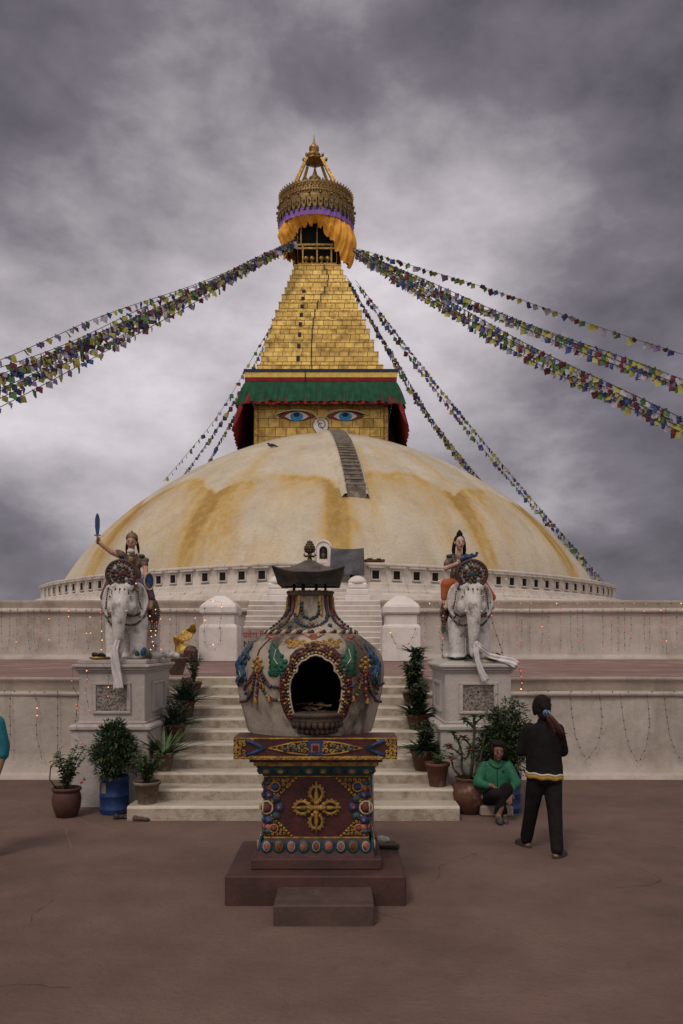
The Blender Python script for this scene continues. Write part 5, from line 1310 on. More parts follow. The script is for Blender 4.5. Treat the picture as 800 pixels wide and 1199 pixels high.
# ceremonial scarves, offerings
mt_scarf = mat('white_silk_scarf', (.62,.59,.59), (.50,.47,.48), 7, .55, bump=.4, bscale=20)
def scarf(path, w, label, fold=.02):
    rows = []; n = 26; pts = [Vector(p) for p in path]; L = [0]
    for a, b in zip(pts, pts[1:]): L.append(L[-1]+(b-a).length)
    for i in range(n+1):
        s = L[-1]*i/n; j = 0
        while j < len(L)-2 and L[j+1] < s: j += 1
        f = (s-L[j])/max(1e-6, L[j+1]-L[j]); p = pts[j].lerp(pts[j+1], f); d = (pts[j+1]-pts[j]).normalized()
        side = d.cross(Vector((0,-1,.3))).normalized(); up = side.cross(d)
        ww = w*(.55+.5*(s/L[-1]))
        rows.append([p+side*(u-.5)*ww+up*fold*math.sin(u*11+i*.3) for u in [k/8 for k in range(9)]])
    mb = MB(); mb.thick(rows, .006); tag(mb.obj('scarf', mt_scarf), label, 'scarf')
scarf([(-2.90,10.50,2.16),(-2.93,10.47,2.02),(-2.92,10.46,1.93),(-2.91,10.46,1.80),(-2.885,10.455,1.65),(-2.875,10.46,1.53)], .13, 'white scarf hanging from the trunk of the left elephant down its pedestal')
scarf([(1.73,10.50,2.13),(1.74,10.47,2.0),(1.755,10.46,1.90),(1.80,10.455,1.76),(1.86,10.455,1.63)], .09, 'narrow white scarf end hanging straight down the front of the right pedestal', .012)
scarf([(1.73,10.49,2.14),(1.80,10.48,2.06),(1.92,10.55,1.965),(2.06,10.58,1.925),(2.20,10.50,1.885),(2.26,10.46,1.84)], .10, 'long white scarf trailing across the top of the right pedestal to its right corner', .012)
def tray(x, y, label, m1, m2):
    t = thing('offering_tray', label, 'tray', (x, y, 1.908))
    mb = MB(); mb.lathe([(.10,0),(.125,.01),(.13,.035),(.118,.035),(.11,.015)], 24); mb.obj('dish', m1, t)
    mb = MB()
    for k in range(12): mb.sph((rnd.uniform(-.07,.07), rnd.uniform(-.07,.07), .045+rnd.uniform(0,.02)), rnd.uniform(.022,.034), 8, 6)
    remeshed(mb, 'offering', m2, .01, 1, t)
mt_brass = mat('brass_dish', (.40,.26,.06), (.25,.16,.04), 12, .4, .6)
tray(-3.20, 10.72, 'brass offering dish with dark offerings at the foot of the left elephant', mt_brass, mt_blk)
tray(2.02, 10.74, 'brass offering dish with dark offerings at the foot of the right elephant', mt_brass, mat('dark_leaves', (.02,.03,.02), (.05,.04,.02), 14, .8))
mb = MB(); mb.thick([[(1.40+.035*i, 10.66+.05*j, 1.925+.012*math.sin(i*1.3+j)) for i in range(11)] for j in range(4)], .01)
mb.thick([[(1.60+.02*i, 10.60+.03*j, 1.93+.05*math.sin(PI*i/6)*(1-j/6)) for i in range(7)] for j in range(5)], .008)
tag(mb.obj('green_cloth', mat('dark_green_cloth', (.01,.07,.045), (.008,.04,.03), 8, .8, bump=.5)), 'dark green cloth laid at the feet of the right elephant', 'cloth')
mb = MB()
for k in range(9): mb.sph((-2.72+.02*k+rnd.uniform(-.02,.02), 10.80+rnd.uniform(-.03,.03), 1.95+.05*rnd.random()+.012*k*(k<5)), (.03,.02,.05), 7, 5, k % 3)
tag(mb.obj('flower_garland', [pblue, pgrn, JW[1]]), 'blue and green paper flower bundle between the legs of the left elephant', 'flowers')
mb = MB()
for k in range(14): mb.sph((-2.62+.025*k, 11.35+rnd.uniform(-.06,.06), 1.94+.03*rnd.random()), rnd.uniform(.03,.055), 8, 6)
tag(remeshed(mb, 'plastic_bag', mat('crumpled_white_plastic', (.55,.53,.53), (.38,.36,.36), 20, .45, bump=1.0, bscale=25), .012, 1), 'crumpled white plastic bag behind the left elephant', 'bag')
# ================================================================== potted plants
mt_terra = mat('terracotta', (.115,.046,.030), (.075,.033,.023), 5, .8, bump=.4, bscale=30, c3=(.26,.17,.13), s3=6, t3=(.55,.72), fine=.2)
mt_terrad = mat('dark_terracotta', (.085,.032,.024), (.055,.024,.02), 5, .6, bump=.4, bscale=30, c3=(.13,.08,.06), s3=6, t3=(.58,.72))
mt_clay = mat('weathered_clay', (.16,.115,.08), (.10,.075,.055), 5, .9, bump=.5, bscale=30, c3=(.24,.20,.16), s3=7, t3=(.52,.7), fine=.2)
mt_soil = mat('soil', (.03,.022,.016), (.05,.038,.028), 20, .95, bump=1, bscale=40)
mt_drum = mat('blue_plastic_drum', (.010,.028,.105), (.013,.038,.13), 4, .4, bump=.15, bscale=12, c3=(.09,.11,.16), s3=5, t3=(.56,.72), fine=.12)
def leafm(n, a, b): return mat(n, a, b, 7, .55, c3=tuple(v*.5 for v in a), s3=11, t3=(.5,.65), spec=.4)
lf_dark = leafm('leaf_dark', (.020,.040,.017), (.040,.070,.028)); lf_mid = leafm('leaf_mid', (.035,.075,.022), (.065,.115,.038)); lf_blue = leafm('leaf_bluish', (.022,.052,.034), (.05,.09,.055))
lf_yel = leafm('leaf_yellowing', (.09,.11,.03), (.12,.10,.035))
mt_stem = mat('stem', (.075,.06,.04), (.045,.038,.026), 20, .8); mt_flow = mat('red_flower', (.42,.03,.035), (.30,.02,.05), 20, .6)
def leaf1(mb, p, d, L, W, mi=0, droop=.25):
    d = Vector(d).normalized(); s = d.cross(Vector((rnd.uniform(-.4,.4), rnd.uniform(-.4,.4), 1))); s = s.normalized() if s.length > .01 else Vector((1,0,0)); u = s.cross(d)
    p = Vector(p); m1 = p+d*L*.45; tp = p+d*L-Vector((0,0,L*droop))
    mb.add([p, m1+s*W*.5+u*W*.12, tp, m1-s*W*.5+u*W*.12, m1-u*W*.1], [(0,4,1),(1,4,2),(4,3,2),(0,3,4)], mi)
def randdir(): 
    while True:
        v = Vector((rnd.uniform(-1,1), rnd.uniform(-1,1), rnd.uniform(-1,1)))
        if .05 < v.length < 1: return v.normalized()
def bush(t, z0, rx, h, n, L, W, m, cone=.5, peaks=None, stems=9):
    """dense shrub: clumped leaves around branch tips, uneven outline"""
    sm = MB(); lm = MB(); tips = []
    for k in range(stems*6):
        a = rnd.uniform(0, 2*PI); f = rnd.uniform(.08, 1)**.8; w = rx*(1-cone*f**1.6)*math.sqrt(rnd.random())*1.05*(math.sin(PI*min(1,f*.85+.12))**.35)
        px_, pk = 0, 1.0
        if peaks: q = rnd.choice(peaks); px_ = q[0]*f; pk = q[1]; w *= .72
        tips.append(Vector((px_+w*math.cos(a), w*math.sin(a), z0+h*f*pk)))
    for tp in tips[::2]:
        base = Vector((tp.x*.1, tp.y*.1, z0)); mid = base.lerp(tp, .5)+Vector((tp.x*.1, tp.y*.1, h*.04)); sm.tube([base, mid, tp], [.008,.006,.003], 4)
    for i in range(n):
        tp = rnd.choice(tips); r = rx*.26*rnd.random()**.5; d = randdir(); p = tp+d*r; dd = (d+Vector((tp.x, tp.y, .25))*1.2)
        leaf1(lm, p, dd, L*rnd.uniform(.55,1.25), W*rnd.uniform(.6,1.25), 0 if rnd.random() < .78 else rnd.choice((1,1,2)), .15)
    sm.obj('stem', mt_stem, t); lm.obj('foliage', [m, lf_mid, lf_yel], t)
def vase(t, prof, m, soil_z, soil_r, n=32, name='pot'):
    mb = MB(); mb.lathe(prof, n, cap=False); mb.add([(prof[0][0]*math.cos(2*PI*k/n), prof[0][0]*math.sin(2*PI*k/n), prof[0][1]) for k in range(n)], [tuple(range(n-1,-1,-1))]); mb.obj(name, m, t)
    mb = MB(); mb.lathe([(soil_r,soil_z),(soil_r*.5,soil_z+.012),(.001,soil_z+.015)], n, cap=False); mb.obj('soil', mt_soil, t)
def spiky(t, z0, n, L, W, m, up=.8, spread=.08, arch=.4):
    mb = MB()
    for i in range(n):
        a = rnd.uniform(0, 2*PI); e = rnd.uniform(.25, 1)*up; d = Vector((math.cos(a)*(1-e*.7), math.sin(a)*(1-e*.7), e)).normalized(); l = L*rnd.uniform(.6,1.1); p = Vector((math.cos(a)*spread*rnd.random(), math.sin(a)*spread*rnd.random(), z0))
        s = d.cross(Vector((0,0,1))).normalized(); rows = []
        for k in range(6):
            f = k/5; q = p+d*l*f-Vector((0,0,arch*l*f*f*.6))+Vector((math.cos(a),math.sin(a),0))*arch*l*f*f*.4; w = W*(1-f**2)*.5+.001; rows.append([q-s*w, q-Vector((0,0,w*.4)), q+s*w])
        mb.sheet(rows)
    mb.obj('foliage', m, t)
def leafy(t, z0, nst, h, sp, L, W, m, per=26, flowers=0):
    sm = MB(); lm = MB(); fl = []
    for k in range(nst):
        a = rnd.uniform(0,2*PI); hh = h*rnd.uniform(.6,1); tx, ty = sp*math.cos(a)*rnd.random()**.5, sp*math.sin(a)*rnd.random()**.5
        pts = [Vector((tx*.1,ty*.1,z0))]
        for j in range(1, 6): f = j/5; pts.append(Vector((tx*f**1.3+rnd.uniform(-.02,.02), ty*f**1.3+rnd.uniform(-.02,.02), z0+hh*f)))
        sm.tube(pts, [.008,.007,.006,.005,.004,.003], 5)
        for i in range(per):
            j = rnd.uniform(.9, 4.95); q = pts[int(j)].lerp(pts[int(j)+1], j-int(j)) if int(j) < 5 else pts[5]
            b = rnd.uniform(0,2*PI); leaf1(lm, q, Vector((math.cos(b), math.sin(b), rnd.uniform(-.1,.7))), L*rnd.uniform(.6,1.2), W*rnd.uniform(.7,1.2))
        fl.append(pts[-1])
    sm.obj('stem', mt_stem, t); lm.obj('foliage', m, t)
    for q in fl[:flowers]:
        mb = MB()
        for k in range(6): mb.sph(q+randdir()*.018, .014, 6, 4)
        mb.obj('flower', mt_flow, t)
urn = lambda s, h: [(.11*s,0),(.125*s,.02*h),(.165*s,.35*h),(.175*s,.62*h),(.160*s,.82*h),(.148*s,.88*h),(.172*s,.90*h),(.178*s,.95*h),(.172*s,1.0*h),(.155*s,1.0*h),(.15*s,.9*h)]
flare = lambda s, h: [(.105*s,0),(.15*s,.84*h),(.165*s,.85*h),(.17*s,1.0*h),(.15*s,1.0*h),(.145*s,.9*h)]
def drum_prof(r, h): return [(r*.94,0),(r,.02),(r,.10*h),(r*1.03,.12*h),(r*1.03,.15*h),(r,.17*h),(r,.45*h),(r*1.03,.47*h),(r*1.03,.50*h),(r,.52*h),(r,.86*h),(r*1.04,.88*h),(r*1.04,.94*h),(r,.96*h),(r*.97,h),(r*.93,h),(r*.92,h*.9)]
# left group on the plaza
t = thing('potted_plant', 'sparse flowering shrub in a dark red urn, leftmost pot on the plaza', 'potted plant', (-3.36, 9.92, 0)); vase(t, urn(1, .36), mt_terrad, .32, .15)
leafy(t, .33, 13, .58, .25, .085, .045, lf_mid, 26, 0)
mb = MB(); mb.tube([(-.12,0,.34),(-.20,-.02,.45),(-.19,-.02,.62),(-.13,0,.66)], .008, 5); mb.obj('cane_hoop', mt_stem, t)
for p in ((-.16,-.06,.62),(.20,-.05,.42),(.24,-.08,.47)):
    mb = MB()
    for k in range(5): mb.sph(Vector(p)+randdir()*.012, .010, 6, 4)
    mb.obj('flower', mat('pink_flower', (.45,.10,.12), rough=.6) if p[0] < 0 else mt_flow, t)
t = thing('potted_plant', 'dense dark green shrub in a blue plastic drum left of the stairs', 'potted plant', (-2.84, 10.14, 0)); vase(t, drum_prof(.178,.47), mt_drum, .42, .165, name='drum')
mb = MB(); rows = [[( .1805*math.sin(R(a)), -.1805*math.cos(R(a)), z) for a in range(-42,-14,4)] for z in (.27,.33,.40)]; mb.sheet(rows); mb.obj('paper_label', mat('faded_label', (.20,.19,.12), (.13,.13,.10), 30, .8), t)
bush(t, .40, .285, .70, 4300, .066, .030, lf_dark, .30, None, 18)
# left side pots climbing the steps
def zst(k): return .17+.14*(k-1)
def dst(k): return 9.68+.392*(k-1)
t = thing('potted_plant', 'square-sided clay pot with small green leaves on the lowest step, left side', 'potted plant', (-2.37, dst(1)+.20, zst(1))); vase(t, flare(1.0,.27), mt_clay, .24, .15); leafy(t, .24, 20, .42, .22, .075, .034, lf_mid, 28)
t = thing('potted_plant', 'broad-leaved plant in a mossy pot on the third step, left side', 'potted plant', (-2.33, dst(3)+.18, zst(3))); vase(t, flare(.85,.24), mt_clay, .20, .12); spiky(t, .2, 60, .58, .05, lf_mid, .95, .09, .3)
t = thing('potted_plant', 'dark leafy plant in a terracotta pot on the fifth step, left side', 'potted plant', (-2.33, dst(5)+.15, zst(5))); vase(t, flare(.9,.26), mt_terra, .22, .13); spiky(t, .22, 80, .46, .04, lf_blue, .9, .09, .6); leafy(t, .22, 18, .42, .2, .07, .03, lf_dark, 30)
t = thing('potted_plant', 'blue-green spiky plant in a terracotta pot on the seventh step, left side', 'potted plant', (-2.33, dst(7)+.15, zst(7))); vase(t, flare(.85,.26), mt_terra, .22, .12); spiky(t, .22, 90, .50, .04, lf_blue, 1.0, .09, .5); leafy(t, .22, 14, .40, .17, .07, .03, lf_dark, 28)
t = thing('potted_plant', 'tall narrow green plant in a terracotta pot on the ninth step, left side', 'potted plant', (-2.36, dst(9)+.15, zst(9))); vase(t, flare(.8,.22), mt_terra, .18, .11); leafy(t, .2, 14, .52, .14, .07, .026, lf_dark, 30)
t = thing('planter', 'wide grey-brown bowl planter filled with dark soil at the top of the bottom stairs', 'planter', (-2.92, 14.35, TZ)); vase(t, [(.10,0),(.12,.02),(.19,.27),(.215,.28),(.22,.31),(.20,.31),(.19,.29)], mt_clay, .27, .19); 
mb = MB()
for k in range(26): a = rnd.uniform(0,2*PI); r = .14*rnd.random()**.5; mb.sph((r*math.cos(a), r*math.sin(a), .30+.04*rnd.random()), rnd.uniform(.02,.045), 7, 5)
remeshed(mb, 'dry_clods', mt_soil, .014, 1, t)
# right side
t = thing('potted_plant', 'small weathered terracotta pot with low leaves on the second step, right side', 'potted plant', (1.215, dst(2)+.21, zst(2))); vase(t, flare(.95,.30), mt_terra, .26, .13); leafy(t, .27, 9, .16, .12, .05, .022, lf_mid, 20)
t = thing('potted_plant', 'dark bushy plant in a wide red pot on the third step, right side', 'potted plant', (1.09, dst(3)+.22, zst(3))); vase(t, flare(1.15,.27), mt_terra, .23, .16); spiky(t, .24, 110, .36, .045, lf_dark, .9, .12, .7); leafy(t, .24, 22, .42, .17, .085, .034, lf_dark, 32)
t = thing('potted_plant', 'dense dark plant on the sixth step, right side, behind the wide red pot', 'potted plant', (1.10, dst(6)+.18, zst(6))); vase(t, flare(1.0,.22), mt_terra, .18, .14); spiky(t, .2, 90, .36, .045, lf_dark, 1.0, .12, .6); leafy(t, .2, 28, .52, .17, .095, .04, lf_dark, 34)
t = thing('potted_plant', 'broad-leaved dark plant on the eighth step, right side, below the topmost plant', 'potted plant', (1.10, dst(8)+.18, zst(8))); vase(t, flare(1.0,.22), mt_terra, .18, .14); leafy(t, .2, 28, .50, .17, .11, .048, lf_dark, 34)
t = thing('potted_plant', 'topmost plant of the right side with long pointed leaves against the white wall', 'potted plant', (1.20, dst(10)+.15, zst(10))); vase(t, flare(.9,.2), mt_terra, .16, .13); leafy(t, .18, 18, .46, .16, .11, .044, lf_dark, 30); spiky(t, .55, 36, .26, .035, lf_dark, .8, .12, .5)
t = thing('potted_plant', 'thorny flowering succulent in a large round red jar beside the seated woman', 'potted plant', (1.60, 10.12, 0))
vase(t, [(.12,0),(.14,.02),(.21,.16),(.225,.26),(.20,.36),(.165,.41),(.185,.425),(.19,.45),(.17,.45),(.155,.41)], mt_terra, .40, .155)
sm = MB(); lm = MB(); fls = []
for (pts, r) in (([(0,0,.4),(.03,0,.62),(.05,0,.86),(.055,0,1.08),(.05,0,1.20)], .022), ([(-.03,0,.4),(-.10,.0,.55),(-.10,0,.75),(-.15,-.02,.92),(-.22,0,1.0)], .018), ([(.03,.02,.4),(.12,0,.6),(.16,0,.82),(.19,0,.98),(.2,0,1.06)], .018),
                 ([(-.06,-.03,.4),(-.20,-.03,.55),(-.24,-.03,.68)], .014), ([(.04,0,.80),(-.04,-.03,.90),(-.09,-.03,.94)], .014), ([(.05,0,1.06),(-.02,0,1.13),(-.07,0,1.16)], .013), ([(.05,0,1.1),(.11,0,1.16),(.16,0,1.2)], .013), ([(-.10,0,.62),(-.03,-.03,.72),(.0,-.03,.80)], .013), ([(-.1,0,.72),(-.2,-.02,.80),(-.27,-.02,.83)], .013), ([(.15,0,.8),(.23,-.02,.84),(.27,0,.92)], .013)):
    sm.tube(pts, [r*(1-.35*i/len(pts)) for i in range(len(pts))], 7)
    for a, b in zip(pts, pts[1:]):
        for k in range(7):
            q = Vector(a).lerp(Vector(b), rnd.random()); d = randdir(); sm.tube([q, q+d*(r+.015)], [.004,.001], 3)
            leaf1(lm, q, d+Vector((0,0,.4)), .075, .032)
    for k in range(14): b = 2*PI*k/7; leaf1(lm, pts[-1], (math.cos(b), math.sin(b), .2+.6*(k>6)), .095, .038)
    fls.append(Vector(pts[-1]))
sm.obj('stem', mat('thorny_stem', (.055,.06,.035), (.04,.035,.025), 16, .8), t); lm.obj('foliage', lf_mid, t)
for q in (fls[3], fls[4], fls[7], fls[8]):
    mb = MB()
    for k in range(7): mb.sph(q+randdir()*.018+Vector((0,-.02,0)), .014, 6, 4)
    mb.obj('flower', mt_flow, t)
t = thing('potted_plant', 'tall many-pointed evergreen shrub in a blue drum behind the seated woman', 'potted plant', (2.08, 10.24, 0)); vase(t, drum_prof(.182,.48), mt_drum, .43, .17, name='drum')
bush(t, .41, .40, .94, 6300, .060, .028, lf_dark, .55, [(-.16,.86),(-.02,1.0),(.10,.97),(.22,.70),(-.26,.6)], 20)

# small litter
mt_shoe = mat('worn_black_shoe', (.02,.018,.017), (.04,.033,.03), 14, .6)
for (px, py, l, m, rz) in ((143, 959, 'small black shoe on the ground left of the bottom step', mt_shoe, .3), (165, 961.5, 'brown worn shoe on the ground in front of the bottom step, left end', mat('brown_shoe', (.085,.055,.038), (.05,.035,.025), 12, .7), -.1)):
    D = F*H/(py-CY); mb = MB(); Mz = Matrix.Rotation(rz,4,'Z')
    for q, r in (((-.06,0,.03),(.045,.035,.035)),((.0,0,.028),(.05,.034,.03)),((.06,0,.022),(.05,.040,.024)),((-.07,0,.045),(.03,.03,.025))): mb.sph(Mz @ Vector(q), r, 12, 8, M=Mz)
    tag(remeshed(mb, 'shoe', m, .006, 2, None, (X_(px, D), D, 0)), l, 'shoe')
# gold cloth and maroon bag by the left pillar
mt_gcl = mat('gold_brocade', (.42,.26,.05), (.25,.14,.03), 9, .4, .35, bump=.8, bscale=12)
rows = [[(-.35+.075*i+.02*math.sin(j*2.1+i), .12*math.sin(i*.9+j*.7), .40+.085*i*(1-.02*i)+(.10*j-.25)*(1-.06*i)+.05*math.sin(i*1.7+j*1.3)) for i in range(10)] for j in range(7)]
mb = MB(); mb.thick(rows, .03); mb.sph((0,0,.28), (.33,.2,.28), 14, 10); mb.sph((-.18,-.05,.15), (.22,.15,.15), 12, 8)
tag(remeshed(mb, 'gold_cloth', mt_gcl, .025, 1, None, (-4.73, 24.6, TZ)), 'heap of shiny gold brocade cloth beside the left pillar', 'cloth')
mb = MB(); mb.box(-.2,.2,-.15,.15,0,.42,bev=.05); mb.sph((0,0,.42), (.17,.12,.09), 12, 8)
tag(remeshed(mb, 'maroon_bag', pmar, .02, 3, None, (-4.52, 24.35, TZ)), 'dark maroon bag standing between the gold cloth and the left pillar', 'bag')

# notice board half hidden behind the burner
t = thing('notice_board', 'white notice board with red and black writing behind the incense burner', 'sign', (-2.45, 24.2, TZ))
mb = MB(); mb.box(-.54,.54,-.015,.015,.30,1.02); mb.obj('panel', mat('sign_panel', (.26,.23,.22), (.20,.175,.165), 6, .7), t)
for x in (-.45,.45): mb = MB(); mb.box(x-.025,x+.025,.015,.05,-.0,1.0); mb.obj('leg', M['wire'], t)
def text(body, size, loc, m, parent, extr=.004, font=None, name='lettering'):
    cu = bpy.data.curves.new(name, 'FONT'); cu.body = body; cu.size = size; cu.extrude = extr; cu.align_x = 'LEFT'; cu.offset = .004
    if font: cu.font = font
    tmp = bpy.data.objects.new(name+'_tmp', cu); col.objects.link(tmp); dg = bpy.context.evaluated_depsgraph_get(); dg.update()
    me = bpy.data.meshes.new_from_object(tmp.evaluated_get(dg)); bpy.data.objects.remove(tmp); me.materials.clear(); me.materials.append(m)
    o = bpy.data.objects.new(name, me); col.objects.link(o); o.parent = parent; o.location = loc; o.rotation_euler = (PI/2,0,0); return o
hl = text('\u092a\u0935\u0947\u0936 \u093f\u0928\u0937\u0947\u0927', .24, (-.49,-.016,.74), mat('sign_red', (.26,.03,.03), rough=.6), t)
mb = MB(); mb.tube([(-.425,-.02,.80),(-.455,-.02,.765)], .011, 4); mb.obj('letter_stroke', mat('sign_red_stroke', (.26,.03,.03), rough=.6), t)
text('NO ENTRY', .25, (-.48,-.016,.47), mt_blk, t)

# ================================================================== people
def person(name_label, loc=(0,0,0)):
    return thing('person', name_label, 'person', loc)
sk1 = mat('skin_brown', (.215,.118,.080), (.165,.088,.060), 20, .7, spec=.15); sk2 = mat('skin_tan', (.30,.16,.10), (.24,.125,.08), 20, .55, spec=.4)
lipm = mat('lips', (.20,.06,.05), rough=.5)
mt_gj = mat('green_jacket', (.016,.135,.070), (.011,.080,.042), 5, .7, bump=.5, bscale=14, fine=.1)
mt_bt = mat('black_trousers', (.012,.010,.011), (.018,.015,.016), 9, .95, bump=.6, bscale=14, spec=.08)
mt_bj = mat('black_jacket', (.011,.009,.010), (.017,.014,.015), 9, .95, bump=.7, bscale=9, spec=.08)
mt_hr = mat('reddish_hair', (.07,.020,.012), (.025,.010,.008), 40, .45, bump=.6, bscale=90)
# --- seated woman
w = person('woman in a green jacket and black trousers sitting low in front of the shrubs', (1.90, 9.95, 0))
o0 = Vector((1.90, 9.95, 0)); L_ = lambda *p: Vector(p)-o0
hc = L_(1.905, 9.90, .805); fw = Vector((.10,-1,-.08))
pel = L_(1.90,10.0,.24); kR, kL = L_(1.955,9.60,.395), L_(1.83,9.60,.33)
aR, aL = L_(1.85,9.58,.09), L_(1.93,9.66,.08)
hR, hL = L_(1.80,9.68,.415), L_(1.985,9.60,.35)
mb = MB(); head(mb, hc, fw, .98); caps(mb, hc+Vector((0,.03,-.06)), L_(1.90,9.98,.64), .042, .048)
mb.sph(L_(1.90,9.99,.56), (.145,.10,.11), 16, 12); mb.sph(L_(1.90,10.0,.42), (.125,.10,.14), 16, 12); mb.sph(pel, (.165,.13,.11), 16, 12)
chain(mb, [L_(1.98,9.98,.25), kR, aR], [.085,.058,.036]); chain(mb, [L_(1.82,9.98,.24), kL, aL], [.085,.058,.036])
for a in (aR, aL): chain(mb, [a, a+Vector((.0,-.05,-.045)), a+Vector((-.005,-.15,-.055))], [.034,.032,.022])
chain(mb, [L_(1.745,9.99,.605), L_(1.665,9.90,.42), hR], [.05,.040,.026]); chain(mb, [L_(2.055,9.99,.605), L_(2.12,9.88,.42), hL], [.05,.040,.026])
hand(mb, hR, (.75,-.45,-.30), (.1,.25,1), -1, .95, .55); hand(mb, hL, (-.10,-.55,-.75), (0,-.8,.5), 1, .95, .5)
body = remeshed(mb, 'body', sk1, .0055, 2, w); face_parts(hc+fw.normalized()*.003, fw, .98, body, lipm)
mb = MB()
mb.loft([(*L_(1.90,9.995,z),rx,ry) for z,rx,ry in ((.69,.05,.045),(.67,.10,.07),(.64,.148,.09),(.58,.176,.115),(.50,.180,.130),(.42,.178,.138),(.34,.186,.148),(.27,.196,.154),(.25,.188,.146))])
chain(mb, [L_(1.76,9.99,.60), L_(1.66,9.90,.42), L_(1.765,9.735,.405)], [.072,.062,.044]); chain(mb, [L_(2.045,9.99,.60), L_(2.125,9.88,.42), L_(2.01,9.67,.375)], [.072,.062,.044])
remeshed(mb, 'jacket', mt_gj, .009, 7, w)
mb = MB(); n = 22; rows = []
for j in range(4):
    rows.append([(L_(1.895,9.965,0).x+(.058+.012*j)*math.cos(2*PI*k/n), L_(1.895,9.965,0).y+(.052+.012*j)*math.sin(2*PI*k/n)-.004*j, .715-.022*j-.05*max(0,-math.sin(2*PI*k/n))**3) for k in range(n+1)])
mb.thick(rows, .008); mb.obj('collar', mt_gj, w)
mb = MB(); mb.tube([L_(1.895,9.885,.64), L_(1.892,9.862,.55), L_(1.892,9.86,.44), L_(1.895,9.845,.33)], .005, 5); mb.obj('zip', mt_blk, w)
mb = MB(); mb.thick([[L_(1.955+.012*i, 9.872-.001*j, .575-.012*j) for i in range(3)] for j in range(3)], .004); mb.obj('chest_badge', mt_blk, w)
mb = MB(); mb.sph(L_(1.885,9.99,.24), (.20,.16,.075), 16, 10); remeshed(mb, 'shirt_hem', mat('beige_shirt', (.34,.27,.22), (.27,.21,.17), 10, .8), .010, 2, w)
mb = MB(); mb.sph(pel+Vector((0,-.03,0)), (.172,.14,.09), 16, 10); chain(mb, [L_(1.98,9.93,.25), kR, aR+Vector((0,.02,.03))], [.10,.078,.050]); chain(mb, [L_(1.82,9.93,.24), kL, aL+Vector((0,0,.03))], [.10,.078,.050])
remeshed(mb, 'trousers', mt_bt, .010, 3, w)
for a in (aR, aL):
    mb = MB(); chain(mb, [a+Vector((0,.02,-.03)), a+Vector((0,-.06,-.045)), a+Vector((-.005,-.15,-.055))], [.040,.040,.030]); mb.sph(a+Vector((0,-.06,-.072)), (.045,.13,.014), 12, 6)
    remeshed(mb, 'shoe', mat('grey_shoe', (.07,.065,.065), (.03,.028,.028), 12, .7), .008, 2, w)
mb = MB(); mb.sph(hc+Vector((0,.022,.028)), (.082,.098,.093), 18, 12); mb.sph(hc+Vector((0,.085,-.02)), (.060,.050,.070), 14, 10)
for s in (-1, 1): mb.sph(hc+Vector((s*.070,.0,.015)), (.026,.062,.070), 10, 8); mb.sph(hc+Vector((s*.066,.03,-.05)), (.026,.045,.05), 10, 8)
mb.sph(hc+Vector((0,-.045,.085)), (.066,.045,.030), 12, 8); mb.sph(hc+Vector((.01,.01,.075)), (.090,.095,.060), 14, 10)
for k in range(30):
    a = rnd.uniform(PI, 2*PI); p = hc+Vector((.088*math.cos(a), .06*math.sin(a), rnd.uniform(.03,.11))); mb.tube([hc+Vector((rnd.uniform(-.02,.02),.03,.125)), p, p+Vector((math.cos(a)*.02, .03, -.07))], [.006,.007,.003], 5)
remeshed(mb, 'hair', mt_hair, .006, 1, w)
mb = MB(); mb.box(-.20,.20,-.10,.18,0,.13,bev=.02); tag(mb.obj('stone_block', M['ledge'], None, (1.90, 10.0, 0)), 'low stone block the woman in the green jacket sits on', 'block')
# --- standing woman, seen from behind
w = person('woman in black with yellow hem and reddish ponytail, standing with her back turned', (2.04, 8.2, 0)); o0 = Vector((2.04, 8.2, 0))
hc = L_(2.030,8.235,1.475); fw = Vector((-.18,1,-.10))
mb = MB(); head(mb, hc, fw, 1.0); caps(mb, hc+Vector((0,-.02,-.07)), L_(2.035,8.19,1.30), .045, .052)
mb.sph(L_(2.04,8.20,1.20), (.16,.10,.12), 16, 12); mb.sph(L_(2.04,8.20,1.0), (.14,.10,.18), 16, 12); mb.sph(L_(2.05,8.19,.83), (.165,.12,.12), 16, 12)
lH, lK, lA = L_(1.965,8.20,.80), L_(1.945,8.29,.44), L_(1.925,8.44,.085); rH, rK, rA = L_(2.13,8.20,.80), L_(2.135,8.13,.44), L_(2.125,8.0,.085)
chain(mb, [lH, lK, lA], [.085,.056,.036]); chain(mb, [rH, rK, rA], [.085,.056,.036])
for a, d in ((lA, Vector((-.45,.9,0)).normalized()), (rA, Vector((.62,.62,0)).normalized())): chain(mb, [a+Vector((0,0,-.03)), a+d*.06+Vector((0,0,-.048)), a+d*.16+Vector((0,0,-.06))], [.034,.030,.020]); mb.sph(a-d*.02+Vector((0,0,-.055)), (.03,.03,.028), 10, 6)
eL, eR, wL, wR = L_(1.835,8.26,1.02), L_(2.245,8.26,1.02), L_(1.935,8.48,1.14), L_(2.12,8.48,1.14)
chain(mb, [L_(1.885,8.2,1.245), eL, wL], [.052,.042,.027]); chain(mb, [L_(2.195,8.2,1.24), eR, wR], [.052,.042,.027])
hand(mb, wL, (.45,.5,.5), (0,1,-.4), 1, .95, .8); hand(mb, wR, (-.45,.5,.5), (0,1,-.4), -1, .95, .8)
body = remeshed(mb, 'body', sk2, .0065, 2, w); face_parts(hc+fw.normalized()*.003, fw, 1.0, body, lipm)
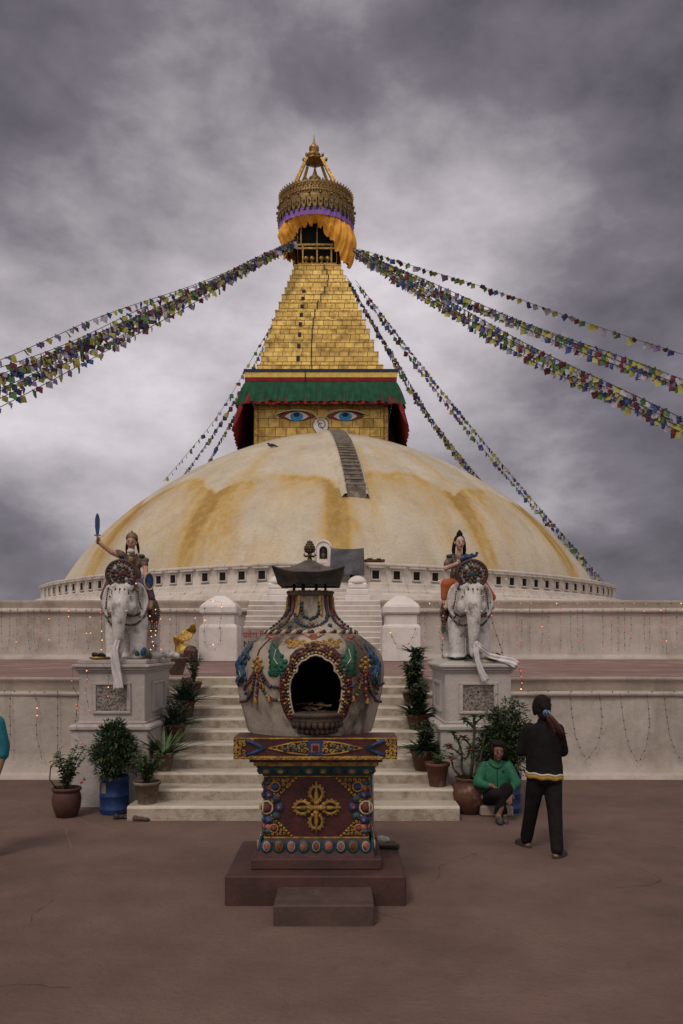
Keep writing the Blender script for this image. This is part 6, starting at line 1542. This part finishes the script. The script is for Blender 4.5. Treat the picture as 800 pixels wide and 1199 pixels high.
mb = MB(); mb.loft([(*L_(x,8.20,z),rx,ry) for x,z,rx,ry in ((2.04,1.315,.05,.045),(2.04,1.30,.10,.07),(2.04,1.27,.155,.10),(2.04,1.22,.182,.118),(2.04,1.14,.188,.126),(2.042,1.04,.182,.126),(2.045,.95,.180,.128),(2.05,.87,.186,.136),(2.05,.80,.188,.140),(2.05,.785,.180,.13))]); caps(mb, L_(2.035,8.19,1.28), L_(2.035,8.195,1.325), .065, .058)
chain(mb, [L_(1.90,8.2,1.245), L_(1.83,8.26,1.02), L_(1.915,8.44,1.12)], [.072,.062,.045]); chain(mb, [L_(2.18,8.2,1.24), L_(2.25,8.26,1.02), L_(2.14,8.44,1.12)], [.072,.062,.045])
remeshed(mb, 'jacket', mt_bj, .009, 5, w)
def hemring(z0_, z1_, cx, cy, rx, ry, th, tilt=0.0):
    rows = [[(cx+rx*math.cos(2*PI*k/40), cy+ry*math.sin(2*PI*k/40), z+tilt*math.cos(2*PI*k/40)+.006*math.sin(k*1.3)) for k in range(41)] for z in (z0_, (z0_+z1_)/2, z1_)]
    mb = MB(); mb.thick(rows, th); return mb
hemring(.755,.795, .008,-.01,.186,.142,.008,-.012).obj('yellow_hem', mat('yellow_knit', (.42,.25,.03), (.32,.18,.02), 20, .8), w)
hemring(.795,.815, .008,-.01,.188,.144,.008,-.012).obj('white_piping', mat('cream_knit', (.50,.44,.36), rough=.8), w)
mb = MB(); mb.sph(L_(2.045,8.19,.80), (.176,.132,.13), 18, 12); mb.sph(L_(2.0,8.15,.79), (.09,.10,.11), 12, 8); mb.sph(L_(2.10,8.15,.79), (.09,.10,.11), 12, 8)
chain(mb, [lH+Vector((.005,0,-.06)), lK, lA+Vector((0,0,.0))], [.100,.075,.062]); chain(mb, [rH+Vector((-.005,0,-.06)), rK, rA+Vector((0,0,.0))], [.100,.075,.062])
remeshed(mb, 'trousers', mt_bt, .010, 3, w)
for s, H_, K_, A_ in ((-1, lH, lK, lA), (1, rH, rK, rA)):
    mb = MB(); mb.tube([H_+Vector((s*.098,-.01,-.06)), H_.lerp(K_,.5)+Vector((s*.090,0,0)), K_+Vector((s*.076,0,0)), K_.lerp(A_,.5)+Vector((s*.070,0,0)), A_+Vector((s*.062,0,.02))], .004, 5); mb.obj('side_piping', mat('grey_piping', (.12,.11,.11), rough=.8), w)
for a, d in ((lA, Vector((-.45,.9,0)).normalized()), (rA, Vector((.62,.62,0)).normalized())):
    mb = MB(); Mz = Matrix.Rotation(math.atan2(d.y, d.x), 4, 'Z'); mb.sph(a+d*.055+Vector((0,0,-.078)), (.135,.048,.014), 14, 6, M=Mz); chain(mb, [a+d*.02+Vector((0,0,-.05)), a+d*.12+Vector((0,0,-.055)), a+d*.15+Vector((0,0,-.062))], [.042,.038,.028])
    remeshed(mb, 'sandal', mt_shoe, .008, 2, w)
mb = MB(); mb.sph(hc+Vector((.0,-.020,.030)), (.086,.102,.095), 18, 12); mb.sph(hc+Vector((0,-.055,-.035)), (.075,.06,.07), 14, 10)
for s in (-1, 1): mb.sph(hc+Vector((s*.066,.0,-.01)), (.028,.06,.085), 10, 8)
mb.sph(hc+Vector((.01,-.075,-.075)), (.060,.045,.075), 12, 8)
for k in range(26):
    a = rnd.uniform(PI*1.05, PI*1.95); z = rnd.uniform(-.05,.09); e_ = .094*math.cos(z*7); p = hc+Vector((e_*math.cos(a), e_*1.1*math.sin(a)-.01, z+.02)); mb.tube([p, p.lerp(hc+Vector((.012,-.115,-.05)), .5)+Vector((0,-.022,0)), hc+Vector((.012,-.12,-.05))], [.005,.009,.007], 5)
remeshed(mb, 'hair', mt_hair, .005, 1, w)
mb = MB(); q0 = hc+Vector((.012,-.118,-.045))
for k in range(48):
    u, v = rnd.uniform(-1,1), rnd.uniform(-1,1)
    pts = [q0+Vector((u*.012, v*.012, 0)), q0+Vector((.035+u*.03, -.02+v*.02, -.05)), q0+Vector((.085+u*.05, -.015+v*.03, -.13)), q0+Vector((.12+u*.055, -.005+v*.03, -.20)), q0+Vector((.13+u*.085+rnd.uniform(-.03,.03), v*.03, -.26+rnd.uniform(-.04,.05)))]
    mb.tube(pts, [.010,.012,.012,.009,.002], 5)
mb.obj('ponytail', mt_hr, w)
mb = MB(); mb.tube([q0+Vector((.028*math.cos(a*PI/6)+.008, -.006+.012*math.sin(a*PI/3), .028*math.sin(a*PI/6)-.012)) for a in range(12)], .012, 7, closed=True); mb.sph(q0+Vector((.008,-.012,-.012)), (.02,.014,.02), 10, 6); mb.obj('hair_tie', mat('pale_blue_tie', (.12,.22,.42), rough=.7), w)
# --- man at the left edge
w = person('person in a teal shirt and dark trousers at the left edge, mostly outside the picture', (-3.57, 8.0, 0)); o0 = Vector((-3.57, 8.0, 0)); hc = Vector((-.02,.02,1.60)); fw = Vector((-.9,-.4,0))
mb = MB(); head(mb, hc, fw, 1.05); caps(mb, hc+Vector((0,0,-.07)), (0,0,1.40), .05, .058)
mb.sph((0,0,1.28), (.18,.12,.14), 16, 12); mb.sph((0,0,1.06), (.15,.11,.18), 16, 12); mb.sph((0,0,.90), (.16,.12,.12), 16, 12)
for s in (-1, 1):
    chain(mb, [(s*.09,0,.88),(s*.095,-.02,.48),(s*.10,.02,.09)], [.09,.06,.04]); chain(mb, [(s*.10,.0,.06),(s*.12,-.06,.035),(s*.13,-.16,.03)], [.036,.034,.022])
    chain(mb, [(s*.19,0,1.33),(s*.235,.02,1.06),(s*.22,-.10,.84)], [.055,.044,.028]); hand(mb, (s*.22,-.10,.84), (0,-.35,-1), (s,0,0), s, 1, .4)
body = remeshed(mb, 'body', sk1, .0075, 2, w); face_parts(hc, fw, 1.05, body, lipm)
mb = MB(); mb.loft([(0,0,z,rx,ry) for z,rx,ry in ((1.42,.06,.05),(1.39,.13,.09),(1.34,.185,.12),(1.25,.205,.142),(1.12,.196,.146),(1.0,.192,.146),(.90,.198,.150),(.88,.19,.14))])
for s in (-1, 1): chain(mb, [(s*.17,0,1.33),(s*.225,.01,1.10),(s*.225,-.01,1.02)], [.078,.070,.066])
remeshed(mb, 'shirt', mat('teal_shirt', (.012,.16,.20), (.010,.11,.15), 5, .8, bump=.4, bscale=12), .010, 3, w)
mb = MB(); mb.sph((0,0,.88), (.185,.145,.13), 18, 12)
for s in (-1, 1): chain(mb, [(s*.09,0,.84),(s*.095,-.02,.48),(s*.10,.02,.10)], [.108,.085,.065])
remeshed(mb, 'trousers', mt_bt, .010, 3, w)
for s in (-1, 1): mb = MB(); chain(mb, [(s*.10,.02,.05),(s*.12,-.06,.045),(s*.13,-.16,.035)], [.046,.045,.034]); remeshed(mb, 'shoe', mt_shoe, .01, 2, w)
mb = MB(); mb.sph(hc+Vector((.02,.02,.035)), (.09,.09,.095), 16, 10); remeshed(mb, 'hair', mt_hair, .01, 2, w)

# ================================================================== prayer flags
FC = [((.022,.038,.16),(.04,.06,.20)), ((.38,.36,.40),(.28,.27,.32)), ((.145,.022,.032),(.10,.018,.028)), ((.035,.10,.04),(.06,.14,.05)), ((.37,.34,.07),(.28,.26,.06)), ((.12,.08,.18),(.16,.11,.22)), ((.05,.02,.04),(.09,.035,.05))]
FM = [mat('flag_cloth_'+n, a, b, 3, .8, bump=.2) for n, (a, b) in zip(('blue','white','red','green','yellow','violet','plum'), FC)]
FME = []
for ci, m in enumerate(FM):
    for v in range(4):
        r_ = random.Random(ci*10+v); rows = []; a0, a1 = r_.uniform(.5,2), r_.uniform(-.6,.6)
        for j in range(4):
            f = j/3; row = []
            for i in range(4): u = i/3-.5; row.append((u*(.33-.04*f*(v==2))+.07*f*math.sin(a1), .06*f*math.sin(u*5+a1)+.05*f*math.cos(a0*f*3), -.33*f-(.05*abs(u)*f if v == 1 else 0)+(.04*u*f*(v-1))))
            rows.append(row)
        mb = MB(); mb.sheet(rows, 0, True); FME.append(mb.mesh('flag', m))
mt_rope = mat('flag_rope', (.05,.045,.04), rough=.9)
def flagline(label, P0, P1, sag, n, group, size=1.0, dens=1.0, wind=0.0, jit=0.0, seed=0, thick=.018, start=.01, alt=False):
    r_ = random.Random(seed+100); P0, P1 = Vector(P0), Vector(P1)
    t = thing('prayer_flag_string', label, 'prayer flags', P0, 0, group)
    def pt(f): return P0.lerp(P1, f)-P0+Vector((jit*math.sin(f*9+seed), jit*math.cos(f*7+seed), -sag*4*f*(1-f)+jit*.6*math.sin(f*13+seed*2)))
    mb = MB(); mb.tube([pt(i/60) for i in range(61)], thick, 4); mb.obj('rope', mt_rope, t)
    d = (P1-P0); yaw = math.atan2(d.y, d.x); Ln = d.length; k0 = r_.randrange(5)
    for i in range(n):
        f = start+(i+r_.uniform(.1,.9))/n*dens; 
        if f > 1: break
        ci = (k0+i) % 5 if r_.random() < .62 else r_.choice((0,1,1,3,4,4,5,6))
        o = bpy.data.objects.new('flag', FME[ci*4+r_.randrange(4)]); col.objects.link(o); o.parent = t; o.location = pt(f)
        o.rotation_euler = (r_.uniform(-.35,.35)+wind*r_.uniform(.3,1.2), r_.uniform(-.25,.25), yaw+r_.uniform(-.7,.7)); s = size*r_.uniform(.75,1.15); o.scale = (s, s, s*r_.uniform(.75,1.1))
    return t
def far(px, py, D): return P(px, py, D)
def ext(P0, px, py, D, k):
    q = P(px, py, D); return Vector(P0).lerp(q, k)
order = ['topmost','second from the top','third from the top','fourth from the top','fifth from the top','sixth from the top','seventh from the top','eighth from the top','ninth from the top','tenth from the top','lowest']
# left fan: pixel row where each rope leaves the left edge of the picture
for i, (y, n, jit, y0, wnd) in enumerate(((414,60,.10,0,.3),(424,66,.08,0,.4),(434,92,.05,.0,.2),(437,98,.06,-.05,.1),(440,96,.05,-.1,.1),(442,98,.07,-.1,.1),(443,96,.06,-.15,.1),(448,96,.06,-.2,.1),(453,80,.04,-.3,.1),(465,64,.03,-.5,.1),(474,60,.03,-.6,.1))):
    P0 = Vector((-3.15+.12*(i % 3), 55.6-.12*i, 29.65+y0*.6)); P1 = ext(P0, -2, y, 40, 1.22)
    flagline('prayer flag string from spire to left edge, %s of eleven there' % order[i], P0, P1, .25+.10*(i % 3), n, 'prayer flags sweeping left from the spire', 1.0, .97, wnd, jit+.05, i, thick=.02)
# right fan
for i, (x, y, D, n, jit, P0, sag, wnd, lab) in enumerate((
    (806,420,40,60,.03,(1.1,55.8,29.3),-.2,.9,'sparse fluttering prayer flag string to the right edge, highest there'),
    (806,443,40,96,.05,(.9,55.6,29.2),.35,.1,'crowded prayer flag string to the right edge, second from the top there'),
    (806,447,40,98,.06,(.8,55.4,29.15),.45,.1,'crowded prayer flag string to the right edge, third from the top there'),
    (806,450,40,96,.05,(.8,55.4,29.1),.6,.1,'crowded prayer flag string to the right edge, fourth from the top there'),
    (806,490,38,96,.05,(.8,55.2,29.0),.35,.1,'crowded prayer flag string to the right edge, fourth from the bottom there'),
    (806,494,38,98,.05,(.8,55.2,28.9),.50,.1,'crowded prayer flag string to the right edge, third from the bottom there'),
    (806,498,38,98,.06,(.7,55.1,28.85),.55,.1,'crowded prayer flag string to the right edge, second from the bottom there'),
    (806,503,38,90,.04,(.7,55.1,28.8),.7,.1,'crowded prayer flag string to the right edge, the lowest there'))):
    flagline(lab, P0, ext(P0, x, y, D, 1.15), sag, n, 'prayer flags sweeping right from the spire', .98, .97, wnd, jit+.05, 20+i, thick=.018 if i == 0 else .022)
# lines running down behind the dome
for i, (p0, x, y, D, n, sag, k, lab) in enumerate((
    ((-2.95,55.9,27.2),205,545,66,30,.9,1.1,'sparse prayer flag string slanting down behind the dome, outermost on the left'),
    ((-2.9,55.8,27.6),218,549,66,64,1.0,1.1,'middle one of three prayer flag strings slanting down behind the dome\'s left side'),
    ((-2.8,55.7,28.0),243,540,66,84,.9,1.1,'dense prayer flag string slanting down behind the dome, nearest the spire on the left'),
    ((.35,57.2,28.2),560,553,64,96,1.1,1.12,'dense prayer flag string slanting down behind the dome, nearest the spire on the right'),
    ((.45,57.3,28.0),560,556,64,90,1.3,1.12,'prayer flag string hanging just under the dense one nearest the spire on the right'),
    ((.9,57.0,27.7),706,680,66,98,.35,1.02,'upper of the two long prayer flag strings slanting to the drum\'s right end'),
    ((1.0,57.0,27.4),706,682,66,96,.75,1.02,'lower of the two long prayer flag strings slanting to the drum\'s right end'))):
    flagline(lab, p0, ext(p0, x, y, D, k), sag, n, 'prayer flags slanting down behind the dome', .95, .97, .1, .08, 40+i, thick=.018)

# ================================================================== strings of lights
BME = {}
for nme, m in (('off', M['bulb']), ('dark', M['bulb_g']), ('on', M['bulb_on']), ('pink', M['bulb_pink'])):
    mb = MB(); mb.sph((0,0,0), (.5,.5,.62), 8, 6, 0); mb.tube([(0,0,.45),(0,0,.95)], .28, 6, 1); BME[nme] = mb.mesh('bulb', [m, M['wire']])
def lights(label, strands, r, wire, lit=.12, pink=.0, limit=100, group='strings of small lights', seed=0):
    """strands: list of (points, bulb count)"""
    r_ = random.Random(seed); t = thing('light_string', label, 'string lights', strands[0][0][0], 0, group); o0 = Vector(strands[0][0][0]); cnt = 0
    mb = MB()
    for pts, n in strands: mb.tube([Vector(p)-o0 for p in pts], wire, 4)
    mb.obj('wire', M['wire'], t)
    for pts, n in strands:
        pts = [Vector(p) for p in pts]; L = [0]
        for a, b in zip(pts, pts[1:]): L.append(L[-1]+(b-a).length)
        for i in range(n):
            if cnt >= limit: return t
            s = L[-1]*(i+.5+r_.uniform(-.2,.2))/n; j = 0
            while j < len(L)-2 and L[j+1] < s: j += 1
            q = pts[j].lerp(pts[j+1], (s-L[j])/max(1e-6, L[j+1]-L[j])); u = r_.random()
            k = 'on' if u < lit else 'pink' if u < lit+pink else r_.choice(('off','off','dark'))
            o = bpy.data.objects.new('bulb', BME[k]); col.objects.link(o); o.parent = t; o.location = q-o0+Vector((r_.uniform(-.3,.3)*r, -r*.8, -r*.5)); o.scale = (r*1.6,)*3; o.rotation_euler = (r_.uniform(-.8,.8), r_.uniform(-2.2,2.2), 0); cnt += 1
    return t
def drop(x, y, z0, z1, sway, r_): 
    n = 6; return [(x+sway*math.sin(i*1.3)*.3+sway*i/n, y+.0, z0+(z1-z0)*i/n) for i in range(n+1)]
r_ = random.Random(9)
def vrow(y, xs, z0, z1, sway, nb): return [(drop(x, y, z0, z1+r_.uniform(-.06,.06), r_.uniform(-sway,sway), r_), nb) for x in xs]
# lower right wall: festoon of loops hanging from the moulding
yw = WD-.06; st = [([(2.4,yw-.02,1.37),(3.2,yw-.02,1.385),(4.3,yw-.02,1.37),(5.6,yw-.02,1.38)], 10)]
for (xa, za, xm, zm, xb) in ((3.55,1.36,3.82,.30,4.06),(4.34,1.36,4.62,.25,4.80),(5.02,1.36,5.30,.28,5.42)):
    st += [([(xa,yw,za),(xa+.04,yw,za-.35),(xa+.10,yw,za-.7),(xm-.10,yw,zm+.18),(xm,yw,zm)], 7), ([(xm,yw,zm),(xb-.06,yw,zm+.25),(xb,yw,zm+.6),(xb-.02,yw,za-.2),(xb-.05,yw,za)], 7)]
lights('dark bulbs hanging in long loops on the low terrace wall, right of the standing woman', st, .012, .0020, .0, .0, seed=1)
st = [([(-5.6,yw-.02,1.385),(-4.5,yw-.02,1.37),(-3.4,yw-.02,1.38)], 10)]+vrow(yw, (-5.15,-4.78,-4.42,-4.08,-3.76), 1.36, .35, .12, 7)
lights('string of bulbs, a few lit, hanging down the low terrace wall at the far left', st, .012, .0025, .14, .06, seed=2)
yw2 = W2-.12
for lab, xa, xb, lt, pk, sd_ in (('rows of small lights hanging down the upper terrace wall at its far left end', -12.8, -8.6, .05, .10, 3), ('rows of small lights on the upper terrace wall between left elephant and left pillar', -8.3, -4.5, .08, .08, 23),
        ('rows of lights on the upper terrace wall between right pillar and right elephant', 2.7, 5.5, .04, .25, 24), ('pinkish lights hanging on the upper terrace wall just right of the right elephant', 5.8, 9.0, .05, .36, 4), ('pinkish lights hanging on the upper terrace wall at the right edge', 9.3, 12.9, .05, .40, 25)):
    n_ = int((xb-xa)/.30); lights(lab, vrow(yw2, [xa+(xb-xa)*(i+r_.uniform(.2,.8))/n_ for i in range(n_)], 3.5, 1.85, .12, 6), .019, .0026, lt, pk, seed=sd_)
lights('line of small lights running along the moulding of the upper terrace wall on the right', [([(2.6+1.1*i, yw2-.05, 3.60+.015*(i % 2)) for i in range(10)], 24)], .023, .0045, .08, .45, seed=7)
def dr(a, z, r=19.30): a = R(a); r += dR; return (SXc+r*PL(a)*math.sin(a), SYc-r*PL(a)*math.cos(a), z)
for lab, aa, sd_ in (('strings of tiny lights hanging over the niche band of the drum, left side', range(-52, -6, 3), 5), ('strings of tiny lights hanging over the niche band of the drum, right side', range(9, 54, 3), 6)):
    lights(lab, [([dr(a+.3, 6.12), dr(a+.3, 5.6, 19.42), dr(a+.5, 4.95, 19.9), dr(a+.4, 4.5, 20.4)], 5) for a in aa], .020, .0028, .05, .03, seed=sd_)
# garlands of lights on the statues, pedestals and pillars
ex, ey, ez = -2.90, 10.9, 1.905
lights('warm lit bulbs strung over the rump and leg of the left elephant', [([(ex+.30,ey+.05,ez+.62),(ex+.33,ey+.16,ez+.50),(ex+.31,ey+.10,ez+.36),(ex+.335,ey+.2,ez+.20),(ex+.28,ey+.02,ez+.06)], 9), ([(ex+.33,ey+.3,ez+.72),(ex+.34,ey+.35,ez+.50),(ex+.33,ey+.3,ez+.3)], 7),
        ([(ex-.31,ey-.06,ez+.72),(ex-.31,ey-.05,ez+.45),(ex-.28,ey-.12,ez+.22),(ex-.28,ey-.16,ez+.04)], 5), ([(ex-.05,ey-.28,ez+1.13),(ex+.10,ey-.2,ez+1.18),(ex+.2,ey-.1,ez+.95)], 4)], .0095, .002, .6, .1, seed=10)
lights('reddish bulbs hanging down the left side of the left pedestal', [([(-3.47,10.50,1.86),(-3.49,10.49,1.60),(-3.40,10.49,1.42),(-3.43,10.46,1.1),(-3.36,10.44,.86),(-3.30,10.44,.66)], 9), ([(-3.3,10.50,1.84),(-3.28,10.49,1.66),(-3.31,10.48,1.50),(-3.24,10.47,1.2)], 6), ([(-3.1,10.49,1.86),(-3.0,10.48,1.75),(-3.02,10.47,1.35)], 4)], .010, .002, .08, .40, seed=11)
ex, ey = 1.72, 10.9
lights('string of dark bulbs hanging down the left flank of the right elephant', [([(ex-.31,ey+.1,ez+.95),(ex-.35,ey,ez+.6),(ex-.36,ey-.05,ez+.35),(ex-.38,ey-.08,ez+.12),(ex-.36,ey-.06,ez-.0)], 12), ([(ex+.24,ey-.2,ez+.8),(ex+.27,ey-.18,ez+.5),(ex+.40,ey-.12,ez+.15),(ex+.45,ey-.2,ez-.1)], 7)], .012, .003, .0, .05, seed=12)
lights('reddish bulbs at the upper corner of the right pedestal', [([(2.30,10.47,1.80),(2.33,10.47,1.62),(2.31,10.47,1.50)], 4), ([(1.95,10.46,1.60),(1.90,10.455,1.52),(2.0,10.455,1.46),(1.93,10.455,1.38)], 4), ([(2.34,10.44,1.2),(2.0,10.44,1.08),(2.1,10.44,.98)], 3)], .012, .003, .02, .75, seed=13)
lights('looped string of lit bulbs on the left pillar', [([(-4.25,25.13,3.35),(-4.22,25.15,3.0),(-4.25,25.12,2.5),(-4.22,25.12,2.1),(-3.75,25.12,2.12),(-3.74,25.12,2.5),(-3.78,25.12,2.66),(-3.7,25.12,3.1),(-3.72,25.12,3.42),(-4.1,25.12,3.48)], 10)], .022, .004, .4, .05, seed=14)
lights('looped string of lit bulbs on the right pillar', [([(1.45,25.13,2.62),(1.55,25.12,2.4),(1.68,25.12,2.15),(1.85,25.12,2.05),(2.1,25.12,2.15),(2.25,25.12,2.45),(2.3,25.12,2.65)], 7)], .022, .004, .25, .05, seed=15)
